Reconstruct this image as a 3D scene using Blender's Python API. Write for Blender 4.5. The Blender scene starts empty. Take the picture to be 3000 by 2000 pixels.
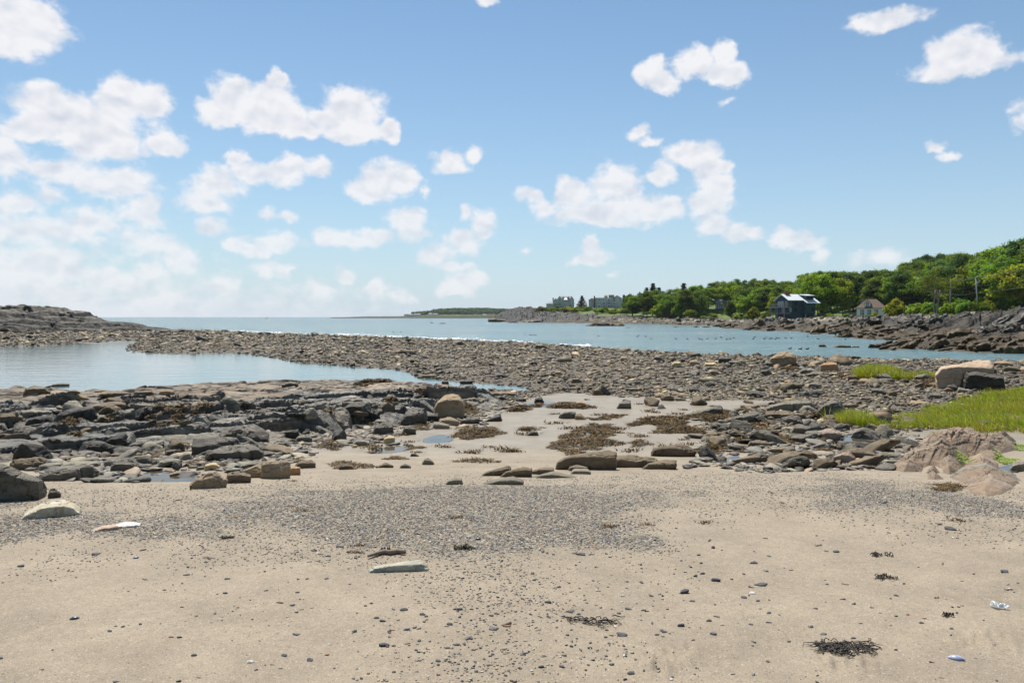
import bpy, bmesh, math, random
import numpy as np
from mathutils import Vector, Matrix
R = math.radians
S = bpy.context.scene
C = S.collection
rng = np.random.default_rng(7)
random.seed(7)

# ------------------------------------------------------------------ camera
F = 2333.0            # focal length in photo pixels (3000 wide)
EYE = 3.2             # eye height above the water (water is z = 0)
HOR = 928.0
cam_d = bpy.data.cameras.new('camera'); cam = bpy.data.objects.new('camera', cam_d); C.objects.link(cam)
cam_d.sensor_width = 36.0; cam_d.lens = 36.0 * F / 3000.0
cam_d.clip_start = 0.1; cam_d.clip_end = 40000
PITCH = math.atan((1000 - HOR) / F)
cam.location = (0, 0, EYE); cam.rotation_euler = (R(90) - PITCH, 0, 0)
S.camera = cam
S.view_settings.view_transform = 'Standard'; S.view_settings.look = 'None'
S.view_settings.gamma = 1.0; S.view_settings.use_curve_mapping = False
S.view_settings.exposure = 0.42
S.cycles.use_denoising = True
S.cycles.max_bounces = 6; S.cycles.diffuse_bounces = 2; S.cycles.glossy_bounces = 3
S.cycles.transmission_bounces = 4; S.cycles.transparent_max_bounces = 8
S.cycles.caustics_reflective = False; S.cycles.caustics_refractive = False

# ------------------------------------------------------------------ sun and sky
SUN_AZ, SUN_EL = R(-20.0), R(63.0)       # azimuth from +Y towards +X
sd = Vector((math.sin(SUN_AZ) * math.cos(SUN_EL), math.cos(SUN_AZ) * math.cos(SUN_EL), math.sin(SUN_EL)))
sun_d = bpy.data.lights.new('sun', 'SUN'); sun_o = bpy.data.objects.new('sun', sun_d); C.objects.link(sun_o)
sun_d.energy = 5.0; sun_d.angle = R(0.53); sun_d.color = (1.0, 0.94, 0.84)
sun_o.rotation_euler = sd.to_track_quat('Z', 'Y').to_euler(); sun_o.location = (0, 0, 60)

W = bpy.data.worlds.new('World'); S.world = W; W.use_nodes = True
SKY_STRENGTH = 0.084

def build_world():
    nt = W.node_tree; N = nt.nodes; L = nt.links
    N.clear()
    out = N.new('ShaderNodeOutputWorld')
    sky = N.new('ShaderNodeTexSky'); sky.sky_type = 'NISHITA'; sky.sun_disc = False
    sky.sun_elevation = SUN_EL; sky.sun_rotation = SUN_AZ
    sky.air_density = 1.0; sky.dust_density = 0.15; sky.ozone_density = 3.2; sky.altitude = 0
    def math_n(op, a, b=None, c=None, clamp=False):
        n = N.new('ShaderNodeMath'); n.operation = op; n.use_clamp = clamp
        for i, v in enumerate((a, b, c)):
            if v is None: continue
            if isinstance(v, (int, float)): n.inputs[i].default_value = v
            else: L.new(v, n.inputs[i])
        return n.outputs[0]
    tc = N.new('ShaderNodeTexCoord'); sep = N.new('ShaderNodeSeparateXYZ')
    L.new(tc.outputs['Generated'], sep.inputs[0])
    az = math_n('ARCTAN2', sep.outputs[0], sep.outputs[1])
    el = math_n('ARCSINE', sep.outputs[2])
    cmb = N.new('ShaderNodeCombineXYZ'); L.new(az, cmb.inputs[0]); L.new(el, cmb.inputs[1])
    p0 = cmb.outputs[0]
    # billowing warp of the sky coordinates
    def noise(vec, scale, detail, rough=0.55, dist=0.0):
        n = N.new('ShaderNodeTexNoise'); n.noise_dimensions = '3D'
        n.inputs['Scale'].default_value = scale; n.inputs['Detail'].default_value = detail
        n.inputs['Roughness'].default_value = rough; n.inputs['Distortion'].default_value = dist
        L.new(vec, n.inputs['Vector']); return n
    def vm(op, a, b):
        n = N.new('ShaderNodeVectorMath'); n.operation = op
        for i, v in enumerate((a, b)):
            if isinstance(v, tuple): n.inputs[i].default_value = v
            else: L.new(v, n.inputs[i])
        return n
    # slow-varying clear sky colour: nishita as it comes
    bg_sky = N.new('ShaderNodeBackground'); bg_sky.inputs[1].default_value = SKY_STRENGTH
    # summer sea air: the clear sky pales to a milky blue towards the horizon
    pale = N.new('ShaderNodeMix'); pale.data_type = 'RGBA'
    L.new(math_n('MULTIPLY', math_n('EXPONENT', math_n('MULTIPLY', math_n('MAXIMUM', el, 0.0), -6.5)), 0.86), pale.inputs['Factor'])
    tint = N.new('ShaderNodeMix'); tint.data_type = 'RGBA'; tint.blend_type = 'MULTIPLY'; tint.inputs['Factor'].default_value = 1.0
    L.new(sky.outputs[0], tint.inputs['A']); tint.inputs['B'].default_value = (0.93, 1.05, 1.03, 1)
    L.new(tint.outputs['Result'], pale.inputs['A'])
    k_ = 1.0 / SKY_STRENGTH; pale.inputs['B'].default_value = (0.405 * k_, 0.49 * k_, 0.595 * k_, 1)
    L.new(pale.outputs['Result'], bg_sky.inputs[0])
    # ---- clouds: ellipses given by direction (azimuth, elevation), in sectors so that only a sector's own clouds are worked out
    s7 = 0.6378
    raw = []
    def a7(*L_): raw.extend((x * s7, y * s7, rx * s7, ry * s7, k) for x, y, rx, ry, k in L_)
    def a8(*L_): raw.extend((1500 + x * s7, y * s7, rx * s7, ry * s7, k) for x, y, rx, ry, k in L_)
    a7((60,100,190,150,1),(180,130,100,80,1),(20,210,100,60,1),
       (220,450,80,65,1),(330,540,270,100,1),(560,460,115,95,1),(690,470,95,90,1),(470,650,240,85,1),(750,650,110,55,.9),(130,600,130,50,.8),
       (15,720,110,95,.95),(270,790,150,60,.8),(570,850,160,75,.85),(430,830,110,50,.8),
       (1070,440,115,95,1),(1030,520,130,60,1),(1270,370,55,50,1),(1240,500,180,110,1),(1330,590,190,50,1),(1480,550,110,50,1),(1620,520,165,125,1),(1600,600,200,55,1),(1780,600,55,55,1),
       (1000,850,130,80,.9),(1090,720,65,50,.85),(1160,790,90,50,.8),(1280,800,130,60,.85),(1340,770,110,60,.85),(1470,770,75,50,.85),(960,930,120,60,.7),(970,1040,90,50,.65),
       (1760,830,120,85,.95),(1680,870,110,50,.9),(1850,830,80,75,.9),(1950,870,30,50,.6),
       (2060,750,100,55,.75),(2170,710,50,45,.6),(1230,970,45,35,.6),(1330,1000,65,28,.6),
       (1150,1140,110,45,.8),(1270,1110,125,50,.8),(1560,1090,130,50,.85),(1730,1080,90,50,.85),(1880,1030,110,75,.9),
       (2220,1030,60,85,.9),(2130,1100,110,70,.85),(2010,1170,90,75,.8),(2150,970,28,40,.6),(2140,1300,110,60,.85),(2060,1330,80,38,.7),(2090,1230,90,32,.65),
       (1220,1250,75,45,.75),(1310,1255,65,42,.75),(1580,1260,60,50,.8),(1730,1320,65,50,.75),(1830,1360,90,40,.7),
       (60,940,100,65,.65),(240,890,75,40,.6),(420,1020,120,75,.75),(660,970,105,85,.8),(200,1060,300,90,.6),(250,1180,200,50,.7),
       (700,1120,140,55,.7),(830,1190,85,65,.75),(680,1240,110,55,.7),(540,1290,140,65,.75),(150,1240,260,85,.8),(1000,1320,160,50,.55),(1450,1340,140,45,.55),
       (300,1340,300,60,.6),(700,1380,300,50,.55),(2240,10,60,22,.6))
    a8((650,330,85,70,1),(690,390,100,48,1),(850,290,120,70,1),(970,260,70,65,1),(990,340,120,60,1),
       (1720,90,150,48,.9),(1610,95,55,38,.7),(2050,230,150,90,1),(2080,300,210,55,1),(2180,240,90,65,.9),
       (590,615,60,35,.6),(650,650,65,25,.65),(840,715,140,68,1),(930,770,95,50,1),
       (90,900,80,42,.75),(270,880,90,75,1),(480,850,130,100,1),(420,970,260,75,1),(660,970,120,75,1),(690,800,80,55,1),(150,960,80,55,.85),
       (940,850,95,65,.95),(900,930,110,90,.95),(920,1030,85,55,.75),(1060,1070,85,48,.8),(1270,1090,95,50,.75),(1360,1120,80,42,.7),(1430,1180,50,38,.5),
       (360,1130,50,52,.85),(350,1190,120,38,.85),(60,1150,35,25,.55),(450,1270,48,22,.45),(1720,1180,150,42,.5),(1940,670,60,25,.65),(2010,712,55,25,.65),(2345,530,40,55,.45),(980,465,55,16,.4))
    def az_el(px, py):
        x = (px - 1500) / F; z0 = (1000 - py) / F
        y = math.cos(PITCH) + z0 * math.sin(PITCH); z = -math.sin(PITCH) + z0 * math.cos(PITCH)
        return math.atan2(x, y), math.atan2(z, math.hypot(x, y))
    blobs = []
    for px, py, rx, ry, k in raw:
        a, e = az_el(px, py)
        blobs.append((a, e, rx / F * 1.06, ry / F * 1.10, k))
    warp_n = noise(p0, 26.0, 3.0, 0.6)
    wv = vm('SUBTRACT', warp_n.outputs['Color'], (0.5, 0.5, 0.5)).outputs[0]
    wv = vm('MULTIPLY', wv, (0.034, 0.026, 0.0)).outputs[0]
    p = vm('ADD', p0, wv).outputs[0]
    stretch = vm('MULTIPLY', p0, (1.0, 1.35, 1.0)).outputs[0]
    fb = noise(stretch, 36.0, 7.0, 0.58, 0.2).outputs['Fac']
    fb_up = noise(vm('ADD', stretch, (0.004, -0.012, 0.0)).outputs[0], 30.0, 2.0, 0.5, 0.2).outputs['Fac']
    big = noise(stretch, 11.0, 4.0, 0.5).outputs['Fac']
    edges = [-0.66, 0.66]
    shader = bg_sky.outputs[0]
    fine = math_n('MULTIPLY', math_n('SUBTRACT', fb, 0.5), 1.25)
    # low bank of pale cloud along the sea horizon, stronger to the left
    bank_e = math_n('SUBTRACT', 1.0, math_n('DIVIDE', el, 0.11), clamp=True)
    bank_l = math_n('SUBTRACT', 0.75, math_n('MULTIPLY', math_n('ADD', az, 0.3), 1.9), clamp=True)
    bank = math_n('MULTIPLY_ADD', math_n('MULTIPLY', bank_e, bank_l), 1.6, -0.60)
    for k in range(len(edges) - 1):
        lo, hi = edges[k], edges[k + 1]
        mine = [b for b in blobs if b[0] + b[2] * 1.5 > lo and b[0] - b[2] * 1.5 < hi]
        acc = None
        for a, e, ra, re, kk in mine:
            d = vm('SUBTRACT', p, (a, e, 0)).outputs[0]
            d = vm('MULTIPLY', d, (1 / ra, 1 / re, 0)).outputs[0]
            ln = N.new('ShaderNodeVectorMath'); ln.operation = 'LENGTH'; L.new(d, ln.inputs[0])
            f = math_n('MULTIPLY_ADD', ln.outputs['Value'], -kk, kk)
            acc = f if acc is None else math_n('SMOOTH_MAX', acc, f, 0.25)
        fld = math_n('ADD', acc, fine)
        den = N.new('ShaderNodeMapRange'); den.interpolation_type = 'SMOOTHSTEP'
        den.inputs['From Min'].default_value = -0.06; den.inputs['From Max'].default_value = 0.46
        L.new(fld, den.inputs['Value'])
        dcl = math_n('MULTIPLY', den.outputs[0], 0.97)
        # keep wisps off the empty blue: the field has to come from a cloud
        gate = N.new('ShaderNodeMapRange'); gate.interpolation_type = 'SMOOTHSTEP'
        gate.inputs['From Min'].default_value = -0.24; gate.inputs['From Max'].default_value = 0.10
        L.new(acc, gate.inputs['Value'])
        dcl = math_n('MULTIPLY', dcl, gate.outputs[0])
        bk = math_n('MULTIPLY_ADD', math_n('SUBTRACT', fb, 0.50), 2.1, bank)
        bk = math_n('MULTIPLY', bk, 0.95, clamp=True)
        dcl = math_n('MAXIMUM', dcl, bk)
        # self shading of the billows: tops to the sun, grey undersides
        fb_lo = noise(stretch, 30.0, 2.0, 0.5, 0.2).outputs['Fac']
        emb = math_n('MULTIPLY', math_n('SUBTRACT', fb_up, fb_lo), -2.2)
        thick = math_n('MULTIPLY', math_n('SUBTRACT', acc, 0.15), -0.30)
        sh = math_n('ADD', math_n('ADD', emb, thick), math_n('MULTIPLY_ADD', math_n('SUBTRACT', big, 0.5), 1.1, 0.93), clamp=True)
        ramp = N.new('ShaderNodeMix'); ramp.data_type = 'RGBA'
        ramp.inputs['A'].default_value = (0.66, 0.70, 0.79, 1); ramp.inputs['B'].default_value = (0.93, 0.93, 0.955, 1)
        L.new(sh, ramp.inputs['Factor'])
        # far, low cloud sinks into the pale air
        low = N.new('ShaderNodeMapRange'); low.inputs['From Min'].default_value = 0.0; low.inputs['From Max'].default_value = 0.20
        low.inputs['To Min'].default_value = 0.70; low.inputs['To Max'].default_value = 1.0
        L.new(el, low.inputs['Value'])
        dcl = math_n('MULTIPLY', dcl, low.outputs[0])
        bg_c = N.new('ShaderNodeBackground'); L.new(ramp.outputs['Result'], bg_c.inputs[0]); bg_c.inputs[1].default_value = 0.735
        ms = N.new('ShaderNodeMixShader'); L.new(dcl, ms.inputs[0]); L.new(bg_sky.outputs[0], ms.inputs[1]); L.new(bg_c.outputs[0], ms.inputs[2])
        m = math_n('MULTIPLY', math_n('GREATER_THAN', az, lo), math_n('LESS_THAN', az, hi))
        m = math_n('MULTIPLY', m, math_n('MULTIPLY', math_n('LESS_THAN', el, 0.46), math_n('GREATER_THAN', el, -0.01)))
        sel = N.new('ShaderNodeMixShader'); L.new(m, sel.inputs[0]); L.new(shader, sel.inputs[1]); L.new(ms.outputs[0], sel.inputs[2])
        shader = sel.outputs[0]
    L.new(shader, out.inputs[0])
build_world()
# ------------------------------------------------------------------ helpers
_perm = np.random.default_rng(3).permutation(256); _perm = np.concatenate([_perm, _perm, _perm])
_g = np.random.default_rng(4).normal(size=(256, 3)); _g /= np.linalg.norm(_g, axis=1)[:, None]
def perlin(P):
    P = np.asarray(P, float)
    i = np.floor(P).astype(int); f = P - i; i &= 255
    u = f * f * f * (f * (f * 6 - 15) + 10)
    res = 0
    for dx in (0, 1):
        wx = u[:, 0] if dx else 1 - u[:, 0]
        for dy in (0, 1):
            wy = u[:, 1] if dy else 1 - u[:, 1]
            for dz in (0, 1):
                wz = u[:, 2] if dz else 1 - u[:, 2]
                h = _perm[_perm[_perm[i[:, 0] + dx] + i[:, 1] + dy] + i[:, 2] + dz]
                g = _g[h]
                res = res + wx * wy * wz * (g[:, 0] * (f[:, 0] - dx) + g[:, 1] * (f[:, 1] - dy) + g[:, 2] * (f[:, 2] - dz))
    return res * 1.5
def fbm(P, o=4, lac=2.03, gain=0.5):
    a, s, r = 1.0, 1.0, 0
    P = np.asarray(P, float)
    for k in range(o):
        r = r + a * perlin(P * s + k * 17.3); a *= gain; s *= lac
    return r
def ss(a, b, x):
    t = np.clip((np.asarray(x, float) - a) / (b - a), 0, 1); return t * t * (3 - 2 * t)
def xyz(x, y, z=0.0):
    x = np.asarray(x, float); return np.stack([x, np.broadcast_to(y, x.shape), np.broadcast_to(z, x.shape)], -1)

def mesh(name, V, Fs, mat=None, smooth=True, cols=None, midx=None, attrs=None):
    """one mesh from an (n,3) vertex array and an (m,3|4) face array or a list of such arrays"""
    if isinstance(Fs, np.ndarray): Fs = [Fs]
    Fs = [np.asarray(f, np.int32) for f in Fs if len(f)]
    me = bpy.data.meshes.new(name)
    me.vertices.add(len(V)); me.vertices.foreach_set('co', np.asarray(V, np.float32).ravel())
    nl = sum(f.size for f in Fs); npoly = sum(len(f) for f in Fs)
    me.loops.add(nl); me.loops.foreach_set('vertex_index', np.concatenate([f.ravel() for f in Fs]))
    me.polygons.add(npoly)
    tot = np.concatenate([np.full(len(f), f.shape[1], np.int32) for f in Fs])
    st = np.concatenate([[0], np.cumsum(tot)[:-1]]).astype(np.int32)
    me.polygons.foreach_set('loop_start', st); me.polygons.foreach_set('loop_total', tot)
    me.polygons.foreach_set('use_smooth', np.full(npoly, smooth, bool))
    mats = mat if isinstance(mat, (list, tuple)) else [mat]
    for m in mats:
        if m: me.materials.append(m)
    if midx is not None: me.polygons.foreach_set('material_index', np.asarray(midx, np.int32))
    if cols is not None:
        ca = me.color_attributes.new('Col', 'FLOAT_COLOR', 'POINT')
        c4 = np.ones((len(V), 4), np.float32); c4[:, :cols.shape[1]] = cols
        ca.data.foreach_set('color', c4.ravel())
    if attrs:
        for k, a in attrs.items():
            at = me.attributes.new(k, 'FLOAT', 'POINT'); at.data.foreach_set('value', np.asarray(a, np.float32).ravel())
    me.update(calc_edges=True); me.validate()
    return me
def link(name, me, parent=None, loc=None, rot=None, scale=None):
    o = bpy.data.objects.new(name, me); C.objects.link(o)
    if parent is not None: o.parent = parent
    if loc is not None: o.location = loc
    if rot is not None: o.rotation_euler = rot
    if scale is not None: o.scale = scale
    return o
def tag(o, label=None, cat=None, group=None, kind=None):
    if label: o['label'] = label
    if cat: o['category'] = cat
    if group: o['group'] = group
    if kind: o['kind'] = kind
    return o
def empty(name, loc=(0, 0, 0), rz=0.0):
    o = bpy.data.objects.new(name, None); C.objects.link(o); o.location = loc; o.rotation_euler = (0, 0, rz)
    o.empty_display_size = 0.3; return o
class MB:
    """collects boxes, prisms and tubes into one mesh"""
    def __init__(s): s.V = []; s.F3 = []; s.F4 = []; s.n = 0
    def add(s, V, F3=(), F4=()):
        V = [tuple(v) for v in V]; s.V += V
        s.F3 += [tuple(i + s.n for i in f) for f in F3]; s.F4 += [tuple(i + s.n for i in f) for f in F4]
        s.n += len(V); return s
    def box(s, x0, x1, y0, y1, z0, z1):
        V = [(x, y, z) for z in (z0, z1) for y in (y0, y1) for x in (x0, x1)]
        return s.add(V, F4=[(0, 2, 3, 1), (4, 5, 7, 6), (0, 1, 5, 4), (2, 6, 7, 3), (0, 4, 6, 2), (1, 3, 7, 5)])
    def poly(s, front, back):
        """prism between two like polygons"""
        n = len(front); V = list(front) + list(back); b = s.n
        s.V += [tuple(v) for v in V]
        for k in range(n):
            j = (k + 1) % n; s.F4.append((b + k, b + j, b + n + j, b + n + k))
        for k in range(1, n - 1):
            s.F3.append((b, b + k + 1, b + k)); s.F3.append((b + n, b + n + k, b + n + k + 1))
        s.n += 2 * n; return s
    def slab(s, pts, t=0.12):
        """sloping sheet of thickness t below the polygon pts"""
        return s.poly([(x, y, z - t) for x, y, z in pts], pts)
    def tube(s, pts, rad, n=6, cap=True):
        pts = [Vector(p) for p in pts]; rad = [rad] * len(pts) if isinstance(rad, (int, float)) else list(rad)
        b = s.n; ref = Vector((0.31, 0.13, 1)).normalized()
        for k, p in enumerate(pts):
            d = (pts[min(k + 1, len(pts) - 1)] - pts[max(k - 1, 0)]).normalized()
            a = d.cross(ref if abs(d.dot(ref)) < 0.95 else Vector((1, 0, 0))).normalized(); c = d.cross(a)
            for q in range(n):
                t = 2 * math.pi * q / n; s.V.append(tuple(p + (a * math.cos(t) + c * math.sin(t)) * rad[k]))
        for k in range(len(pts) - 1):
            for q in range(n):
                r = (q + 1) % n; s.F4.append((b + k * n + q, b + k * n + r, b + (k + 1) * n + r, b + (k + 1) * n + q))
        s.n += len(pts) * n
        if cap:
            e = b + (len(pts) - 1) * n
            for q in range(1, n - 1):
                s.F3.append((b, b + q + 1, b + q)); s.F3.append((e, e + q, e + q + 1))
        return s
    def build(s, name, mat, parent=None, smooth=False, **k):
        me = mesh(name, np.array(s.V), [np.array(s.F3, np.int32).reshape(-1, 3), np.array(s.F4, np.int32).reshape(-1, 4)], mat, smooth)
        bm = bmesh.new(); bm.from_mesh(me); bmesh.ops.recalc_face_normals(bm, faces=bm.faces); bm.to_mesh(me); bm.free()
        return link(name, me, parent, **k)

# ------------------------------------------------------------------ materials
def new_mat(name):
    m = bpy.data.materials.new(name); m.use_nodes = True
    nt = m.node_tree; b = nt.nodes['Principled BSDF']
    return m, nt, b
def nd(nt, t, **k):
    n = nt.nodes.new(t)
    for a, v in k.items():
        if a.startswith('i_'):
            key = a[2:]; key = int(key) if key.isdigit() else key.replace('_', ' ')
            n.inputs[key].default_value = v
        else: setattr(n, a, v)
    return n
def mixc(nt, fac, a, b, blend='MIX'):
    n = nt.nodes.new('ShaderNodeMix'); n.data_type = 'RGBA'; n.blend_type = blend
    for key, v in (('Factor', fac), ('A', a), ('B', b)):
        if isinstance(v, (int, float)): n.inputs[key].default_value = v
        elif isinstance(v, tuple): n.inputs[key].default_value = v if len(v) == 4 else (*v, 1)
        else: nt.links.new(v, n.inputs[key])
    return n.outputs['Result']
def ramp(nt, src, a, b, lo=0.0, hi=1.0):
    n = nt.nodes.new('ShaderNodeMapRange'); n.interpolation_type = 'SMOOTHSTEP'
    n.inputs['From Min'].default_value = a; n.inputs['From Max'].default_value = b
    n.inputs['To Min'].default_value = lo; n.inputs['To Max'].default_value = hi
    nt.links.new(src, n.inputs['Value']); return n.outputs[0]
def noise_n(nt, vec, scale, detail=4.0, rough=0.55, dist=0.0):
    n = nt.nodes.new('ShaderNodeTexNoise'); n.inputs['Scale'].default_value = scale
    n.inputs['Detail'].default_value = detail; n.inputs['Roughness'].default_value = rough; n.inputs['Distortion'].default_value = dist
    if vec is not None: nt.links.new(vec, n.inputs['Vector'])
    return n
def bump_n(nt, h, strength, dist, prev=None):
    n = nt.nodes.new('ShaderNodeBump'); n.inputs['Strength'].default_value = strength; n.inputs['Distance'].default_value = dist
    nt.links.new(h, n.inputs['Height'])
    if prev is not None: nt.links.new(prev, n.inputs['Normal'])
    return n.outputs[0]
def rock_mat(name, base, light, dark, scale=1.0, rough=0.6, strata=0.0, tint_rand=0.25, spec=0.4, attr=False, bump=1.0, cracks=.85):
    """weathered stone: two-tone mottling, dark cracks and stains, fine grain; object random shifts the tone"""
    if not any(w in name for w in ('white', 'pale', 'yellow', 'tan', 'pink', 'orange', 'salmon', 'pebble')): base, light, dark = [(c[0] * 1.03, c[1], c[2] * .87) for c in (base, light, dark)]     # base colours warmed to offset the purple cast of blue skylight
    m, nt, b = new_mat(name); L = nt.links
    tc = nd(nt, 'ShaderNodeTexCoord'); geo = nd(nt, 'ShaderNodeNewGeometry')
    oi = nd(nt, 'ShaderNodeObjectInfo')
    vec = geo.outputs['Position'] if attr else tc.outputs['Object']
    if strata:
        mp = nd(nt, 'ShaderNodeMapping'); mp.inputs['Rotation'].default_value = (0.3, 0.25, 0.1); mp.inputs['Scale'].default_value = (0.35, 0.35, 0.35 + strata)
        L.new(vec, mp.inputs[0]); svec = mp.outputs[0]
    else: svec = vec
    n1 = noise_n(nt, svec, 2.2 * scale, 6, 0.62, 0.4)
    n2 = noise_n(nt, vec, 0.9 * scale, 4, 0.6)
    n3 = noise_n(nt, vec, 38 * scale, 3, 0.7)
    n4 = noise_n(nt, svec, 9 * scale, 5, 0.65, 0.3)
    col = mixc(nt, ramp(nt, n1.outputs['Fac'], 0.40, 0.66), base, light)
    col = mixc(nt, ramp(nt, n2.outputs['Fac'], 0.52, 0.72, 0, 0.75), col, dark)
    col = mixc(nt, ramp(nt, n4.outputs['Fac'], 0.30, 0.46, 0.55, 0.0), col, dark)
    # joints and cracks
    wv = nd(nt, 'ShaderNodeVectorMath', operation='MULTIPLY_ADD'); L.new(n4.outputs['Color'], wv.inputs[0]); wv.inputs[1].default_value = (.16 / scale,) * 3; L.new(svec, wv.inputs[2])
    vc = nd(nt, 'ShaderNodeTexVoronoi', feature='DISTANCE_TO_EDGE', i_Scale=2.4 * scale); L.new(wv.outputs[0], vc.inputs['Vector'])
    ck = ramp(nt, vc.outputs['Distance'], 0.004, 0.03, 1, 0)
    ckm = nd(nt, 'ShaderNodeMath', operation='MULTIPLY'); L.new(ck, ckm.inputs[0]); L.new(ramp(nt, n2.outputs['Fac'], 0.42, 0.62, 0.0, cracks), ckm.inputs[1])
    col = mixc(nt, ckm.outputs[0], col, tuple(c * .35 for c in dark))
    grain = nd(nt, 'ShaderNodeMapRange'); grain.inputs['To Min'].default_value = 0.62; grain.inputs['To Max'].default_value = 1.38
    L.new(n3.outputs['Fac'], grain.inputs['Value'])
    col = mixc(nt, 1.0, col, grain.outputs[0], 'MULTIPLY')
    if attr:
        a = nd(nt, 'ShaderNodeAttribute'); a.attribute_name = 'Col'
        col = mixc(nt, 1.0, col, a.outputs['Color'], 'MULTIPLY')
    else:
        rr = nd(nt, 'ShaderNodeMapRange'); rr.inputs['To Min'].default_value = 1 - tint_rand; rr.inputs['To Max'].default_value = 1 + tint_rand
        L.new(oi.outputs['Random'], rr.inputs['Value'])
        col = mixc(nt, 1.0, col, rr.outputs[0], 'MULTIPLY')
    L.new(col, b.inputs['Base Color'])
    b.inputs['Specular IOR Level'].default_value = spec
    L.new(ramp(nt, n4.outputs['Fac'], 0.3, 0.7, rough - 0.12, rough + 0.15), b.inputs['Roughness'])
    h = mixc(nt, 0.45, n4.outputs['Fac'], n3.outputs['Fac'])
    nb = bump_n(nt, h, 0.75 * bump, 0.06 / scale)
    inv = nd(nt, 'ShaderNodeMath', operation='SUBTRACT'); inv.inputs[0].default_value = 1.0; L.new(ckm.outputs[0], inv.inputs[1])
    nb = bump_n(nt, inv.outputs[0], 0.8, 0.03 / scale, nb)
    L.new(nb, b.inputs['Normal'])
    return m
def flat_mat(name, col, rough=0.7, spec=0.3, var=0.15, scale=6.0, bump=0.0, metallic=0.0):
    m, nt, b = new_mat(name); L = nt.links
    tc = nd(nt, 'ShaderNodeTexCoord'); n = noise_n(nt, tc.outputs['Object'], scale, 5, 0.6)
    mr = nd(nt, 'ShaderNodeMapRange'); mr.inputs['To Min'].default_value = 1 - var; mr.inputs['To Max'].default_value = 1 + var
    L.new(n.outputs['Fac'], mr.inputs['Value'])
    L.new(mixc(nt, 1.0, col, mr.outputs[0], 'MULTIPLY'), b.inputs['Base Color'])
    b.inputs['Roughness'].default_value = rough; b.inputs['Specular IOR Level'].default_value = spec; b.inputs['Metallic'].default_value = metallic
    if bump: L.new(bump_n(nt, n.outputs['Fac'], bump, 0.02), b.inputs['Normal'])
    return m
def attr_mat(name, rough=0.7, spec=0.3, nscale=30.0, var=0.3, bump=0.4, bdist=0.01, trans=0.0, obj_rand=0.0):
    """colour from the mesh's own per-piece stone / leaf colour, broken up by noise"""
    m, nt, b = new_mat(name); L = nt.links
    geo = nd(nt, 'ShaderNodeNewGeometry'); a = nd(nt, 'ShaderNodeAttribute'); a.attribute_name = 'Col'
    n = noise_n(nt, geo.outputs['Position'], nscale, 4, 0.65)
    mr = nd(nt, 'ShaderNodeMapRange'); mr.inputs['To Min'].default_value = 1 - var; mr.inputs['To Max'].default_value = 1 + var
    L.new(n.outputs['Fac'], mr.inputs['Value'])
    col = mixc(nt, 1.0, a.outputs['Color'], mr.outputs[0], 'MULTIPLY')
    if obj_rand:
        oi = nd(nt, 'ShaderNodeObjectInfo')
        hs = nd(nt, 'ShaderNodeHueSaturation'); L.new(col, hs.inputs['Color'])
        L.new(ramp(nt, oi.outputs['Random'], 0, 1, 0.5 - 0.012 * obj_rand, 0.5 + 0.022 * obj_rand), hs.inputs['Hue'])
        mul = nd(nt, 'ShaderNodeMath', operation='MULTIPLY'); mul.inputs[1].default_value = 7.31; L.new(oi.outputs['Random'], mul.inputs[0])
        fr = nd(nt, 'ShaderNodeMath', operation='FRACT'); L.new(mul.outputs[0], fr.inputs[0])
        L.new(ramp(nt, fr.outputs[0], 0, 1, 1 - 0.38 * obj_rand, 1 + 0.4 * obj_rand), hs.inputs['Value'])
        col = hs.outputs[0]
    L.new(col, b.inputs['Base Color'])
    b.inputs['Roughness'].default_value = rough; b.inputs['Specular IOR Level'].default_value = spec
    if bump: L.new(bump_n(nt, n.outputs['Fac'], bump, bdist), b.inputs['Normal'])
    if trans:
        tr = nd(nt, 'ShaderNodeBsdfTranslucent'); hs2 = nd(nt, 'ShaderNodeHueSaturation', i_Hue=0.485, i_Saturation=1.1, i_Value=1.25)
        L.new(col, hs2.inputs['Color']); L.new(hs2.outputs[0], tr.inputs[0])
        ms = nd(nt, 'ShaderNodeMixShader'); ms.inputs[0].default_value = trans
        L.new(b.outputs[0], ms.inputs[1]); L.new(tr.outputs[0], ms.inputs[2])
        L.new(ms.outputs[0], nt.nodes['Material Output'].inputs[0])
    return m
# ------------------------------------------------------------------ layout: photo directions laid onto the ground
def ray(px, py):
    x = (np.asarray(px, float) - 1500) / F; z0 = (1000 - np.asarray(py, float)) / F
    y = math.cos(PITCH) + z0 * math.sin(PITCH); z = -math.sin(PITCH) + z0 * math.cos(PITCH)
    return x / y, z / y                          # per metre of forward distance
def at_z(px, py, z=0.0):
    a, b = ray(px, py); d = (z - EYE) / b
    return a * d, d
def at_d(px, py, d):
    a, b = ray(px, py); return a * d, d, EYE + b * d
Zs = {'C': (0, 1280, .2126), 'D': (400, 1180, .2126), 'E': (850, 1120, .2551), 'F': (2050, 1150, .2551), 'G': (2550, 1250, .1913),
      '1': (0, 850, .3507), '2': (700, 900, .3507), '3': (1400, 950, .3507), '4': (2200, 950, .3507), '5': (1400, 780, .2551),
      '6': (2000, 680, .4252), '7': (0, 1350, .6378), '8': (1500, 1350, .6378), 'O': (0, 880, .2041), 'P': (0, 0, 1.0),
      'H': (2220, 820, .1871), 'M': (1560, 840, .12755), 'S': (2350, 1700, .2764), 'T': (1000, 1550, .2232)}
def zp(z, pts):
    ox, oy, s = Zs[z]; return [(ox + x * s, oy + y * s) for x, y in pts]

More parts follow.
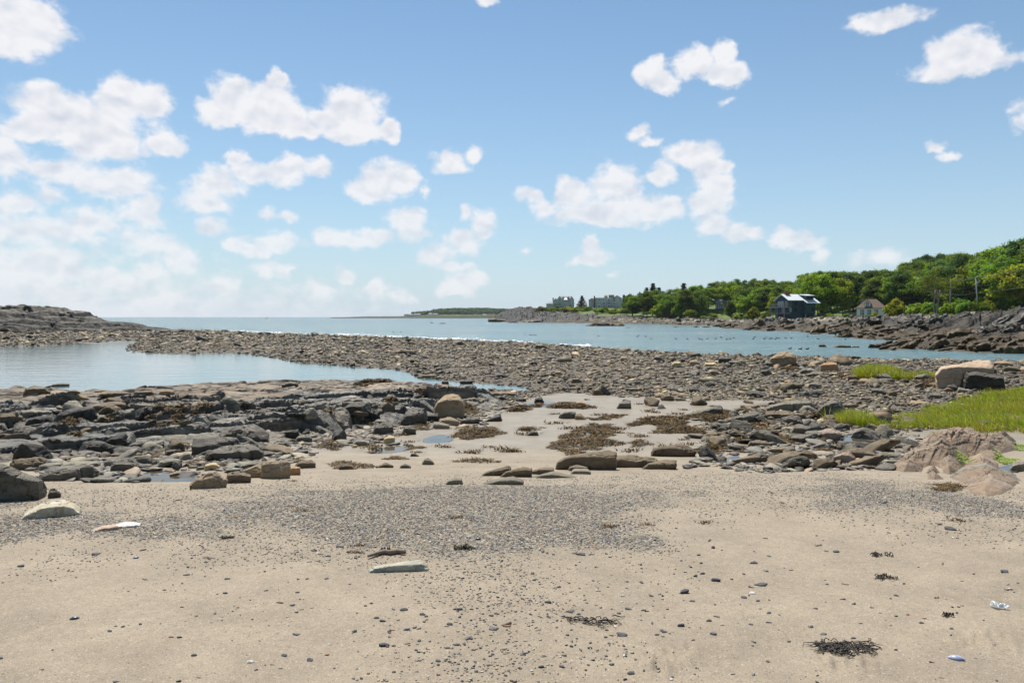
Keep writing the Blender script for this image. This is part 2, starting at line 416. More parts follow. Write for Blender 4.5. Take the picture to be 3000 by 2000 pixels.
POOL = [(-900,1018),(-200,1016),(0,1016),(173,1010),(286,1002),(357,998),(420,1000),(380,1014),(379,1022),(403,1032),(508,1036),(666,1034),(740,1037),(802,1047),(875,1063),(952,1068),
        (1051,1074),(1191,1086),(1219,1102),(1296,1112),(1349,1120),(1419,1124),(1470,1128),(1516,1132),(1554,1135),(1540,1145),(1470,1141),(1428,1146),(1401,1152),(1366,1146),(1260,1146),
        (1191,1142),(1170,1131),(1082,1127),(1026,1127),(889,1133),(840,1131),(700,1142),(666,1142),(508,1150),(280,1158),(259,1162),(151,1158),(144,1136),(74,1141),(0,1145),(-300,1150),(-900,1150)]
SHORE = [(459,966),(596,970),(659,971),(800,979),(910,982),(1051,986),(1191,992),(1331,998),(1500,1005),(1596,1008),(1716,1018),(1821,1025),(1996,1036),(2200,1045),(2351,1046),(2445,1052),
         (2551,1055),(2831,1060),(3000,1064)]
HEAD = [(3000,1036),(2850,1032),(2760,1027),(2690,1022),(2600,1026),(2572,1023),(2600,1012),(2663,1006),(2680,996),(2600,997),(2506,992),(2470,982),(2442,978),(2374,977),(2340,971),(2212,969),(2190,966),(2119,960),(2080,953),(2000,953),
        (1930,949),(1834,948),(1800,947.5),(1740,946.5),(1630,946),(1560,944.5),(1487,944.5),(1460,942.5),(1425,938.5)]
def zpoly(P_): return np.array([at_z(x, y, 0.0) for x, y in P_])
pool_w = zpoly(POOL); shore_w = zpoly(SHORE); head_w = zpoly(HEAD)
head_line = np.vstack([[[62, 62]], head_w, [[-12, 700], [10, 860], [120, 980], [900, 1100]]])
head_poly = np.vstack([head_line, [[1500, 1100], [1500, 62]]])
sea_line = np.vstack([[[-3000, 260], [-300, 225], [-130, 205]], shore_w, [[52, 52]], head_line])
sea_poly = np.vstack([sea_line, [[1500, 1100], [9000, 1500], [9000, 9000], [-9000, 9000], [-9000, 260]]])
def seg_dist(Q, line, closed):
    A = line; B = np.roll(line, -1, 0)
    if not closed: A, B = line[:-1], line[1:]
    best = np.full(len(Q), 1e18)
    for a, b in zip(A, B):
        d = b - a; t = np.clip(((Q - a) @ d) / max(d @ d, 1e-9), 0, 1)
        e = Q - a - t[:, None] * d; best = np.minimum(best, (e * e).sum(1))
    return np.sqrt(best)
def inside(Q, poly):
    A = poly; B = np.roll(poly, -1, 0); c = np.zeros(len(Q), bool)
    x, y = Q[:, 0], Q[:, 1]
    for a, b in zip(A, B):
        if a[1] == b[1]: continue
        m = ((a[1] > y) != (b[1] > y)) & (x < (b[0] - a[0]) * (y - a[1]) / (b[1] - a[1]) + a[0]); c ^= m
    return c
def sdf(Q, poly):
    d = seg_dist(Q, poly, True); return np.where(inside(Q, poly), -d, d)
def zb(y): return np.interp(y, [0, 4, 7, 8, 9, 11, 14, 20, 26, 32], [1.19, 1.17, 1.08, 1.0, .87, .62, .36, .10, .02, 0])
PUDDLES = [('P', [(405,1392),(430,1378),(480,1372),(530,1380),(600,1388),(690,1384),(640,1400),(520,1404),(440,1404)]), ('F', [(1530,610),(1640,540),(1720,480),(1900,450),(2100,480),(2230,530),(2180,570),(2000,630),(1700,640)]),
           ('E', [(1570,660),(1600,615),(1760,590),(1830,620),(1780,655),(1660,668)]), ('F', [(1200,370),(1240,300),(1320,290),(1430,330),(1430,385),(1300,395)]), ('F', [(230,770),(330,725),(450,715),(440,760),(330,780)]),
           ('G', [(1990,640),(2040,585),(2180,555),(2240,600),(2150,660),(2060,665)]), ('E', [(950,790),(1060,740),(1220,720),(1340,730),(1120,790)]), ('3', [(400,650),(560,630),(640,640),(560,680),(420,690)])]
PUDDLE_W = []
HOUSE_PADS = []      # (x, y, radius, z): ground levelled under a house
def H(x, y, full=False):
    """height of the bare ground; water level is 0"""
    x = np.atleast_1d(np.asarray(x, float)); y = np.broadcast_to(np.asarray(y, float), x.shape).astype(float)
    Q = np.stack([x, y], 1)
    sp = sdf(Q, pool_w); sse = sdf(Q, sea_poly)
    s = np.minimum(sp, sse)
    wob = fbm(xyz(x * .35, y * .35), 3)
    land = .44 * (1 - np.exp(-np.maximum(s, 0) / 5.5)) + zb(y) + .05 * wob * ss(0, 3, s) * ss(12, 20, y)
    hs = -sdf(Q, head_poly)                       # metres inland on the headland
    base = np.interp(y, [120, 190, 250, 380, 440, 470, 560], [4.0, 3.2, 1.9, 2.2, 4.2, 5.6, 8.6])
    s0 = np.interp(y, [200, 330, 430, 520], [62, 58, 22, 120])
    hh = base * ss(-2, np.interp(y, [100, 300, 480], [30, 26, 22]), hs) + np.interp(y, [100, 250, 330, 450, 600], [20, 19, 12, 11, 3]) * ss(0, 75, hs - s0)
    land = np.where((hs > 0) & (y > 60), np.maximum(hh, 0.05 + .02 * np.minimum(hs, 20)), land)
    for (cx, cy, r, z) in HOUSE_PADS:
        w = 1 - ss(r * .7, r * 1.5, np.hypot(x - cx, y - cy)); land = land * (1 - w) + z * w
    for w, c, r, z0 in PUDDLE_W:
        k = np.hypot(x - c[0], y - c[1]) < r * 1.3 + .8
        if k.any():
            e = 1 - ss(-.08, .40, sdf(Q[k], w)); land[k] = land[k] * (1 - e) + (z0 - .055) * e
    sea = np.where(sp < 0, -np.minimum(.9, .10 * -sp), -np.minimum(6, .07 * -sse))
    z = np.where(s > 0, land, sea)
    near = 1 - ss(9, 16, y)
    z = z + near * (.018 * fbm(xyz(x * .5, y * .5, 3.), 3) + .006 * fbm(xyz(x * 3, y * 3, 5.), 2))
    if full: return z, s, sp, sse, hs
    return z
def G(px, py):
    """where the sight line through a photo pixel meets the bare ground"""
    px = np.atleast_1d(np.asarray(px, float)); py = np.atleast_1d(np.asarray(py, float))
    a, b = ray(px, py)
    ts = np.geomspace(2.0, 1000, 420)
    t_hit = np.full(px.shape, np.nan); prev = np.full(px.shape, 2.0)
    gz = H((a[:, None] * ts).ravel(), np.broadcast_to(ts, (len(px), len(ts))).ravel()).reshape(len(px), -1)
    gz = np.maximum(gz, 0.0)
    f = EYE + b[:, None] * ts - gz
    out = []
    for i in range(len(px)):
        k = np.argmax(f[i] <= 0)
        if f[i, k] > 0: k = len(ts) - 1
        k = max(k, 1); f0, f1 = f[i, k - 1], f[i, k]
        t = ts[k - 1] + (ts[k] - ts[k - 1]) * (f0 / (f0 - f1) if f0 != f1 else 0)
        out.append((a[i] * t, t, EYE + b[i] * t))
    return np.array(out)
def G1(px, py): return tuple(G(px, py)[0])
def gpoly(z, pts): return G([p[0] for p in zp(z, pts)], [p[1] for p in zp(z, pts)])[:, :2]

# hollows that hold a puddle
_pw = []
for zk, pts in PUDDLES:
    w = gpoly(zk, pts)
    for _ in range(2): w = np.stack([.75 * w + .25 * np.roll(w, -1, 0), .25 * w + .75 * np.roll(w, -1, 0)], 1).reshape(-1, 2)
    w = w + .05 * np.stack([perlin(xyz(w[:, 0] * 3, w[:, 1] * 3, 1.)), perlin(xyz(w[:, 0] * 3, w[:, 1] * 3, 9.))], 1)
    c = w.mean(0); r = float(np.abs(w - c).max()) * .9; z0 = float(np.min(H(w[:, 0], w[:, 1])))
    _pw.append((w, c, r, z0))
PUDDLE_W += _pw
HOUSE_PADS += [(91, 262, 10, 1.9), (124, 275, 9, 3.4), (34, 566, 14, 9.4), (65, 566, 15, 9.4), (103, 404, 8, 7.2)]
# ------------------------------------------------------------------ ground sheet
GRAVEL = [gpoly('P', q) for q in (
    [(-150,1480),(120,1500),(300,1500),(420,1520),(420,1560),(250,1585),(-150,1590)],
    [(900,1440),(1250,1420),(1600,1425),(1950,1440),(1980,1480),(1860,1520),(1780,1580),(1650,1610),(1300,1615),(1050,1590),(900,1560),(560,1545),(540,1500)],
    [(2400,1400),(2700,1430),(2800,1460),(3100,1470),(3100,1530),(2800,1500),(2400,1470)])]
GRAVEL2 = gpoly('P', [(-300,1440),(500,1420),(900,1410),(1200,1395),(1700,1390),(2100,1370),(2600,1390),(3300,1450),(3300,1620),(2700,1560),(2200,1500),(1900,1530),(1800,1640),(1650,1760),(1500,1900),(1250,1900),(1150,1700),(700,1680),(400,1640),(-300,1620)])
def gravel_mask(x, y):
    Q = np.stack([x, y], 1); n = fbm(xyz(x * 1.3, y * 1.3, 9.), 4) * .55
    g = np.zeros(len(x))
    for P_ in GRAVEL: g = np.maximum(g, ss(-.7, .7, -sdf(Q, P_) + n * 1.1))
    g2 = ss(-.5, .8, -sdf(Q, GRAVEL2) + n * 1.2) * .34
    return np.maximum(g, g2)
def build_ground():
    ang = np.concatenate([np.linspace(-180, -48, 60)[:-1], np.linspace(-48, 48, 760), np.linspace(48, 180, 60)[1:-1]])
    rad = np.concatenate([[0.0], np.geomspace(0.8, 1400, 640)])
    A, Rr = np.meshgrid(np.radians(ang), rad[1:])
    x = (np.sin(A) * Rr).ravel(); y = (np.cos(A) * Rr).ravel()
    na, nr = len(ang), len(rad) - 1
    z, s, sp, sse, hs = H(x, y, True)
    d = np.hypot(x, y)
    # scuffed footprints and paw marks in the near sand
    marks = [zp('8', [(760, 893)])[0] + (.13,), zp('8', [(680, 932)])[0] + (.11,), zp('8', [(2210, 808)])[0] + (.13,), zp('8', [(2100, 832)])[0] + (.10,), zp('8', [(1560, 905)])[0] + (.15,), zp('8', [(1450, 925)])[0] + (.07,)]
    for (mx, my, r) in marks:
        gx, gy, _ = G1(mx, my); q = np.hypot(x - gx, (y - gy) * .8) / r
        k = q < 2
        z[k] += .022 * (1 - ss(.5, 1.3, q[k])) * fbm(xyz(x[k] * 22, y[k] * 9, 2.), 2)
    # colour zones (what the ground is made of)
    n1 = fbm(xyz(x * .6, y * .6, 1.), 4); n2 = fbm(xyz(x * .13, y * .13, 6.), 3)
    col = np.zeros((len(x), 3))
    sand = np.array([.268, .222, .163]); wet = np.array([.258, .214, .152]); bar = np.array([.10, .083, .062]); bed = np.array([.10, .115, .09])
    col[:] = sand * (1 + .06 * n1)[:, None]
    w = ss(10.5, 15, y + n1 * 1.5)[:, None]; col = col * (1 - w) + wet * (1 + .12 * n1)[:, None] * w
    chan = gpoly('P', [(1130,1330),(1250,1260),(1400,1215),(1520,1180),(1640,1150),(1800,1160),(2090,1172),(2300,1170),(2130,1200),(2060,1230),(2100,1300),(2000,1340),(2100,1390),(1000,1400),(930,1370)])
    cobb = ss(30, 35, y + 2 * n1) * (hs < 0)
    cd = ss(-.6, .6, sdf(np.stack([x, y], 1), chan) + n1 * .7)
    cobb = np.maximum(cobb, ss(17, 21, y) * cd) * (1 - ss(0, .5, -sdf(np.stack([x, y], 1), chan)))
    w = cobb[:, None]; col = col * (1 - w) + bar * (1 + .3 * n1)[:, None] * w
    w = ss(0, .35, -s)[:, None]; col = col * (1 - w) + bed * w
    # headland: weed-dark foot, bleached rock, then turf
    k = (hs > 0) & (y > 60)
    hsn = hs + 5 * n2
    c = np.array([.055, .040, .022]) * (1 - ss(8, 13, hsn))[:, None] + np.array([.075, .065, .048]) * ss(8, 13, hsn)[:, None]
    g = ss(20, 27, hsn)[:, None]; c = c * (1 - g) + np.array([.085, .125, .028]) * (1 + .3 * n1)[:, None] * g
    col[k] = c[k]
    grav = gravel_mask(x, y) * (1 - ss(11, 13.5, y))
    wetv = np.maximum(ss(11, 16, y + n1) * (1 - cobb), .9 * ss(.1, -.1, s)) * (hs < 0)
    V = np.vstack([[[0, 0, float(H(0, 0)[0])]], np.stack([x, y, z], 1)])
    i = np.arange(nr - 1)[:, None] * na; j = np.arange(na)[None]
    jn = (j + 1) % na
    q = np.stack([i + j, i + jn, i + na + jn, i + na + j], -1).reshape(-1, 4) + 1
    t = np.stack([np.zeros(na, int), (np.arange(na) + 1) % na + 1, np.arange(na) + 1], 1)
    pre = lambda a: np.concatenate([[a[0]], a])
    me = mesh('ground', V, [t, q[:, ::-1]], MAT['ground'], True, np.vstack([col[:1], col]), attrs={'gravel': pre(grav), 'wet': pre(wetv), 'hill': pre(((hs > 0) & (y > 60)).astype(float)), 'cobb': pre(cobb)})
    bm = bmesh.new(); bm.from_mesh(me); bmesh.ops.recalc_face_normals(bm, faces=bm.faces)
    bm.to_mesh(me); bm.free()
    if me.polygons[len(me.polygons) // 2].normal.z < 0: me.flip_normals()
    tag(link('ground', me), kind='structure')

MAT = {}
def ground_mat():
    m, nt, b = new_mat('ground_sand'); L = nt.links
    geo = nd(nt, 'ShaderNodeNewGeometry'); P = geo.outputs['Position']
    A = lambda n: (lambda a: (setattr(a, 'attribute_name', n), a)[1])(nd(nt, 'ShaderNodeAttribute'))
    col = A('Col').outputs['Color']; gr = A('gravel').outputs['Fac']; wet = A('wet').outputs['Fac']; hill = A('hill').outputs['Fac']
    # sand: grains of several colours, soft drift tone
    g1 = noise_n(nt, P, 170, 3, 0.8); g2 = noise_n(nt, P, 2.2, 6, 0.6, 0.3); g3 = noise_n(nt, P, 22, 4, 0.7)
    v = nd(nt, 'ShaderNodeTexVoronoi', i_Scale=150.0); L.new(P, v.inputs['Vector'])
    c = mixc(nt, 1.0, col, ramp(nt, g1.outputs['Fac'], 0.25, 0.75, 0.66, 1.32), 'MULTIPLY')
    c = mixc(nt, 1.0, c, ramp(nt, g2.outputs['Fac'], 0.3, 0.7, 0.88, 1.10), 'MULTIPLY')
    c = mixc(nt, 1.0, c, ramp(nt, g3.outputs['Fac'], 0.3, 0.7, 0.91, 1.08), 'MULTIPLY')
    sv = nd(nt, 'ShaderNodeSeparateColor'); L.new(v.outputs['Color'], sv.inputs[0])
    dots = ramp(nt, sv.outputs[0], 0.93, 0.97, 0, .6); c = mixc(nt, dots, c, (.10, .085, .07))
    dots2 = ramp(nt, sv.outputs[1], 0.96, 0.985, 0, .5); c = mixc(nt, dots2, c, (.5, .44, .36))
    # fine gravel between the pebbles, finer shell grit at its margins
    vg = nd(nt, 'ShaderNodeTexVoronoi', i_Scale=58.0); L.new(P, vg.inputs['Vector'])
    sg = nd(nt, 'ShaderNodeSeparateColor'); L.new(vg.outputs['Color'], sg.inputs[0])
    gc = mixc(nt, ramp(nt, sg.outputs[0], 0.2, 0.45), (.088, .088, .088), (.30, .248, .17))
    gc = mixc(nt, ramp(nt, sg.outputs[1], 0.66, 0.72), gc, (.165, .158, .145))
    gc = mixc(nt, ramp(nt, sg.outputs[2], 0.88, 0.92), gc, (.40, .37, .32))
    gc = mixc(nt, ramp(nt, sg.outputs[1], 0.05, 0.03), gc, (.28, .15, .095))
    th = nd(nt, 'ShaderNodeMath', operation='ADD'); L.new(gr, th.inputs[0])
    tn = nd(nt, 'ShaderNodeMath', operation='MULTIPLY_ADD'); L.new(g3.outputs['Fac'], tn.inputs[0]); tn.inputs[1].default_value = 1.1; tn.inputs[2].default_value = -0.55
    L.new(tn.outputs[0], th.inputs[1])
    gm = ramp(nt, th.outputs[0], 0.30, 0.62)
    c = mixc(nt, gm, c, gc)
    # turf, weed and rock on the headland
    h1 = noise_n(nt, P, 0.5, 6, 0.7); c = mixc(nt, hill, c, mixc(nt, 1.0, col, ramp(nt, h1.outputs['Fac'], 0.3, 0.7, 0.45, 1.6), 'MULTIPLY'))
    L.new(c, b.inputs['Base Color'])
    b.inputs['Specular IOR Level'].default_value = 0.35
    L.new(ramp(nt, wet, 0, 1, 0.88, 0.42), b.inputs['Roughness'])
    hgt = mixc(nt, 0.5, g1.outputs['Fac'], g3.outputs['Fac'])
    nb = bump_n(nt, hgt, 0.35, 0.012)
    vh = mixc(nt, gm, (0.5, 0.5, 0.5), vg.outputs['Distance'])
    nb = bump_n(nt, vh, 0.8, 0.02, nb)
    L.new(nb, b.inputs['Normal'])
    return m
MAT['ground'] = ground_mat()
build_ground()

# ------------------------------------------------------------------ water
def water_mat(name, col, rough, amp, scale, stretch):
    m, nt, b = new_mat(name); L = nt.links
    geo = nd(nt, 'ShaderNodeNewGeometry')
    mp = nd(nt, 'ShaderNodeMapping'); mp.inputs['Scale'].default_value = (1.0, stretch, 1.0); mp.inputs['Rotation'].default_value = (0, 0, 0.18)
    L.new(geo.outputs['Position'], mp.inputs[0])
    n1 = noise_n(nt, mp.outputs[0], scale, 5, 0.62, 0.2); n2 = noise_n(nt, mp.outputs[0], scale * .13, 4, 0.55); n3 = noise_n(nt, mp.outputs[0], scale * .018, 3, 0.5)
    cc = mixc(nt, ramp(nt, n3.outputs['Fac'], 0.35, 0.65), col, tuple(c * 1.25 for c in col))
    L.new(cc, b.inputs['Base Color'])
    b.inputs['IOR'].default_value = 1.33; b.inputs['Roughness'].default_value = rough
    # gusts roughen the surface in patches
    am = nd(nt, 'ShaderNodeMath', operation='MULTIPLY'); L.new(n1.outputs['Fac'], am.inputs[0]); L.new(ramp(nt, n3.outputs['Fac'], 0.3, 0.7, 0.55, 1.3), am.inputs[1])
    nb = bump_n(nt, am.outputs[0], 1.0, amp)
    nb = bump_n(nt, n2.outputs['Fac'], 1.0, amp * 7.0, nb)
    L.new(nb, b.inputs['Normal'])
    return m
MAT['sea'] = water_mat('sea_water', (.10, .162, .166), .2, .22, 1.1, 2.2)
MAT['pool'] = water_mat('pool_water', (.09, .145, .15), .05, .004, 2.2, 2.6)
def flat_poly(name, P_, z, mat):
    from mathutils.geometry import tessellate_polygon
    tr = tessellate_polygon([[Vector((p[0], p[1], 0)) for p in P_]])
    V = np.array([(p[0], p[1], z) for p in P_]); Fc = np.array(tr, np.int32)
    a = V[Fc[:, 1]] - V[Fc[:, 0]]; b_ = V[Fc[:, 2]] - V[Fc[:, 0]]
    fl = (a[:, 0] * b_[:, 1] - a[:, 1] * b_[:, 0]) < 0; Fc[fl] = Fc[fl][:, ::-1]
    return tag(link(name, mesh(name, V, Fc, mat, False)), kind='structure')
MAT['puddle'] = water_mat('puddle_water', (.06, .055, .04), .03, .002, 6.0, 1.5)
for w, c, r, z0 in PUDDLE_W:
    flat_poly('puddle', c + (w - c) * (1 + .12 / np.maximum(np.linalg.norm(w - c, axis=1), .2))[:, None], z0 - .022, MAT['puddle'])
sw = sea_line.copy(); n_sh = len(shore_w)
sw[3:3 + n_sh, 1] -= np.minimum(4.0, 2 + shore_w[:, 1] * .02); sw[:3, 1] -= 10
sw[3 + n_sh] = (62, 48)
hd = np.vstack([[[72, 58]], head_w + np.array([6.0, 4.0]), [[30, 700], [60, 850], [160, 960], [900, 1080]]])
sea_sheet = np.vstack([sw[:4 + n_sh], hd, [[9000, 1400], [9000, 9000], [-9000, 9000], [-9000, 250]]])
flat_poly('sea', sea_sheet, 0.0, MAT['sea'])
flat_poly('tide_pool', [(-75, 31), (-30, 31), (-2, 30), (4, 33), (3, 38), (-4, 52), (-24, 76), (-52, 96), (-64, 108), (-75, 100)], 0.001, MAT['pool'])
# ------------------------------------------------------------------ stone materials
MAT['slate'] = rock_mat('slate_rock', (.074, .064, .050), (.175, .157, .130), (.020, .018, .014), 1.6, .52, 1.2, .24, .45, bump=1.4)
MAT['tan'] = rock_mat('tan_rock', (.265, .19, .112), (.36, .275, .175), (.10, .072, .045), 1.4, .72, 0.8, .18, .3)
MAT['pink'] = rock_mat('pinkish_rock', (.275, .205, .155), (.36, .285, .225), (.12, .085, .065), 1.6, .75, 1.5, .12, .28)
MAT['brown'] = rock_mat('brown_rock', (.125, .094, .063), (.20, .158, .112), (.045, .034, .024), 1.5, .68, 1.6, .2, .32)
MAT['grey'] = rock_mat('grey_rock', (.195, .178, .15), (.31, .285, .24), (.08, .07, .058), 1.6, .66, 1.0, .2, .3, bump=1.3)
MAT['black'] = rock_mat('dark_wet_rock', (.034, .029, .023), (.08, .07, .057), (.018, .016, .013), 1.6, .5, 0.8, .25, .35, bump=1.4)
MAT['white'] = rock_mat('pale_quartz_rock', (.47, .405, .28), (.60, .55, .45), (.25, .2, .13), 4.0, .7, 0, .05, .3)
MAT['chalk'] = rock_mat('white_stone', (.62, .60, .55), (.72, .70, .66), (.45, .41, .36), 4.0, .7, 0, .05, .3)
MAT['pale_green'] = rock_mat('pale_green_stone', (.36, .355, .28), (.50, .46, .35), (.17, .17, .15), 5.0, .65, 1.0, .05, .3)
MAT['yellow'] = rock_mat('yellow_stone', (.46, .34, .165), (.55, .43, .25), (.3, .21, .1), 4.0, .62, 0, .08, .35)
MAT['orange'] = rock_mat('orange_stone', (.40, .225, .105), (.48, .32, .18), (.22, .12, .06), 4.0, .7, 0, .08, .3)
MAT['warm_tan'] = rock_mat('warm_tan_boulder', (.37, .265, .175), (.46, .355, .25), (.17, .115, .075), 1.2, .7, 0.6, .1, .3)
MAT['salmon'] = rock_mat('salmon_stone', (.42, .30, .215), (.5, .39, .30), (.30, .20, .14), 4.0, .7, 0, .08, .3)
MAT['rust'] = rock_mat('weedy_dark_rock', (.075, .055, .032), (.125, .092, .05), (.03, .024, .016), 2.0, .55, 0, .25, .4)
MAT['stones'] = attr_mat('mixed_cobbles', .62, .4, 26, .38, .5, .03)
MAT['pebbles'] = attr_mat('mixed_pebbles', .55, .4, 160, .3, .3, .004)

# ------------------------------------------------------------------ stone shapes
def remeshed(V, Fc, h, smooth_it=2, sf=0.5):
    me = bpy.data.meshes.new('tmp'); me.from_pydata([tuple(v) for v in V], [], [tuple(f) for f in Fc]); me.update()
    o = bpy.data.objects.new('tmp', me); C.objects.link(o)
    md = o.modifiers.new('r', 'REMESH'); md.mode = 'VOXEL'; md.voxel_size = h; md.adaptivity = 0
    if smooth_it:
        sm = o.modifiers.new('s', 'SMOOTH'); sm.factor = sf; sm.iterations = smooth_it
    dg = bpy.context.evaluated_depsgraph_get(); ev = o.evaluated_get(dg); m2 = ev.to_mesh()
    n = len(m2.vertices); v = np.empty(n * 3); m2.vertices.foreach_get('co', v)
    nn = np.empty(n * 3); m2.vertices.foreach_get('normal', nn)
    lt = np.empty(len(m2.polygons), int); m2.polygons.foreach_get('loop_total', lt)
    li = np.empty(len(m2.loops), int); m2.loops.foreach_get('vertex_index', li)
    ev.to_mesh_clear(); bpy.data.objects.remove(o); bpy.data.meshes.remove(me)
    q = li.reshape(-1, 4) if (lt == 4).all() else None
    if q is None:
        st = np.concatenate([[0], np.cumsum(lt)[:-1]])
        q4 = [li[s:s + 4] for s, t in zip(st, lt) if t == 4]; q3 = [li[s:s + 3] for s, t in zip(st, lt) if t == 3]
        q = [np.array(q4).reshape(-1, 4), np.array(q3).reshape(-1, 3)]
    return v.reshape(-1, 3), nn.reshape(-1, 3), q
def hull(P_):
    bm = bmesh.new()
    for p in P_: bm.verts.new(p)
    r = bmesh.ops.convex_hull(bm, input=bm.verts)
    bmesh.ops.delete(bm, geom=[v for v in bm.verts if not v.link_faces], context='VERTS')
    bm.verts.index_update(); V = [v.co[:] for v in bm.verts]; Fc = [[v.index for v in f.verts] for f in bm.faces]
    bm.free(); return V, Fc
def weather(V, Nn, size, seed, lump=.05, strata=.02, crack=.02, axis=(.25, .12, 1.), fr=1.0):
    o = seed * 13.7
    P_ = V / size
    d = lump * size * fbm(P_ * 2.2 * fr + o, 4)
    if strata:
        ax = np.array(axis); ax = ax / np.linalg.norm(ax)
        t = (P_ @ ax) * 9 * fr + 1.4 * fbm(P_ * 1.6 + o + 5, 3)
        saw = t - np.floor(t); lay = perlin(xyz(np.floor(t) * 3.7 + o, 0.3, 0.7))
        d = d + strata * size * (lay + (saw - .5) * .7)
    if crack:
        r = np.abs(fbm(P_ * 2.6 * fr + o + 31, 3)); d = d - crack * size * (1 - ss(0, .09, r)) * 1.6
    return V + Nn * d[:, None]
def chop(v, seed, n=16, lo=.62, hi=.98, keep=.93):
    r = np.random.default_rng(seed + 4000); c = (v.max(0) + v.min(0)) / 2; e = (v.max(0) - v.min(0)) / 2 + 1e-6
    u = (v - c) / e
    for _ in range(n):
        a = r.normal(size=3); a[2] = abs(a[2]) * .9 - .1; a /= np.linalg.norm(a)
        o = r.uniform(lo, hi) * np.abs(u @ a).max() ; d = u @ a - o
        u = u - np.maximum(d, 0)[:, None] * a * keep
    return c + u * e
def stone_mesh(name, P_, mat, seed, res=22, lump=.05, strata=.02, crack=.02, smooth_it=2, axis=(.25, .12, 1.), fr=1.0):
    P_ = np.asarray(P_, float); size = float(np.max(P_.max(0) - P_.min(0)))
    V, Fc = hull(P_)
    v, n, q = remeshed(V, Fc, size / (res * 1.35), 7 if smooth_it == 3 else smooth_it)
    if smooth_it <= 1: v = chop(v, seed)
    v = weather(v, n, size, seed, lump, strata, crack, axis, fr)
    return mesh(name, v, q, MAT[mat] if isinstance(mat, str) else mat, True)
def random_stone(seed, kind):
    r = np.random.default_rng(seed)
    if kind == 'round':
        p = r.normal(size=(40, 3)); p /= np.linalg.norm(p, axis=1)[:, None]; p *= np.array([1, .8, .62]) * r.uniform(.85, 1.1, (40, 1))
        return p * .5
    if kind == 'slab':
        n = r.integers(5, 8); a = np.sort(r.uniform(0, 2 * np.pi, n) + 0); rad = r.uniform(.7, 1.05, n)
        x, y = np.cos(a) * rad, np.sin(a) * rad * r.uniform(.5, .8); t = r.uniform(.10, .2)
        top = np.stack([x * .93, y * .93, np.full(n, t)], 1) + r.normal(0, .03, (n, 3)); bot = np.stack([x, y, np.full(n, -t)], 1)
        return np.vstack([top, bot]) * .5
    n = 13; p = r.uniform(-1, 1, (n, 3)); p = p / np.maximum(np.abs(p).max(1)[:, None], 1e-3) * r.uniform(.75, 1, (n, 1)); p *= np.array([1, r.uniform(.6, .85), r.uniform(.42, .7)])
    return p * .5

# ------------------------------------------------------------------ bedrock ledges (fractured height fields)
def cells(x, y, sx, sy, ang, seed, warp=.25):
    ca, sa = math.cos(ang), math.sin(ang)
    w = fbm(xyz(x * .5, y * .5, seed), 3) * warp
    u = (x * ca + y * sa) / sx + w; v = (-x * sa + y * ca) / sy + w * .7
    iu, iv = np.floor(u).astype(int), np.floor(v).astype(int)
    f1 = np.full(x.shape, 9.); f2 = np.full(x.shape, 9.); idc = np.zeros(x.shape, int); du = np.zeros(x.shape); dv = np.zeros(x.shape)
    for a in (-1, 0, 1):
        for b in (-1, 0, 1):
            h = _perm[(_perm[(iu + a + 57 * seed) & 255] + iv + b) & 255]
            jx = (h / 255.) * .8 + .1; jy = (_perm[h + 31] / 255.) * .8 + .1
            ex = u - (iu + a + jx); ey = v - (iv + b + jy); d = np.hypot(ex, ey)
            m = d < f1; f2 = np.where(m, f1, np.minimum(f2, d)); idc = np.where(m, h, idc); du = np.where(m, ex, du); dv = np.where(m, ey, dv); f1 = np.where(m, d, f1)
    return f2 - f1, idc, du * sx, dv * sy
def blocks(x, y, sx, sy, ang, seed, off, tilt, bias=(0, 0), crack=.08, cw=.08):
    e, i, du, dv = cells(x, y, sx, sy, ang, seed)
    o = (_perm[i + 11] / 255. - .5) * 2 * off
    tu = (_perm[i + 77] / 255. - .5) * 2 * tilt + bias[0]; tv = (_perm[i + 140] / 255. - .5) * 2 * tilt + bias[1]
    return o + tu * du + tv * dv - crack * (1 - ss(0, cw, e)), i
def field_object(name, poly, step, hfun, mat, soft, colfun=None, lift=0.0):
    """closed rock body: height field over a world polygon, its rim sunk into the ground"""
    lo, hi = poly.min(0) - soft, poly.max(0) + soft
    nx, ny = int((hi[0] - lo[0]) / step) + 2, int((hi[1] - lo[1]) / step) + 2
    X, Y = np.meshgrid(np.linspace(lo[0], hi[0], nx), np.linspace(lo[1], hi[1], ny)); x, y = X.ravel(), Y.ravel()
    e = -sdf(np.stack([x, y], 1), poly) + .35 * soft * fbm(xyz(x * 1.1, y * 1.1, 8.), 4)
    g = H(x, y); rise, col = hfun(x, y, e, g)
    z = np.where(e > -soft * .5, rise, g - .35)
    keep = (e > -soft).reshape(ny, nx)
    i = np.arange(ny - 1)[:, None] * nx + np.arange(nx - 1)[None]
    kq = keep[:-1, :-1] & keep[1:, :-1] & keep[:-1, 1:] & keep[1:, 1:]
    q = np.stack([i, i + 1, i + nx + 1, i + nx], -1)[kq]
    used = np.unique(q); rm = np.full(nx * ny, -1); rm[used] = np.arange(len(used))
    me = mesh(name, np.stack([x, y, z], 1)[used], rm[q], mat, False, col[used])
    return link(name, me)
MAT['ledge'] = rock_mat('slate_ledge', (.110, .098, .079), (.27, .25, .218), (.016, .014, .011), 1.7, .44, 1.8, 0, .6, attr=True, bump=1.5, cracks=1.0)
MAT['tan_ledge'] = rock_mat('tan_ledge_rock', (.265, .212, .155), (.35, .29, .22), (.05, .04, .03), 1.0, .66, 3.2, 0, .3, attr=True, bump=1.6, cracks=1.0)
MAT['pink_ledge'] = rock_mat('pink_ledge_rock', (.27, .20, .138), (.35, .27, .20), (.085, .06, .042), 2.0, .72, 2.6, 0, .25, attr=True, bump=1.6, cracks=1.0)
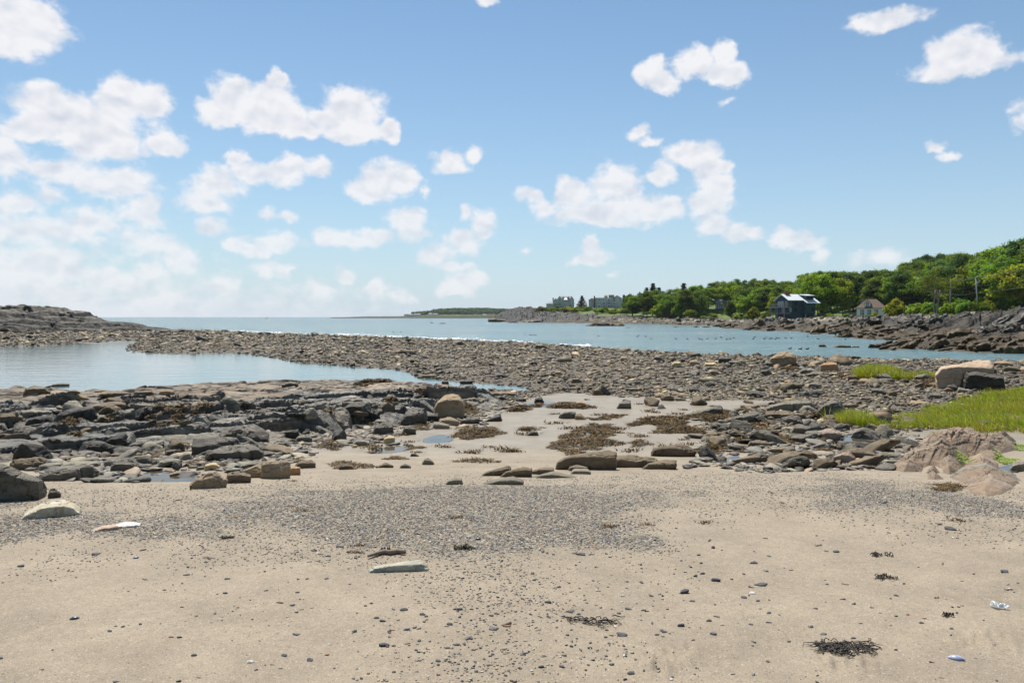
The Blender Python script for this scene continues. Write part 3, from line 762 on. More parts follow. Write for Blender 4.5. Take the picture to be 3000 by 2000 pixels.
LEDGE_T = gpoly('P', [(-160,1165),(0,1150),(90,1146),(150,1160),(262,1166),(420,1158),(560,1150),(700,1142),(850,1134),(1000,1129),(1090,1129),(1170,1133),(1200,1144),(1300,1150),(1390,1158),(1330,1170),(1130,1168),(1000,1180),(800,1192),(420,1196),(200,1206),(0,1224),(-160,1230)])
LEDGE_G = gpoly('P', [(-200,1230),(0,1218),(200,1200),(420,1190),(800,1186),(1000,1176),(1130,1166),(1330,1166),(1440,1172),(1480,1186),(1400,1200),(1330,1212),(1240,1238),(1130,1246),(1000,1266),(900,1290),(760,1302),(560,1306),(420,1322),(250,1340),(0,1356),(-200,1370)])
# lay the strata of the ledge in slabs that dip away from the beach: smooth backs, broken steps towards it
def tan_h(x, y, e, g):
    b1, i1 = blocks(x, y, 5.0, 1.0, .06, 5, .05, .03, (0, .05), .06, .05)
    b2, i2 = blocks(x, y, 1.8, .42, .04, 9, .035, .04, (0, .06), .03, .06)
    n = fbm(xyz(x * .9, y * 3.0, 2.), 4)
    b3, i3 = blocks(x, y, 3.2, .16, .02, 31, .03, .02, (0, .12), .05, .10)
    z = g + ss(-.2, .9, e) * (.26 + 1.3 * b1 + 1.2 * b2 + 1.2 * b3 + .035 * n) - .10 * (1 - ss(-.2, .5, e))
    k = .80 + .4 * (_perm[i1 + 5] / 255.); warm = (_perm[i2 + 60] / 255. - .5) * .14
    return z, np.stack([k * (1 + warm), k, k * (1 - warm)], 1)
def grey_h(x, y, e, g):
    big, i0 = blocks(x, y, 3.6, 1.5, .16, 21, .15, .06, (.03, -.01), .10, .05)
    b1, i1 = blocks(x, y, 2.0, .62, .20, 3, .15, .12, (.05, .01), .10, .05)
    b2, i2 = blocks(x, y, .60, .24, .28, 14, .075, .22, (.04, .02), .06, .09)
    b3, i3 = blocks(x, y, .26, .11, .25, 33, .028, .25, (.04, .02), .03, .12)
    rough = ss(-.5, .35, fbm(xyz(x * .3, y * .3, 4.), 3))
    n = fbm(xyz(x * 3.0, y * 6.0, 2.), 4); n0 = fbm(xyz(x * .35, y * .5, 7.), 2)
    z = g + ss(-.3, .8, e) * (.22 + .09 * n0 + big + (.7 + .4 * rough) * b1 + (.2 + .55 * rough) * b2 + (.15 + .5 * rough) * b3 + .018 * n) - .12 * (1 - ss(-.3, .5, e))
    k = .60 + .55 * (_perm[i1 + 5] / 255.) + .15 * (_perm[i2 + 9] / 255. - .5); warm = (_perm[i1 + 60] / 255. - .3) * .18
    k = k * (1 - .14 * rough)
    return z, np.stack([k * (1 + warm), k, k * (1 - warm)], 1)
tag(field_object('rock_ledge', LEDGE_T, .05, tan_h, MAT['tan_ledge'], .5), 'low tan bedrock ledge with flat layered top along the near edge of the tide pool', 'rock ledge')
tag(field_object('rock_ledge', LEDGE_G, .034, grey_h, MAT['ledge'], .6), 'broad dark grey slate ledge broken into tilted blocks in front of the tan ledge', 'rock ledge')
# the pinkish outcrops at the right-hand end of the beach
PINK1 = gpoly('G', [(300,640),(560,400),(760,260),(900,240),(1000,200),(1240,150),(1330,140),(1440,85),(1580,90),(1700,240),(1820,270),(1960,150),(2120,115),(2230,210),(2240,360),(2060,420),(1950,520),(1720,470),(1500,440),(1440,600),(1220,760),(1080,690),(960,600),(860,640),(770,690),(500,690)])
PINK2 = gpoly('G', [(1200,800),(1330,660),(1500,470),(1640,440),(1850,470),(2000,580),(2250,720),(2330,850),(2270,960),(2120,1030),(1760,1080),(1600,1035),(1420,1010),(1450,880)])
PINK5 = gpoly('G', [(800,795),(860,640),(990,590),(1080,650),(1090,760),(1180,800),(1020,810),(930,810)])
def pink_h(hgt, sx, sy, ang, seed, tl, w=.5, vv=0, vx=0):
    def f(x, y, e, g):
        b1, i1 = blocks(x, y, sx, sy, ang, seed, .06, .16, (.10, .10), .06, .06)
        b2, i2 = blocks(x, y, sx * .35, sy * .3, ang + .1, seed + 4, .03, .22 * tl, (0, .06), .03, .10)
        b3, i3 = blocks(x, y, sx * .14, sy * .12, ang + .15, seed + 9, .012, .22 * tl, (0, .06), .012, .12)
        # flowing grooves of the folded rock
        ca, sa = math.cos(ang), math.sin(ang); v = (-x * sa + y * ca); u = x * ca + y * sa
        fl = fbm(xyz(u * 1.0, v * 7.0 + 1.5 * fbm(xyz(x, y, 3.), 2), seed), 3)
        top = ss(-.10, w, e); z = g + top * (hgt + .3 * hgt * fbm(xyz(x * .9, y * .7, seed + .5), 2) + tl * (b1 * 1.1 + b2 * .7 + b3 * .5) + .035 * fl) - .08 * (1 - ss(-.1, .1, e))
        k = .86 + .24 * (_perm[i1 + 5] / 255.) + .05 * fl; warm = (_perm[i2 + 60] / 255. - .5) * .08
        vein = np.exp(-((u - 1.15 * np.sin(v * .5) - vx) / .05) ** 2) * vv
        cl = np.stack([k * (1 + warm), k, k * (1 - warm)], 1)
        return z + .05 * vein, cl * (1 - vein[:, None]) + np.array([1.25, 1.65, 2.0]) * vein[:, None] * k[:, None]
    return f
for P_, hh, sx, sy, an, sdd, tl, w, vv, lb in ((PINK1, .22, 1.1, .4, .75, 6, 1.0, .40, 0, 'long jagged pinkish brown outcrop with slanting grooves below the tall marsh grass'),
        (PINK2, .26, 1.5, .8, 1.15, 12, .55, .8, 1, 'smooth pale pink domed outcrop with a grey quartz vein at the gravel edge'),
        (PINK5, .12, .8, .4, 1.2, 29, .5, .3, 0, 'low smooth pink rock nub half buried in gravel between two outcrops')):
    cc = P_.mean(0); vx = cc[0] * math.cos(an) + cc[1] * math.sin(an) + .15
    tag(field_object('rock_outcrop', P_, .021, pink_h(hh, sx, sy, an, sdd, tl, w, vv, vx), MAT['pink_ledge'], .18), lb, 'rock outcrop')
LEDGE_Z = {}
# ------------------------------------------------------------------ boulders and rocks that can be picked out one by one
_bvh = {}
from mathutils.bvhtree import BVHTree
def surface_bvh():
    V, Fc = [], []
    for o in C.objects:
        if o.type == 'MESH' and (o.name.split('.')[0] in ('rock_ledge', 'rock_outcrop')):
            n = len(o.data.vertices); v = np.empty(n * 3); o.data.vertices.foreach_get('co', v)
            li = np.empty(len(o.data.loops), int); o.data.loops.foreach_get('vertex_index', li)
            b = len(V); V += v.reshape(-1, 3).tolist(); Fc += (li.reshape(-1, 4) + b).tolist()
    return BVHTree.FromPolygons(V, Fc)
BV = surface_bvh()
def top_z(x, y):
    z = float(H(x, y)[0]); h = BV.ray_cast(Vector((x, y, 8)), Vector((0, 0, -1)))
    return max(z, h[0].z) if h[0] is not None else z
def top_zs(Q):
    z = H(Q[:, 0], Q[:, 1])
    for i, (a, b) in enumerate(Q):
        h = BV.ray_cast(Vector((a, b, 8)), Vector((0, 0, -1)))
        if h[0] is not None and h[0].z > z[i]: z[i] = h[0].z
    return z
def GS(px, py):
    """sight line on the ground or on a ledge, whichever it meets first"""
    g = Vector(G1(px, py)); o = Vector((0, 0, EYE)); d = (g - o)
    h = BV.ray_cast(o, d.normalized(), d.length)
    return h[0] if h[0] is not None else g
def boulder(kind, label, cat, z, sil, mat, depth=.8, ft=.6, fd=1.0, res=26, lump=.04, strata=.02, crack=.02, smooth_it=2, axis=(.3, .1, 1.), group=None, sink=.06, seed=None, fx=0.0, fr=1.0, dist=None):
    """a rock whose outline seen from the beach is sil; built solid with real depth (depth x width), a lower front (ft) and its foot in the ground"""
    pts = zp(z, sil); xs = [p[0] for p in pts]; ys = [p[1] for p in pts]
    cx, yb, yt = (min(xs) + max(xs)) / 2, max(ys), min(ys)
    g = GS(cx, yb) if dist is None else Vector(at_d(cx, yb, dist)); d = g.y; k = d / F
    w = (max(xs) - min(xs)) * k; dep = depth * w; h = (yb - yt) * k
    a = math.atan2(g.x, g.y)
    tn = (EYE - g.z) / g.y; ft = ft * .8
    P_ = []
    for x, y in pts:
        X = (x - cx) * k; Z = max((yb - y) * k, 0); Z = max(Z - dep * .45 * tn, .35 * Z)     # what shows above the near foot is partly depth
        P_.append((X, dep * .5, Z - (sink * h if Z < .15 * h else 0)))
        P_.append((X * .93 + fx * w, 0.0 + dep * .05, min(Z, h * (ft + (1 - ft) * .25)) - (sink * h if Z < .15 * h else 0)))
        P_.append((X * .55, dep, Z * .72 - sink * h))
        P_.append((X * .97, dep * .25, -sink * h - .03))
    global _seed; _seed += 1
    me = stone_mesh(kind, P_, mat, seed or _seed, res, lump, strata, crack, smooth_it, axis, fr)
    o = link(kind, me, None, (g.x, g.y, g.z), (0, 0, -a * fd)); tag(o, label, cat, group); return o
_seed = 100
B = boulder
# left edge and the foot of the slate ledge
B('boulder', 'big angular grey boulder with dark undercut front at the left edge of the gravel', 'boulder', 'C', [(-140,860),(-150,300),(0,290),(110,370),(330,520),(560,590),(650,690),(675,760),(660,845),(300,885)], 'slate', .75, .42, 1, 40, .03, .012, .02, 1, sink=.03)
B('rock', 'small grey slab leaning on the right end of the big left boulder', 'rock', 'C', [(670,790),(700,700),(760,700),(830,775),(800,830),(700,840)], 'slate', .7, .5)
B('boulder', 'half buried cream and yellow quartz boulder on gravel at left', 'boulder', 'C', [(330,1080),(380,990),(560,890),(720,855),(870,870),(1000,940),(1085,1020),(1060,1085),(700,1110)], 'white', .8, .45, 1, 34, .035, 0, .02, 2)
B('stone', 'flat white and salmon stone lying at the edge of the left gravel', 'stone', 'C', [(1400,1250),(1480,1222),(1600,1200),(1740,1192),(1870,1200),(1915,1222),(1850,1250),(1560,1262)], 'chalk', .55, .35, 1, 30, .035, 0, .02, 2)
B('stone', 'salmon pink end piece lying against the flat white stone', 'stone', 'C', [(1262,1290),(1300,1262),(1400,1234),(1540,1214),(1620,1235),(1570,1275),(1440,1292)], 'salmon', .6, .35, 1, 24, .04, 0, .02, 2)
B('boulder', 'wide dark wedge shaped slate boulder with cracked face behind the left boulder', 'boulder', 'C', [(455,530),(560,490),(760,400),(1050,365),(1180,385),(1290,460),(1400,525),(1330,600),(700,605),(560,580)], 'slate', .5, .55, 1, 40, .025, .015, .02, 1)
B('rock', 'grey flat topped slab behind the wide wedge boulder', 'rock', 'C', [(840,380),(880,325),(1000,330),(1340,345),(1360,385),(1270,435),(900,430)], 'grey', .7, .5)
B('rock', 'pale olive rock left of the flat topped slab', 'rock', 'C', [(530,440),(560,370),(640,340),(840,350),(850,400),(700,455)], 'grey', .7, .5)
B('boulder', 'cube like dark boulder with lit top beside the little tide puddle', 'boulder', 'C', [(1520,490),(1540,380),(1590,310),(1700,290),(1890,262),(1895,380),(1880,495),(1700,500)], 'slate', .8, .55, 1, 36, .03, .02, .03, 1)
B('boulder', 'long dark brown slab with shaded front at the left edge', 'boulder', 'C', [(110,400),(130,300),(330,282),(600,285),(605,360),(560,430),(300,455)], 'brown', .45, .5, 1, 34, .03, .03, .02, 1)
B('rock', 'thin layered slab above the long brown slab at left', 'rock', 'C', [(20,290),(60,240),(330,228),(620,238),(640,265),(500,292)], 'brown', .5, .5, 1, 30, .02, .04, .02, 1)
B('rock', 'brown banded slab in the middle of the slab row at left', 'rock', 'C', [(800,320),(820,255),(1000,250),(1180,262),(1210,290),(1000,330)], 'brown', .5, .5, 1, 30, .02, .04, .02, 1)
B('rock', 'low tan slab pointing right above the cube boulder', 'rock', 'C', [(1030,345),(1150,300),(1330,278),(1350,310),(1340,345),(1150,350)], 'grey', .6, .5)
B('boulder', 'black faced boulder with pale lit top left of the seaweed hollow', 'boulder', 'C', [(1090,200),(1095,60),(1130,15),(1250,10),(1440,60),(1560,120),(1700,190),(1500,225),(1130,230)], 'black', .7, .6, 1, 36, .03, .02, .02, 1)
B('rock', 'flat lit slab behind the slab row above the cube boulder', 'rock', 'C', [(1500,270),(1520,225),(1700,205),(1930,230),(1925,262),(1700,290)], 'brown', .5, .5)
B('rock', 'small triangular dark rock left of the seaweed bed', 'rock', 'C', [(1740,160),(1780,100),(1850,70),(1980,50),(2000,110),(1880,150)], 'slate', .6, .5)
B('rock', 'upright dark block beside the seaweed bed on the ledge', 'rock', 'D', [(225,640),(230,560),(380,525),(375,610),(350,660)], 'black', .7, .6)
B('rock', 'rounded grey stone left of the cube boulder', 'rock', 'C', [(1430,390),(1450,320),(1510,300),(1560,330),(1545,400),(1480,410)], 'grey', .8, .6)
# centre of the ledge foot
B('boulder', 'largest black faced boulder with flat top in the middle of the rocks', 'boulder', 'D', [(610,700),(620,520),(700,450),(780,435),(960,455),(1350,470),(1560,500),(1570,590),(1300,700),(800,730)], 'slate', .5, .62, 1, 44, .03, .015, .02, 1)
B('boulder', 'rounded dark knobbly boulder lying in front of the largest black boulder', 'boulder', 'D', [(985,690),(1010,640),(1280,590),(1540,580),(1680,610),(1760,680),(1740,780),(1500,800),(1200,795),(1030,760)], 'slate', .6, .6, 1, 38, .05, .015, .03, 2)
B('boulder', 'broad lit slate boulder with sloping back behind the largest black boulder', 'boulder', 'D', [(1110,460),(1200,350),(1500,310),(1620,290),(1840,420),(1720,520),(1600,540),(1300,490)], 'slate', .8, .45, 1, 36, .04, .015, .03, 1)
B('boulder', 'squared tan grey block with pale top and banded front at the beach edge', 'boulder', 'D', [(1690,1010),(1740,800),(1880,770),(2060,770),(2125,840),(2105,1030),(2000,1050),(1750,1030)], 'tan', .6, .6, 1, 38, .02, .02, .02, 1)
B('boulder', 'tan wedge rock joined to the left of the squared block', 'boulder', 'D', [(1430,940),(1560,880),(1740,830),(1790,880),(1780,1020),(1600,1035),(1500,1000)], 'tan', .7, .6, 1, 34, .02, .02, .02, 1)
B('rock', 'smooth grey slab leaning against the squared tan block', 'rock', 'D', [(1350,900),(1480,840),(1640,790),(1735,800),(1740,830),(1560,890),(1420,915)], 'grey', .5, .5)
B('rock', 'split brown rock with a vertical crack in front of the tan wedge', 'rock', 'D', [(1245,1080),(1255,960),(1300,930),(1440,960),(1575,1000),(1570,1060),(1430,1085),(1330,1105)], 'brown', .7, .6, 1, 34, .03, .015, .04)
B('boulder', 'grey tan peaked slab lying lowest of the rocks on the gravel edge', 'boulder', 'D', [(650,1165),(700,1110),(860,1010),(1000,945),(1130,980),(1250,1080),(1080,1130),(760,1185)], 'tan', .5, .5, 1, 38, .03, .025, .02, 1)
B('stone', 'round golden yellow stone in the puddle before the knobbly boulder', 'stone', 'D', [(935,905),(950,850),(1010,822),(1090,825),(1145,870),(1140,915),(1040,928)], 'yellow', .8, .75, 1, 24, .03, 0, 0, 3)
B('stone', 'rough orange stone at the right foot of the squared tan block', 'stone', 'D', [(2100,985),(2120,890),(2190,862),(2255,890),(2260,950),(2180,995)], 'orange', .8, .7, 1, 26, .05, 0, .02, 2)
B('stone', 'knobbly cream and brown stone standing in the little tide puddle', 'stone', 'D', [(450,1030),(465,970),(520,935),(590,950),(620,1010),(560,1045)], 'tan', .8, .7, 1, 24, .06, 0, .02, 2)
B('rock', 'blue grey flat rock left of the golden stone', 'rock', 'D', [(290,850),(330,780),(420,765),(590,780),(590,830),(440,860)], 'grey', .7, .5)
B('rock', 'dark rounded rock between the blue grey rock and golden stone', 'rock', 'D', [(540,875),(570,820),(680,808),(720,840),(660,880)], 'slate', .7, .6)
B('rock', 'pale grey pebble like rock touching the golden stone', 'rock', 'D', [(825,900),(850,870),(920,870),(935,905),(890,925)], 'grey', .8, .7, 1, 20, .03, 0, 0, 3)
B('rock', 'flat dark rock lying in the puddle below the golden stone', 'rock', 'D', [(665,985),(690,945),(800,940),(880,965),(860,1000),(740,1005)], 'slate', .7, .5)
B('rock', 'upright dark slab at the right of the largest black boulder', 'rock', 'D', [(2030,470),(2060,380),(2230,350),(2245,430),(2220,490)], 'black', .6, .6)
B('rock', 'grey lit slab behind the upright dark slab', 'rock', 'D', [(2020,340),(2060,295),(2350,262),(2352,330),(2150,350)], 'slate', .6, .5)
B('rock', 'rounded brown rock right of the knobbly boulder', 'rock', 'D', [(1730,660),(1770,600),(1880,580),(2000,650),(2080,690),(1880,710)], 'brown', .7, .55)
B('rock', 'barrel shaped brown rock right of the orange stone', 'rock', 'E', [(60,950),(90,905),(240,890),(295,930),(280,985),(120,980)], 'brown', .6, .6)
# around the big tan boulder
B('boulder', 'large rounded tan boulder standing on the slate ledge', 'boulder', 'E', [(1655,350),(1650,280),(1690,215),(1780,140),(1870,122),(1940,140),(1990,210),(2010,270),(1985,360),(1930,410),(1840,415),(1720,395)], 'tan', .85, .8, 1, 36, .022, .004, .012, 2)
B('boulder', 'dark slab with broad lit top left of the tan boulder', 'boulder', 'E', [(1240,490),(1280,420),(1330,340),(1420,300),(1590,285),(1590,340),(1480,420),(1300,500)], 'slate', .8, .35, 1, 36, .025, .02, .02, 1)
B('rock', 'black block leaning at the left of the tan boulder', 'rock', 'E', [(1560,430),(1580,370),(1700,350),(1710,400),(1660,445)], 'black', .7, .6)
B('rock', 'olive tan split rock at the foot of the tan boulder', 'rock', 'E', [(1700,450),(1740,410),(1850,390),(1945,440),(1945,490),(1820,500)], 'tan', .6, .55)
B('rock', 'pale grey flat rock in front of the olive tan rock', 'rock', 'E', [(1630,510),(1650,460),(1740,450),(1830,495),(1800,525),(1700,535)], 'grey', .7, .5)
B('rock', 'dark pointed slab to the right of the tan boulder', 'rock', 'E', [(1950,460),(1960,430),(2130,388),(2175,400),(2130,440),(2000,475)], 'slate', .5, .5)
B('rock', 'tilted dark slab right of the tan boulder by wet sand', 'rock', 'E', [(2210,450),(2270,420),(2420,345),(2440,440),(2330,450)], 'black', .6, .55)
B('rock', 'blocky lit rock with black front left of the tan boulder slab', 'rock', 'E', [(940,590),(980,480),(1060,455),(1180,470),(1190,520),(1100,580),(1010,600)], 'slate', .7, .5, 1, 30)
B('rock', 'pale flat stone on top of the blocky lit rock', 'rock', 'E', [(970,480),(980,420),(1060,420),(1120,455),(1060,485)], 'grey', .7, .5)
B('boulder', 'black boulder with curved lit back in the upper ledge', 'boulder', 'E', [(605,340),(620,270),(690,230),(840,225),(960,260),(860,330),(700,350)], 'black', .8, .6, 1, 34, .03, .02, .02, 1)
B('boulder', 'jagged black boulder beside the curved black boulder', 'boulder', 'E', [(850,330),(880,290),(960,285),(1030,330),(1040,400),(980,420),(890,380)], 'black', .7, .7, 1, 34, .04, .02, .03, 1)
B('rock', 'grey faceted rock among seaweed near the wet sand', 'rock', 'E', [(1285,575),(1310,500),(1380,490),(1440,530),(1445,590),(1370,600)], 'slate', .7, .6)
B('rock', 'grey faceted rock in the weed at the left end of the wet sand', 'rock', 'E', [(60,650),(90,610),(210,592),(255,640),(210,685),(120,690)], 'slate', .7, .55)
B('stone', 'rounded tan yellow stone standing on end near the wet sand', 'stone', 'E', [(1065,690),(1080,640),(1140,605),(1200,620),(1205,660),(1130,705)], 'yellow', .8, .7, 1, 24, .02, 0, 0, 3)
B('rock', 'pale tent shaped broken slab left of the tan yellow stone', 'rock', 'E', [(690,710),(760,660),(800,640),(860,665),(905,690),(870,715),(780,730)], 'grey', .6, .5)
B('stone', 'little tan stone before the tent shaped slab', 'stone', 'E', [(705,740),(730,710),(770,720),(770,750)], 'yellow', .8, .7, 1, 16, .02, 0, 0, 2)
B('rock', 'blue grey pyramid rock alone on the wet sand', 'rock', 'E', [(1515,915),(1545,870),(1580,860),(1640,905),(1660,930),(1580,945)], 'grey', .7, .6)
B('rock', 'small dark triangular rock on the wet sand left of the pyramid rock', 'rock', 'E', [(1375,850),(1390,815),(1430,805),(1480,840),(1440,850)], 'rust', .7, .6)
B('rock', 'dark dome rock with yellow weed at the gravel margin', 'rock', 'E', [(1255,985),(1270,950),(1320,932),(1390,960),(1370,985)], 'slate', .7, .6, 1, 22, .03, 0, 0, 3)
B('rock', 'brown flat rock at the gravel margin left of the dome rock', 'rock', 'E', [(1015,980),(1025,945),(1100,920),(1190,950),(1185,980)], 'brown', .6, .5)
B('rock', 'thin brown tilted slab in the dark weed at the gravel margin', 'rock', 'E', [(560,960),(610,925),(700,955),(760,990),(650,1000)], 'brown', .6, .5)
B('rock', 'smooth grey dome rock half sunk in gravel', 'rock', 'E', [(1770,1175),(1810,1125),(1900,1090),(1970,1100),(1990,1155),(1900,1165)], 'grey', .6, .6, 1, 26, .015, 0, 0, 3)
# elongated rocks across the middle of the beach
B('boulder', 'longest smooth brown ridge rock of the middle row', 'boulder', '3', [(630,1200),(650,1140),(720,1105),(900,1070),(1100,1035),(1170,1055),(1150,1090),(960,1130),(840,1190),(700,1215)], 'brown', .35, .6, 1, 44, .02, .008, .012, 3, axis=(-.3, .2, 1))
B('boulder', 'second ridge rock with rounded end in front of the longest ridge', 'boulder', '3', [(925,1160),(945,1120),(1080,1095),(1320,1090),(1490,1100),(1515,1125),(1400,1160),(1200,1190),(980,1195)], 'brown', .35, .6, 1, 44, .025, .008, .012, 3, axis=(-.3, .2, 1))
B('boulder', 'dark brown ridge rock with dry weed at the right of the middle row', 'boulder', '3', [(1440,1080),(1460,1040),(1600,1010),(1700,990),(1820,1050),(1800,1080),(1600,1095),(1500,1105)], 'brown', .5, .55, 1, 38, .03, .015, .02, 2)
B('rock', 'low brown double rock at the right end of the middle row', 'rock', '3', [(1360,1210),(1420,1160),(1560,1125),(1660,1130),(1610,1180),(1480,1205)], 'brown', .5, .55, 1, 30, .03, .012, .02, 3)
B('rock', 'slanting brown rib rock at the left end of the middle row', 'rock', '3', [(20,1265),(60,1230),(260,1170),(285,1190),(250,1220),(120,1260)], 'brown', .35, .6, 1, 34, .02, .01, .01, 3, axis=(-.4, .2, 1))
B('rock', 'second slanting rib rock at the left of the middle row', 'rock', '3', [(180,1270),(230,1230),(380,1185),(460,1195),(350,1230),(220,1275)], 'brown', .35, .6, 1, 30, .02, .01, .01, 3, axis=(-.4, .2, 1))
B('rock', 'rounded brown rock right of the slanting ribs', 'rock', '3', [(430,1255),(450,1215),(560,1190),(640,1195),(640,1225),(520,1250)], 'brown', .5, .6, 1, 30, .02, .01, .01, 3)
B('rock', 'smooth pale grey hump flush with the gravel below the middle row', 'rock', '3', [(30,1335),(140,1295),(300,1268),(390,1305),(300,1320),(100,1340)], 'grey', .5, .5, 1, 34, .012, 0, 0, 3)
B('rock', 'second smooth pale grey hump rock below the longest ridge', 'rock', '3', [(440,1285),(520,1250),(620,1225),(700,1255),(840,1265),(640,1282)], 'grey', .4, .5, 1, 34, .012, 0, 0, 3)
B('rock', 'low grey flat stone at the foot of the second ridge rock', 'rock', '3', [(770,1240),(800,1205),(920,1205),(950,1225),(880,1250)], 'grey', .6, .5, 1, 24, .02, 0, 0, 3)
B('rock', 'brown rock under the left tip of the second ridge', 'rock', '3', [(750,1225),(765,1185),(830,1172),(920,1190),(905,1212)], 'brown', .6, .5, 1, 24, .02, .01, 0, 3)
# rocks on the sandy channel
B('rock', 'dark blocky rock with flat lit top alone on the far wet sand', 'rock', '3', [(1160,695),(1180,650),(1240,635),(1280,650),(1275,695),(1210,705)], 'slate', .8, .6, 1, 30)
B('rock', 'round orange tan rock on weed at the far end of the channel', 'rock', '3', [(820,690),(825,650),(860,638),(895,655),(905,690)], 'orange', .8, .7, 1, 24, .03, 0, 0, 2)
B('rock', 'dark pair of slabs leaning together on the wet sand', 'rock', '3', [(665,785),(690,750),(760,720),(830,735),(800,790),(720,785)], 'slate', .7, .6, 1, 30, .03, .02, .03, 1)
B('rock', 'pale tan slab beside the dark leaning slabs', 'rock', '3', [(810,790),(815,750),(860,745),(910,790),(870,797)], 'tan', .7, .5)
B('rock', 'small blue grey slab tilted in weed on the wet sand', 'rock', '3', [(400,930),(450,880),(500,895),(512,920),(440,930)], 'slate', .6, .6)
B('rock', 'log shaped dark rock pointing right on the wet sand', 'rock', '3', [(1845,760),(1860,735),(1960,680),(2025,670),(2040,690),(1950,745),(1880,770)], 'slate', .4, .6, 1, 34, .02, .015, .01, 2, axis=(-.5, .2, 1))
B('rock', 'dark red rock at the far end of the sandy channel', 'rock', '3', [(955,580),(970,540),(1010,530),(1055,580),(1000,592)], 'rust', .7, .6)
B('rock', 'pointed dark slab behind the dark red rock', 'rock', '3', [(1020,540),(1035,490),(1070,520),(1110,570),(1060,590)], 'slate', .6, .6)
B('rock', 'flat dark slab with pale top at the cobble margin', 'rock', '3', [(1230,550),(1240,530),(1320,522),(1345,545),(1290,560)], 'slate', .6, .5)
B('rock', 'long tan slab in the shallow water at the pool end', 'rock', '3', [(80,600),(85,570),(200,558),(310,560),(330,585),(250,600)], 'tan', .4, .5, 1, 30, .02, .02, .01)
B('rock', 'dark block standing in the shallows right of the long tan slab', 'rock', '3', [(470,650),(480,615),(530,605),(555,640),(540,660)], 'black', .7, .6)
B('rock', 'dark rock with weed beside the long tan slab', 'rock', '3', [(80,560),(85,535),(130,528),(175,545),(165,560)], 'rust', .7, .6)
# right-hand rocks
B('boulder', 'big pale slate boulder with smooth lit back on the right cobbles', 'boulder', 'F', [(715,200),(800,150),(950,110),(1100,60),(1250,60),(1300,110),(1330,180),(1220,225),(1000,200)], 'grey', .7, .4, 1, 38, .02, .01, .02, 1)
B('boulder', 'dark tent shaped slate boulder next to the grass tuft', 'boulder', 'F', [(1350,270),(1360,190),(1480,100),(1600,65),(1700,180),(1690,230),(1550,285),(1420,290)], 'slate', .6, .6, 1, 36, .02, .03, .02, 1, axis=(-.7, .1, .7))
B('boulder', 'dark craggy slab in the weed below the big pale boulder', 'boulder', 'F', [(260,330),(420,270),(560,210),(720,205),(760,260),(740,310),(600,320),(420,350)], 'slate', .6, .5, 1, 36, .04, .03, .03, 1)
B('boulder', 'flat brown slab between the craggy slab and big pale boulder', 'boulder', 'F', [(740,300),(760,215),(960,190),(1200,230),(1240,280),(1100,300),(860,310)], 'brown', .6, .5, 1, 34, .03, .02, .02, 1)
B('rock', 'knobbly black rock with grey top beside the little grass pool', 'rock', 'F', [(910,365),(940,300),(1060,250),(1140,265),(1190,330),(1060,350),(960,375)], 'slate', .7, .5, 1, 32, .05, .02, .03, 1)
B('rock', 'dark wedge rock among brown weed at the right of the sand', 'rock', 'F', [(195,525),(260,440),(400,412),(520,470),(420,510),(280,530)], 'rust', .6, .6, 1, 32, .03, .02, .02, 1)
B('rock', 'upright grey fin rock beside the dark wedge rock', 'rock', 'F', [(160,480),(200,410),(290,365),(310,400),(250,470),(190,500)], 'slate', .4, .7, 1, 30, .02, .03, .01, 1, axis=(-.7, .1, .6))
B('rock', 'thin log shaped dark rock at the left of the right-hand weed', 'rock', 'F', [(0,265),(20,240),(120,180),(240,138),(258,170),(200,215),(80,270)], 'slate', .4, .6, 1, 32, .02, .015, .01, 2)
B('rock', 'rounded brown rock with banding in the right rock row', 'rock', 'F', [(555,600),(580,555),(680,540),(800,570),(810,600),(640,625)], 'brown', .6, .5, 1, 28, .03, .02, .01)
B('boulder', 'pinkish low boulder beside the grass pool', 'boulder', 'F', [(1265,490),(1360,440),(1560,400),(1660,450),(1665,500),(1480,540),(1330,510)], 'pink', .6, .5, 1, 36, .03, .015, .02, 1)
B('rock', 'pale flat slab behind the pinkish low boulder', 'rock', 'F', [(940,440),(1010,395),(1240,385),(1330,420),(1220,455),(1050,450)], 'grey', .5, .4, 1, 30, .015, .01, .01, 1)
B('rock', 'long slanting brown rib at the left of the right rock row', 'rock', 'F', [(335,815),(370,775),(600,730),(690,690),(700,715),(560,790),(420,815)], 'brown', .35, .6, 1, 36, .02, .01, .01, 3, axis=(-.4, .2, 1))
B('rock', 'long brown rib above the slanting rib of the right rock row', 'rock', 'F', [(700,690),(800,650),(1040,600),(1080,615),(1030,650),(860,690)], 'brown', .35, .6, 1, 36, .02, .01, .01, 2, axis=(-.4, .2, 1))
B('rock', 'short upright rib with dark face in the right rock row', 'rock', 'F', [(680,800),(690,750),(850,672),(860,720),(780,770),(720,810)], 'brown', .4, .65, 1, 30, .02, .015, .01, 2)
B('rock', 'rounded brown rock in the middle of the right rock row', 'rock', 'F', [(760,800),(860,730),(1000,690),(1110,660),(1190,700),(1180,750),(1020,765),(880,790)], 'brown', .5, .6, 1, 36, .025, .01, .02, 3)
B('rock', 'dark round rock at the right of the middle brown rock', 'rock', 'F', [(1180,745),(1160,690),(1230,655),(1340,690),(1350,735),(1260,760)], 'brown', .6, .6, 1, 28, .03, .01, .01, 2)
B('boulder', 'rounded tan boulder with folded bands near the pink outcrop', 'boulder', 'F', [(1520,800),(1540,730),(1620,690),(1720,672),(1780,730),(1790,780),(1680,810)], 'pink', .7, .7, 1, 34, .03, .02, .02, 2, axis=(-.3, .2, .8))
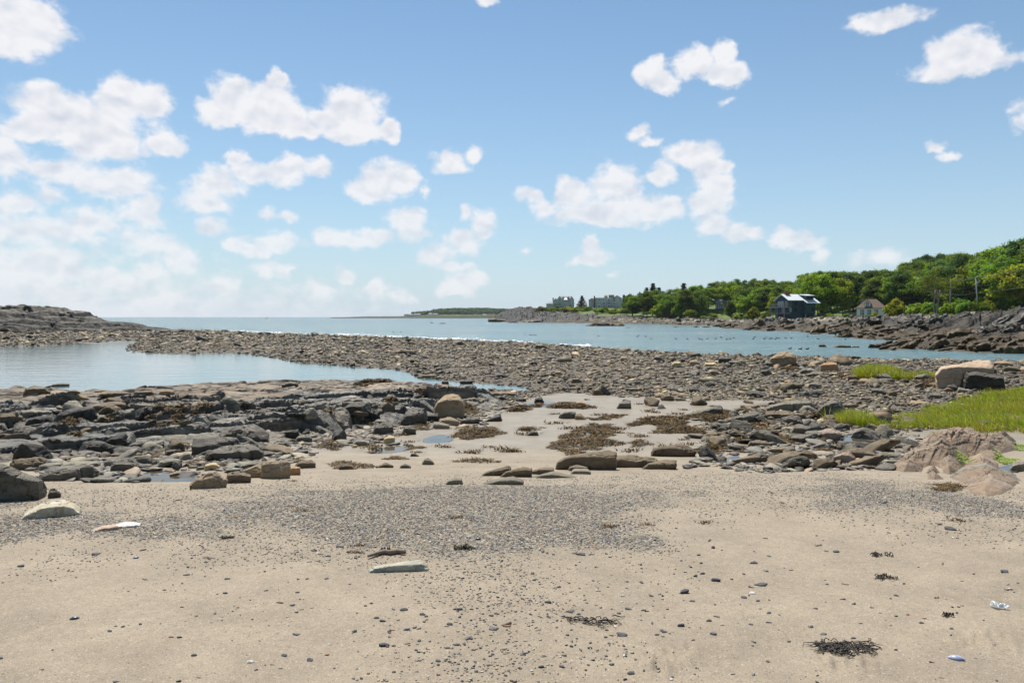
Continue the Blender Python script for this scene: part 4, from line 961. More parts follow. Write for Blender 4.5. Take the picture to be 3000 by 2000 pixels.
B('boulder', 'dark brown whale backed boulder behind the folded tan boulder', 'boulder', 'F', [(1600,690),(1700,650),(1850,630),(2000,680),(2085,740),(2060,775),(1850,760),(1700,720)], 'brown', .5, .6, 1, 38, .025, .02, .01, 2)
B('rock', 'low rounded rock left of the folded tan boulder', 'rock', 'F', [(1340,800),(1380,765),(1480,745),(1570,790),(1540,815)], 'brown', .6, .55, 1, 26, .03, .01, .01, 2)
B('rock', 'flat grey slab right of the whale backed boulder', 'rock', 'F', [(2050,720),(2120,680),(2300,670),(2320,715),(2200,750)], 'grey', .5, .45, 1, 28, .02, .02, .01, 1)
B('rock', 'rounded slate rock by the start of the pink outcrop', 'rock', 'F', [(2130,820),(2150,780),(2260,760),(2290,800),(2220,825)], 'grey', .7, .6)
B('rock', 'pitted grey rock at the far right edge beside green algae', 'rock', 'G', [(2150,660),(2190,590),(2260,520),(2400,500),(2420,640),(2330,670),(2230,690)], 'grey', .7, .6, 1, 28, .06, 0, .03)
# boulders on the far side
B('boulder', 'huge tan boulder with smooth overhanging top at the right', 'boulder', '4', [(1560,530),(1555,420),(1600,360),(1720,330),(1850,290),(1960,285),(2000,320),(1960,400),(1800,470),(1640,545)], 'warm_tan', .8, .8, 1, 44, .03, .01, .015, 2)
B('boulder', 'huge dark squared boulder leaning on the tan boulder at the right', 'boulder', '4', [(1740,540),(1730,470),(1760,380),(1900,385),(2080,410),(2120,450),(2080,530),(1980,555),(1850,560)], 'black', .55, .85, 1, 40, .02, .02, .015, 1)
B('rock', 'brown flat cap rock on top between the tan and dark boulders', 'rock', '4', [(1800,400),(1860,350),(1990,345),(2040,370),(2035,405),(1900,410)], 'brown', .6, .6, 1, 28, .02, .01, .01, dist=float(GS(*zp('4', [(1850, 560)])[0]).y) + 1.4)
B('rock', 'tan rounded boulder behind the huge boulders at the right', 'boulder', '4', [(2010,345),(2040,315),(2140,303),(2180,325),(2150,350)], 'tan', .6, .6, 1, 26, .03, 0, .01)
B('rock', 'dark block at the foot of the huge tan boulder', 'rock', '4', [(1630,550),(1640,510),(1700,495),(1730,530),(1700,560)], 'black', .7, .6)
B('rock', 'pale slab lying below the huge dark boulder', 'rock', '4', [(1730,560),(1740,525),(1840,545),(1870,565),(1790,575)], 'grey', .6, .5)
B('boulder', 'tall angular grey tan boulder on the bar against the water', 'boulder', '4', [(140,330),(160,290),(240,225),(310,210),(370,250),(375,310),(280,320),(220,350)], 'tan', .7, .5, 1, 38, .025, .02, .02, 1)
B('boulder', 'round rusty brown boulder on the bar right of the tall grey boulder', 'boulder', '4', [(580,380),(585,340),(640,305),(710,315),(735,380),(660,395)], 'orange', .8, .7, 1, 30, .04, 0, .02)
B('rock', 'rounded grey rock half hidden in the far grass tuft', 'rock', '4', [(1045,455),(1055,415),(1130,408),(1180,440),(1170,470),(1100,475)], 'slate', .7, .6, 1, 26, .03, .01, .01)
B('rock', 'brown block standing left of the far grass tuft', 'rock', '4', [(810,465),(812,425),(890,420),(892,465),(850,475)], 'brown', .7, .7)
B('rock', 'dark flat topped rock left of the far grass tuft', 'rock', '4', [(380,410),(430,370),(500,355),(560,390),(480,415)], 'slate', .7, .5)
B('rock', 'slate slab right of the dark flat topped rock', 'rock', '4', [(470,420),(520,390),(600,400),(635,435),(540,440)], 'slate', .6, .5)
B('rock', 'orange rounded rock among grey cobbles at right', 'rock', '4', [(272,495),(285,468),(320,463),(350,490),(320,502)], 'orange', .8, .7, 1, 20, .03, 0, 0, 2)
B('rock', 'pale smooth cobble above the big pale boulder', 'rock', '4', [(465,530),(490,495),(540,478),(585,500),(580,535)], 'grey', .7, .6, 1, 22, .02, 0, 0, 3)
B('rock', 'dark squared rock on the cobbles left of the grass bank', 'rock', '4', [(1005,575),(1015,540),(1090,530),(1140,570),(1090,590)], 'slate', .7, .6)
B('rock', 'flat slate slab by the little pool left of the huge boulders', 'rock', '4', [(1475,610),(1500,575),(1600,565),(1640,600),(1560,620)], 'slate', .6, .45)
B('rock', 'tan flat slab on the cobbles before the grass bank', 'rock', '4', [(1310,665),(1350,640),(1480,640),(1510,665),(1400,675)], 'tan', .5, .4)
# rocks along the far side of the bar
for lb, sil, mt in (('yellowish tan block on the bar top', [(1615,340),(1640,305),(1690,310),(1705,345),(1660,360)], 'yellow'), ('dark cube rock on the bar top against the sea', [(2005,320),(2010,275),(2070,265),(2120,285),(2115,325)], 'black'),
        ('rounded tan rock right of the yellowish block', [(1760,340),(1775,300),(1830,292),(1860,325),(1830,350)], 'tan'), ('low golden brown rock on the bar top', [(1890,350),(1900,320),(1980,315),(2010,345),(1950,360)], 'yellow'),
        ('grey dome rock on the bar top left of the tall boulder', [(2085,340),(2100,305),(2170,298),(2205,325),(2150,348)], 'slate'), ('pointed dark rock left on the bar top', [(1450,300),(1480,260),(1520,255),(1565,300),(1500,310)], 'slate'),
        ('tan broken block on the bar near the sea', [(1180,300),(1195,270),(1240,265),(1260,295),(1230,310)], 'tan'), ('dark peaked rock against the sea edge', [(1210,225),(1240,200),(1275,197),(1280,222)], 'rust'),
        ('black weed covered rock at the surf edge', [(475,200),(485,165),(540,160),(580,185),(560,205)], 'rust'), ('brown rounded rock in the middle of the bar', [(775,485),(790,450),(840,442),(870,470),(830,490)], 'brown'),
        ('round orange brown rock in the middle of the bar', [(635,420),(645,395),(690,385),(705,410),(680,425)], 'orange'), ('dark rounded rock on the bar at centre', [(580,290),(590,270),(630,268),(635,292)], 'black')):
    B('rock', lb, 'rock', '3', sil, mt, .7, .65, 1, 22, .03, .01, .01)
for lb, sil, mt in (('flat brown slab lying in the pool end at its far margin', [(1500,585),(1530,565),(1640,558),(1660,575),(1560,590)], 'brown'), ('dark slab rock standing in the pool end', [(1690,640),(1695,615),(1750,610),(1755,640)], 'black'),
        ('wide dark flat rock in the pool end', [(1845,640),(1850,610),(1950,605),(1955,635)], 'black'), ('nearest dark flat rock in the pool end', [(1880,695),(1880,665),(1975,660),(1980,690)], 'black'),
        ('dark rock on the far pool margin', [(830,450),(840,430),(885,428),(890,450)], 'black'), ('black rock on the bar above the pool end', [(1640,540),(1650,500),(1690,495),(1700,535)], 'rust'),
        ('pointed black rock on the pool margin', [(1390,515),(1405,485),(1430,490),(1430,515)], 'black'), ('dark rock on the bar against the surf', [(1880,330),(1890,300),(1925,300),(1930,330)], 'black')):
    B('rock', lb, 'rock', '2', sil, mt, .7, .65, 1, 20, .03, .01, .01)
for lb, sil, mt in (('weed covered mound standing in the pool near the ledge', [(360,645),(390,628),(440,620),(490,635),(500,655),(420,660)], 'rust'),):
    B('rock', lb, 'rock', '2', sil, mt, .7, .5, 1, 22, .05)
for lb, sil, mt in (('low weedy mound in the pool at left', [(405,795),(450,778),(520,775),(570,785),(500,803)], 'rust'), ('dark weedy rock hump at the left pool margin', [(205,850),(225,815),(290,795),(370,810),(410,850),(300,865)], 'rust'),
        ('small knob rock on the ledge at the pool edge', [(555,860),(580,835),(630,830),(665,850)], 'brown'), ('tan rounded slab below the small knob rock', [(480,915),(520,870),(640,855),(735,900),(700,915)], 'tan'),
        ('little brown rock in the pool beside the ledge', [(785,850),(800,838),(850,840),(850,853)], 'rust'), ('pale limpet crusted rock on the ledge at the pool edge', [(1325,870),(1340,835),(1400,825),(1455,850),(1440,875)], 'tan'),
        ('long flat brown slab at the pool edge of the tan ledge', [(815,885),(850,850),(1010,843),(1100,860),(1090,885)], 'brown'), ('short flat brown slab at the pool edge of the tan ledge', [(1115,870),(1130,843),(1260,838),(1285,865)], 'brown'),
        ('dark rounded slab with shaded end on the tan ledge', [(650,1000),(760,950),(960,932),(1035,945),(1035,980),(860,1005)], 'brown'), ('grey lit slab at the left of the slate ledge', [(130,1050),(150,1000),(280,990),(425,1010),(420,1060),(250,1060)], 'grey'),
        ('rounded brown rock at the left edge of the ledge', [(0,1095),(10,1020),(120,1018),(180,1060),(150,1105)], 'brown')):
    B('rock', lb, 'rock', '1', sil, mt, .6, .55, 1, 28, .03, .015, .015)
# ------------------------------------------------------------------ loose stones
_ico = None
def ico(sub):
    bm = bmesh.new(); bmesh.ops.create_icosphere(bm, subdivisions=sub, radius=1.0); bm.verts.index_update()
    V = np.array([v.co[:] for v in bm.verts]); Fc = np.array([[v.index for v in f.verts] for f in bm.faces]); bm.free(); return V, Fc
ICO1, ICO2 = ico(1), ico(2)
def low_stone(seed, sub=2, flat=.45, ang=.5):
    """low-poly worn stone: a sphere cut back by random planes, then flattened"""
    r = np.random.default_rng(seed); V, Fc = (ICO1 if sub == 1 else ICO2); v = V.copy()
    for _ in range(9):
        n = r.normal(size=3); n /= np.linalg.norm(n); o = r.uniform(.45, .85); d = v @ n - o
        v = v - np.maximum(d, 0)[:, None] * n * (.7 + .3 * ang)
    v *= np.array([1, r.uniform(.55, .85), flat * r.uniform(.7, 1.25)]); v += r.normal(0, .02, v.shape)
    return v, Fc
def scatter(protos, pos, size, yaw, tilt, cols, name, mat, label=None, smooth=True):
    VV, FF, CC = [], [], []; nb = 0
    pick = rng.integers(0, len(protos), len(pos))
    for k, (v, f) in enumerate(protos):
        m = np.where(pick == k)[0]
        if not len(m): continue
        c, s_ = np.cos(yaw[m])[:, None], np.sin(yaw[m])[:, None]; tx, ty = tilt[m, 0][:, None], tilt[m, 1][:, None]
        X = v[None, :, 0] * size[m][:, None]; Y = v[None, :, 1] * size[m][:, None]; Z = v[None, :, 2] * size[m][:, None]
        Z2 = Z + X * tx + Y * ty
        P_ = np.stack([X * c - Y * s_, X * s_ + Y * c, Z2], -1) + pos[m][:, None, :]
        n = len(v); FF.append((f[None] + (np.arange(len(m)) * n)[:, None, None]).reshape(-1, f.shape[1]) + nb)
        VV.append(P_.reshape(-1, 3)); CC.append(np.repeat(cols[m], n, 0)); nb += n * len(m)
    me = mesh(name, np.vstack(VV), np.vstack(FF), mat, smooth, np.vstack(CC))
    return tag(link(name, me), kind='stuff')
def palette(n, P_, w, jit=.25):
    P_ = np.array(P_); i = rng.choice(len(P_), n, p=np.array(w) / np.sum(w)); return P_[i] * (1 + rng.uniform(-jit, jit, (n, 1))) * (1 + rng.uniform(-.06, .06, (n, 3)))
BARCOL = ([(.145, .112, .062), (.078, .060, .035), (.25, .195, .105), (.38, .305, .175), (.043, .036, .026), (.175, .16, .13), (.26, .15, .075)], [.28, .27, .16, .05, .14, .07, .03])
CHAN = gpoly('P', [(1130,1330),(1250,1260),(1400,1215),(1520,1180),(1640,1150),(1800,1160),(2090,1172),(2300,1170),(2130,1200),(2060,1230),(2100,1300),(2000,1340),(2100,1400),(1000,1400),(930,1370)])
RUB = [gpoly('P', q) for q in ([(200,1250),(700,1220),(1300,1180),(1500,1190),(1440,1225),(1150,1290),(930,1330),(800,1380),(600,1405),(430,1415),(230,1425),(130,1400),(100,1330)], [(2050,1230),(2500,1230),(2760,1290),(2620,1370),(2400,1392),(2130,1388),(2070,1330)])]
def stone_ok(x, y):
    Q = np.stack([x, y], 1); z, s, sp, sse, hs = H(x, y, True)
    n = fbm(xyz(x * .8, y * .8, 3.), 3) * .5
    ch = sdf(Q, CHAN) + n
    bar = (s > -.5) & (hs < -1) & (ch > 0) & (y > 18 + n * 2) & (np.abs(x) < .68 * y + 2)
    led = np.minimum(sdf(Q, LEDGE_G), sdf(Q, LEDGE_T)); bar &= led > .1
    bar &= ~((x < -.06 * y + 0) & (y < 31.5))
    rub = np.zeros(len(x), bool)
    for P_ in RUB: rub |= sdf(Q, P_) + 1.5 * n < 0
    return z, bar, rub, s
N0 = 90000
d = np.exp(rng.uniform(np.log(9.0), np.log(205), N0)); x = rng.uniform(-.68, .68, N0) * d
z, bar, rub, s = stone_ok(x, d)
# keep the margins of the pool ragged: stones thin out into the water
keep = bar & ((s > .0) | (rng.random(N0) < .35))
x_, d_, z_ = x[keep], d[keep], z[keep]; n = len(x_)
big = rng.random(n) < .06
size = .085 * rng.lognormal(0, .36, n) * (d_ / 32) ** .75 * np.where(big, 1.8, 1.0)
protos = [low_stone(200 + k, 2 if k < 4 else 1, .36 if k % 2 else .5) for k in range(12)]
# sorted into bands: weed-dark wet margins, paler dry crests, drifts of larger and smaller stone
bn = fbm(xyz(x_ * .11, d_ * .16, 3.), 3); bn2 = fbm(xyz(x_ * .3, d_ * .5, 8.), 3)
wetm = 1 - ss(.3, 2.2, s[keep] + bn)
size = size * (1 + .45 * bn2).clip(.5, 1.7)
shade = (1.0 + .48 * bn).clip(.45, 1.45)[:, None] * np.array([1, 1, 1]); bc = palette(n, *BARCOL) * shade
bc = bc * (1 - .62 * wetm[:, None]) + np.array([.05, .035, .015]) * .62 * wetm[:, None]
scatter(protos, np.stack([x_, d_, z_ + size * .10], 1), size, rng.uniform(0, 6.28, n), rng.normal(0, .22, (n, 2)), bc, 'shingle_stones', MAT['stones'])
keep = rub & ~bar & (rng.random(N0) < np.where(x > 0, .5, .75)); x_, d_, z_ = x[keep], d[keep], z[keep]; n = len(x_)
size = .055 * rng.lognormal(0, .55, n)
RUBCOL = ([(.165, .15, .12), (.105, .092, .072), (.27, .235, .175), (.052, .045, .036), (.30, .215, .14)], [.28, .28, .16, .22, .06])
scatter([low_stone(240 + k, 2, .26, 1.0) for k in range(8)], np.stack([x_, d_, z_ + size * .12], 1), size, rng.uniform(0, 6.28, n), rng.normal(0, .16, (n, 2)), palette(n, *RUBCOL), 'rubble_stones', MAT['stones'])

# the 280 largest cobbles of the bar, one object each
def proto_obj(name, seed, kind, mat, res=14, lump=.03):
    return stone_mesh(name, random_stone(seed, kind), mat, seed, res, lump, .02 if kind != 'round' else 0, .015, 1 if kind != 'round' else 2)
cob = [(proto_obj('cobblestone', 300 + k, kd, mt), mt) for k, (kd, mt) in enumerate((('slab', 'grey'), ('block', 'brown'), ('slab', 'brown'), ('round', 'tan'), ('block', 'slate'), ('slab', 'rust'), ('block', 'rust'), ('round', 'brown'), ('slab', 'slate'), ('block', 'slate'), ('slab', 'rust')))]
words = {'grey': 'pale grey', 'brown': 'brown', 'tan': 'tan', 'slate': 'dark grey', 'rust': 'weedy blackish brown'}
cnt = 0; r_ = np.random.default_rng(11)
cand = np.where(bar & (s > -.2) & (d < 120))[0]
# more of the big ones lie to the right, along the top of the bar
for i in r_.permutation(cand):
    if cnt >= 280: break
    rt = ss(-.1, .35, x[i] / d[i]); 
    if r_.random() > .25 + .75 * rt: continue
    me, mt = cob[int(r_.integers(len(cob)))]
    sz = float(r_.lognormal(0, .3) * .46 * (d[i] / 36) ** .55 * (.8 + .45 * rt))
    o = link('cobblestone', me, None, (x[i], d[i], z[i] + sz * .07), (r_.normal(0, .14), r_.normal(0, .14), r_.uniform(0, 6.28)), (sz, sz, sz * r_.uniform(.65, 1.1)))
    tag(o, f'larger {words[mt]} stone standing out among the cobbles of the bar', 'cobble', f'larger {words[mt]} cobbles of the bar'); cnt += 1
# loose broken rock among the ledges
loose = [(proto_obj('loose_rock', 330 + k, kd, mt, 16), mt) for k, (kd, mt) in enumerate((('block', 'slate'), ('slab', 'slate'), ('block', 'grey'), ('slab', 'grey'), ('block', 'brown'), ('slab', 'brown'), ('block', 'black'), ('slab', 'black')))]
LOOSE_A = [gpoly('P', q) for q in ([(0,1210),(420,1200),(1000,1190),(1300,1175),(1440,1180),(1300,1230),(1050,1280),(900,1310),(760,1370),(500,1390),(300,1380),(0,1370)], [(2060,1240),(2420,1220),(2560,1260),(2700,1300),(2600,1360),(2400,1380),(2150,1370),(2060,1330)], [(1700,1170),(2400,1180),(2700,1200),(2450,1215),(2000,1235)])]
words2 = {'slate': 'dark grey', 'grey': 'grey', 'brown': 'brown', 'black': 'black'}
cnt = 0
for k, (P_, num, place) in enumerate(((LOOSE_A[0], 170, 'slate ledge at left'), (LOOSE_A[1], 80, 'weedy rocks at right'), (LOOSE_A[2], 24, 'cobbles behind the wet sand'))):
    lo, hi = P_.min(0), P_.max(0); c_ = 0
    while c_ < num:
        dd = np.exp(r_.uniform(np.log(lo[1]), np.log(hi[1]), 400)); xx = r_.uniform(lo[0], hi[0], 400); ok = inside(np.stack([xx, dd], 1), P_)
        for xi, di in zip(xx[ok], dd[ok]):
            if c_ >= num: break
            me, mt = loose[int(r_.integers(len(loose)))]
            sz = float(np.clip(r_.lognormal(-.88, .48), .16, 1.05)); zz = top_z(xi, di)
            o = link('loose_rock', me, None, (xi, di, zz + sz * .06), (r_.normal(0, .2), r_.normal(0, .2), r_.uniform(0, 6.28)), (sz, sz, sz * r_.uniform(.7, 1.2)))
            tag(o, f'loose broken {words2[mt]} rock lying among the {place}', 'rock', f'loose {words2[mt]} rocks among the {place}'); c_ += 1

# ------------------------------------------------------------------ gravel and pebbles on the sand
def sand_scatter(n0, dens, smin, smax, name, cols, flat=.45):
    d = np.exp(rng.uniform(np.log(3.2), np.log(12.5), n0)); x = rng.uniform(-.68, .68, n0) * d
    k = rng.random(n0) < dens(x, d); x, d = x[k], d[k]; n = len(x); z = H(x, d)
    size = smin * (smax / smin) ** (rng.random(n) ** 1.8)
    pr = [low_stone(400 + q, 1, flat) for q in range(10)]
    return scatter(pr, np.stack([x, d, z + size * .12], 1), size, rng.uniform(0, 6.28, n), rng.normal(0, .2, (n, 2)), palette(n, *cols), name, MAT['pebbles'])
PEBCOL = ([(.085, .086, .09), (.045, .045, .048), (.19, .18, .165), (.36, .29, .20), (.6, .55, .46), (.25, .14, .08), (.18, .145, .10)], [.22, .13, .24, .31, .022, .02, .065])
def dens_g(x, y): return np.clip(gravel_mask(x, y) * 1.0, 0, 1) ** 1.2 * (y < 11.8)
sand_scatter(260000, dens_g, .0046, .0135, 'gravel', PEBCOL)
def fore(x, y):
    px = 1500 + x / y * F; n = fbm(xyz(x * .9, y * .9, 4.), 3)
    band = np.exp(-((px - 1650) / 520) ** 2) * ss(8, 4.5, y) * .8 + ss(5.4, 6.4, y) * 1.25 * np.exp(-((px - 500) / 900) ** 2)
    return np.clip((band + .06) * (1 + 1.0 * n), 0, 1) * .085
sand_scatter(62000, fore, .004, .017, 'scattered_grit', ([(.055, .055, .06), (.14, .135, .13), (.20, .12, .08), (.5, .45, .38)], [.55, .2, .15, .1]))
MAT['peb_dark'] = rock_mat('dark_pebble', (.055, .056, .062), (.09, .092, .10), (.028, .028, .03), 14, .55, 0, .3, .4, cracks=.2)
MAT['peb_grey'] = rock_mat('grey_pebble', (.15, .148, .145), (.21, .205, .20), (.09, .088, .085), 14, .6, 0, .25, .35, cracks=.2)
MAT['peb_brown'] = rock_mat('brown_pebble', (.145, .095, .068), (.20, .14, .10), (.07, .045, .033), 14, .6, 0, .25, .35, cracks=.2)
MAT['peb_red'] = rock_mat('brick_red_pebble', (.30, .145, .085), (.36, .2, .13), (.17, .08, .05), 14, .65, 0, .15, .3, cracks=.2)
MAT['peb_white'] = rock_mat('white_pebble', (.66, .62, .57), (.75, .72, .68), (.5, .45, .4), 14, .6, 0, .08, .35, cracks=.1)
def pebble(px, py, w, mt, kd=None, label=None, yaw=None):
    g = G1(px, py); sc = 1.0 * w * g[1] / F
    kd = kd or 'slab' if mt in ('red', 'brown') else kd or ('slab', 'round', 'block')[int(r_.integers(3))]
    key = (mt, kd, int(r_.integers(3)))
    if key not in PEB: PEB[key] = stone_mesh('beach_pebble', random_stone(500 + len(PEB), kd) * np.array([1, .8, .9]), MAT['peb_' + mt], 500 + len(PEB), 12, .02, 0, 0, 2)
    me = PEB[key]; dx = max(v.co.x for v in me.vertices) * 2
    k = sc / max(dx, .2)
    o = link('beach_pebble', me, None, (g[0], g[1], g[2] + k * .04), (r_.normal(0, .1), r_.normal(0, .1), r_.normal(0, .5) if yaw is None else yaw), (k, k, k * r_.uniform(.7, 1.1)))
    nm = {'dark': 'dark slate grey', 'grey': 'mid grey', 'brown': 'brown', 'red': 'brick red', 'white': 'white'}[mt]
    tag(o, label or f'{nm} pebble lying on the pale foreground sand', 'pebble', None if label else f'{nm} pebbles scattered on the sand'); return o
PEB = {}
# pebbles one can point at in the photo
for z_, pts in (('T', [(820,1060,120,'dark'),(460,1165,85,'dark'),(545,1205,95,'dark'),(1070,1120,90,'dark'),(1540,1050,105,'dark'),(1710,1050,55,'dark'),(1345,1095,60,'brown'),(1120,1190,50,'grey'),(1385,1275,70,'brown'),(870,1315,65,'grey'),(1110,1345,45,'dark'),(1275,1355,45,'brown'),(1610,1285,60,'grey'),(1725,1245,50,'brown'),
        (1650,1340,45,'dark'),(1800,1345,65,'dark'),(2000,1310,135,'grey'),(1970,1132,65,'dark'),(2040,1108,80,'dark'),(860,1500,75,'brown'),(560,1528,150,'dark'),(685,1530,60,'dark'),(1515,1515,75,'dark'),(1610,1512,55,'dark'),(1660,1435,120,'grey'),(520,1408,40,'red'),(630,1415,40,'grey'),(190,382,60,'dark'),(700,632,35,'grey'),(620,685,30,'brown'),
        (300,1348,40,'red'),(310,888,50,'dark'),(1750,560,45,'grey'),(450,1165,60,'dark'),(1500,1220,75,'brown'),(110,722,35,'dark'),(1435,1180,45,'grey'),(150,1335,30,'dark')]),
       ('S', [(265,42,30,'dark'),(1415,182,85,'brown'),(1525,200,32,'grey'),(255,230,38,'dark'),(140,297,55,'dark'),(735,290,55,'grey'),(825,345,45,'dark'),(1695,270,45,'dark'),(1640,343,45,'grey'),(1000,378,45,'dark'),(1265,450,60,'dark'),(615,457,55,'dark'),(1582,512,50,'dark'),(545,613,50,'dark'),(220,648,45,'dark'),(2045,685,35,'dark'),(1885,775,35,'brown'),(915,850,30,'dark'),
        (1380,868,75,'brown'),(2185,45,70,'brown'),(1700,8,50,'dark'),(1275,397,80,'red'),(920,472,65,'red'),(880,415,40,'red'),(1330,525,25,'brown'),(990,735,40,'dark'),(165,1008,30,'dark')]),
       ('8', [(250,728,60,'grey'),(790,605,50,'dark'),(935,550,45,'dark'),(500,802,60,'grey'),(640,620,25,'dark'),(310,868,40,'dark'),(545,975,40,'dark'),(620,692,30,'dark'),(535,680,35,'grey'),(1180,438,22,'grey'),(925,398,30,'dark'),(2015,315,60,'dark'),(1965,292,30,'dark'),(1945,627,35,'brown'),(1980,472,38,'brown'),(2260,512,45,'grey'),(1530,565,38,'brown'),(905,368,15,'dark'),(1160,355,30,'brown'),
        (895,280,25,'brown'),(1165,505,28,'grey'),(1130,643,25,'dark'),(830,645,22,'dark'),(1065,628,28,'dark'),(1145,570,45,'dark'),(940,714,40,'brown'),(965,754,25,'brown'),(700,785,30,'dark'),(925,795,32,'grey'),(1110,830,28,'grey'),(1180,742,30,'dark'),(775,757,36,'dark'),(110,768,25,'dark'),(165,650,35,'dark'),(60,828,22,'dark'),(150,895,28,'grey'),(990,870,12,'dark'),(320,432,35,'dark'),(1710,195,45,'dark'),(2130,905,14,'dark')]),
       ('7', [(670,542,40,'brown'),(1285,652,42,'brown'),(1425,915,40,'dark'),(1305,893,35,'dark'),(890,893,30,'dark'),(785,808,32,'red'),(825,810,25,'dark'),(505,782,28,'dark'),(1495,888,38,'red'),(915,992,28,'brown'),(900,713,22,'dark'),(1365,798,32,'grey'),(195,958,16,'dark'),(1035,607,25,'dark'),(1045,542,30,'dark'),(860,523,25,'dark'),(1185,827,25,'grey'),(95,484,35,'dark'),(650,410,45,'brown'),(1215,430,35,'brown'),(440,430,35,'dark'),(1765,848,50,'dark'),(1870,775,20,'grey'),
        (2150,816,45,'grey'),(1965,866,26,'dark'),(2095,845,26,'dark'),(2175,868,24,'dark'),(1870,838,26,'brown'),(1825,907,20,'brown'),(2320,748,65,'brown'),(2265,772,45,'grey'),(2055,858,24,'dark'),(2225,910,20,'dark'),(535,1012,40,'grey'),(820,1012,25,'dark'),(2065,920,20,'dark'),(2105,682,36,'dark'),(2255,710,25,'dark'),(1940,705,30,'dark'),(1500,541,20,'dark'),(1410,542,18,'dark'),(1385,683,24,'brown'),(1345,663,20,'grey'),(0,905,30,'dark')])):
    for x0, y0, w, mt in pts:
        sx, sy = zp(z_, [(x0, y0)])[0]; pebble(sx, sy, w * Zs[z_][2], mt)
pebble(*zp('8', [(1102, 608)])[0], 22, 'white', 'round', 'round white pebble resting on the sand right of centre')
pebble(*zp('7', [(1148, 924)])[0], 24, 'white', 'round', 'cream white pebble on the open sand near the bottom of the picture')
pebble(*zp('T', [(675, 1322)])[0], 20, 'red', 'slab', 'salmon pink wedge shaped pebble on the sand below the pale green stone')
pebble(*zp('T', [(2140, 1262)])[0], 40, 'red', 'slab', 'largest flat tan red stone on the foreground sand at centre')
for k in range(90):
    px = float(np.clip(r_.normal(1600, 620), 60, 2980)); py = float(r_.uniform(1600, 1985))
    pebble(px, py, float(r_.uniform(9, 20)), str(r_.choice(['dark', 'dark', 'dark', 'grey', 'brown', 'red'])))
B('stone', 'long pale green stone with cream streaks half buried in the foreground sand', 'stone', 'T', [(325,560),(345,500),(420,465),(640,440),(900,412),(1010,412),(1100,450),(1165,515),(1150,545),(900,520),(600,530),(500,555)], 'pale_green', .28, .5, 1, 52, .02, .012, .012, 2, sink=.12, axis=(-.2, .3, 1))
# ------------------------------------------------------------------ seaweed, algae, grass
MAT['weed'] = attr_mat('rockweed', .6, .18, 60, .35, .0, .01, .25)
MAT['wrack'] = attr_mat('dry_black_wrack', .5, .4, 90, .3, .0, .01, 0)
MAT['algae'] = attr_mat('green_algae', .5, .4, 60, .3, .0, .01, .2)
MAT['grass'] = attr_mat('marsh_grass', .5, .3, 3, .25, 0, .01, .35)
def ribbons(base, length, width, head, bend, cols, segs=2, z_up=.5):
    """curved leaf ribbons growing from base points"""
    n = len(base); t = np.linspace(0, 1, segs + 1)
    dirx, diry = np.cos(head), np.sin(head); sx, sy = -diry, dirx
    V = np.zeros((n, segs + 1, 2, 3)); Cc = np.zeros((n, segs + 1, 2, 3))
    for k, tk in enumerate(t):
        out = length * (bend * tk * tk + .12 * tk); up = length * z_up * (tk - .45 * bend * tk * tk)
        wd = width * (1 - .8 * tk ** 2) * .5
        for q, sg in enumerate((-1, 1)):
            V[:, k, q, 0] = base[:, 0] + dirx * out + sx * wd * sg; V[:, k, q, 1] = base[:, 1] + diry * out + sy * wd * sg; V[:, k, q, 2] = base[:, 2] + up
            Cc[:, k, q] = cols
    m = (segs + 1) * 2; i = np.arange(n)[:, None] * m; fs = []
    for k in range(segs):
        fs.append(np.stack([i[:, 0] + 2 * k, i[:, 0] + 2 * k + 1, i[:, 0] + 2 * k + 3, i[:, 0] + 2 * k + 2], 1))
    return V.reshape(-1, 3), np.vstack(fs), Cc.reshape(-1, 3)
def weed_patch(P_, dens, label, name='seaweed_patch', mat='weed', cols=None, ln=.085, wd=.030, hump=.075, cat='seaweed', thin=.2):
    lo, hi = P_.min(0) - .1, P_.max(0) + .1
    area = (hi[0] - lo[0]) * (hi[1] - lo[1]); n = int(min(area * dens, 14000))
    Q = np.stack([r_.uniform(lo[0], hi[0], n), r_.uniform(lo[1], hi[1], n)], 1)
    nn = fbm(xyz(Q[:, 0] * 2.2, Q[:, 1] * 2.2, 7.), 3); e = -sdf(Q, P_) + .22 * nn
    k = (e > 0) & (nn > -.62 + thin) ; Q, e = Q[k], e[k]; n = len(Q)
    if n < 5: return None
    # keep the one connected patch: stray fronds beyond a gap are dropped
    cell = {}
    for i_, (a, b) in enumerate(np.floor(Q / .095).astype(int)): cell.setdefault((int(a), int(b)), []).append(i_)
    best = []; todo = set(cell)
    while todo:
        st_ = [todo.pop()]; comp = []
        while st_:
            c0 = st_.pop(); comp += cell[c0]
            for da in (-1, 0, 1):
                for db in (-1, 0, 1):
                    q_ = (c0[0] + da, c0[1] + db)
                    if q_ in todo: todo.remove(q_); st_.append(q_)
        if len(comp) > len(best): best = comp
    Q, e = Q[best], e[best]; n = len(Q)
    z = top_zs(Q); mound = hump * ss(0, .35, e) * (1 + .6 * fbm(xyz(Q[:, 0] * 4, Q[:, 1] * 4, 2.), 2))
    sc = np.clip(Q[:, 1] / 16, .8, 1.9)
    base = np.stack([Q[:, 0], Q[:, 1], z + mound * r_.uniform(.2, 1, n)], 1)
    L_ = ln * r_.lognormal(0, .3, n) * sc; c = palette(n, *(cols or WEEDCOL), .3)
    V, Fc, Cc = ribbons(base, L_, wd * r_.uniform(.6, 1.3, n) * sc, r_.uniform(0, 6.28, n), r_.uniform(.6, 1.1, n), c, 2, .34)
    o = link(name, mesh(name, V, Fc, MAT[mat], False, Cc)); return tag(o, label, cat)
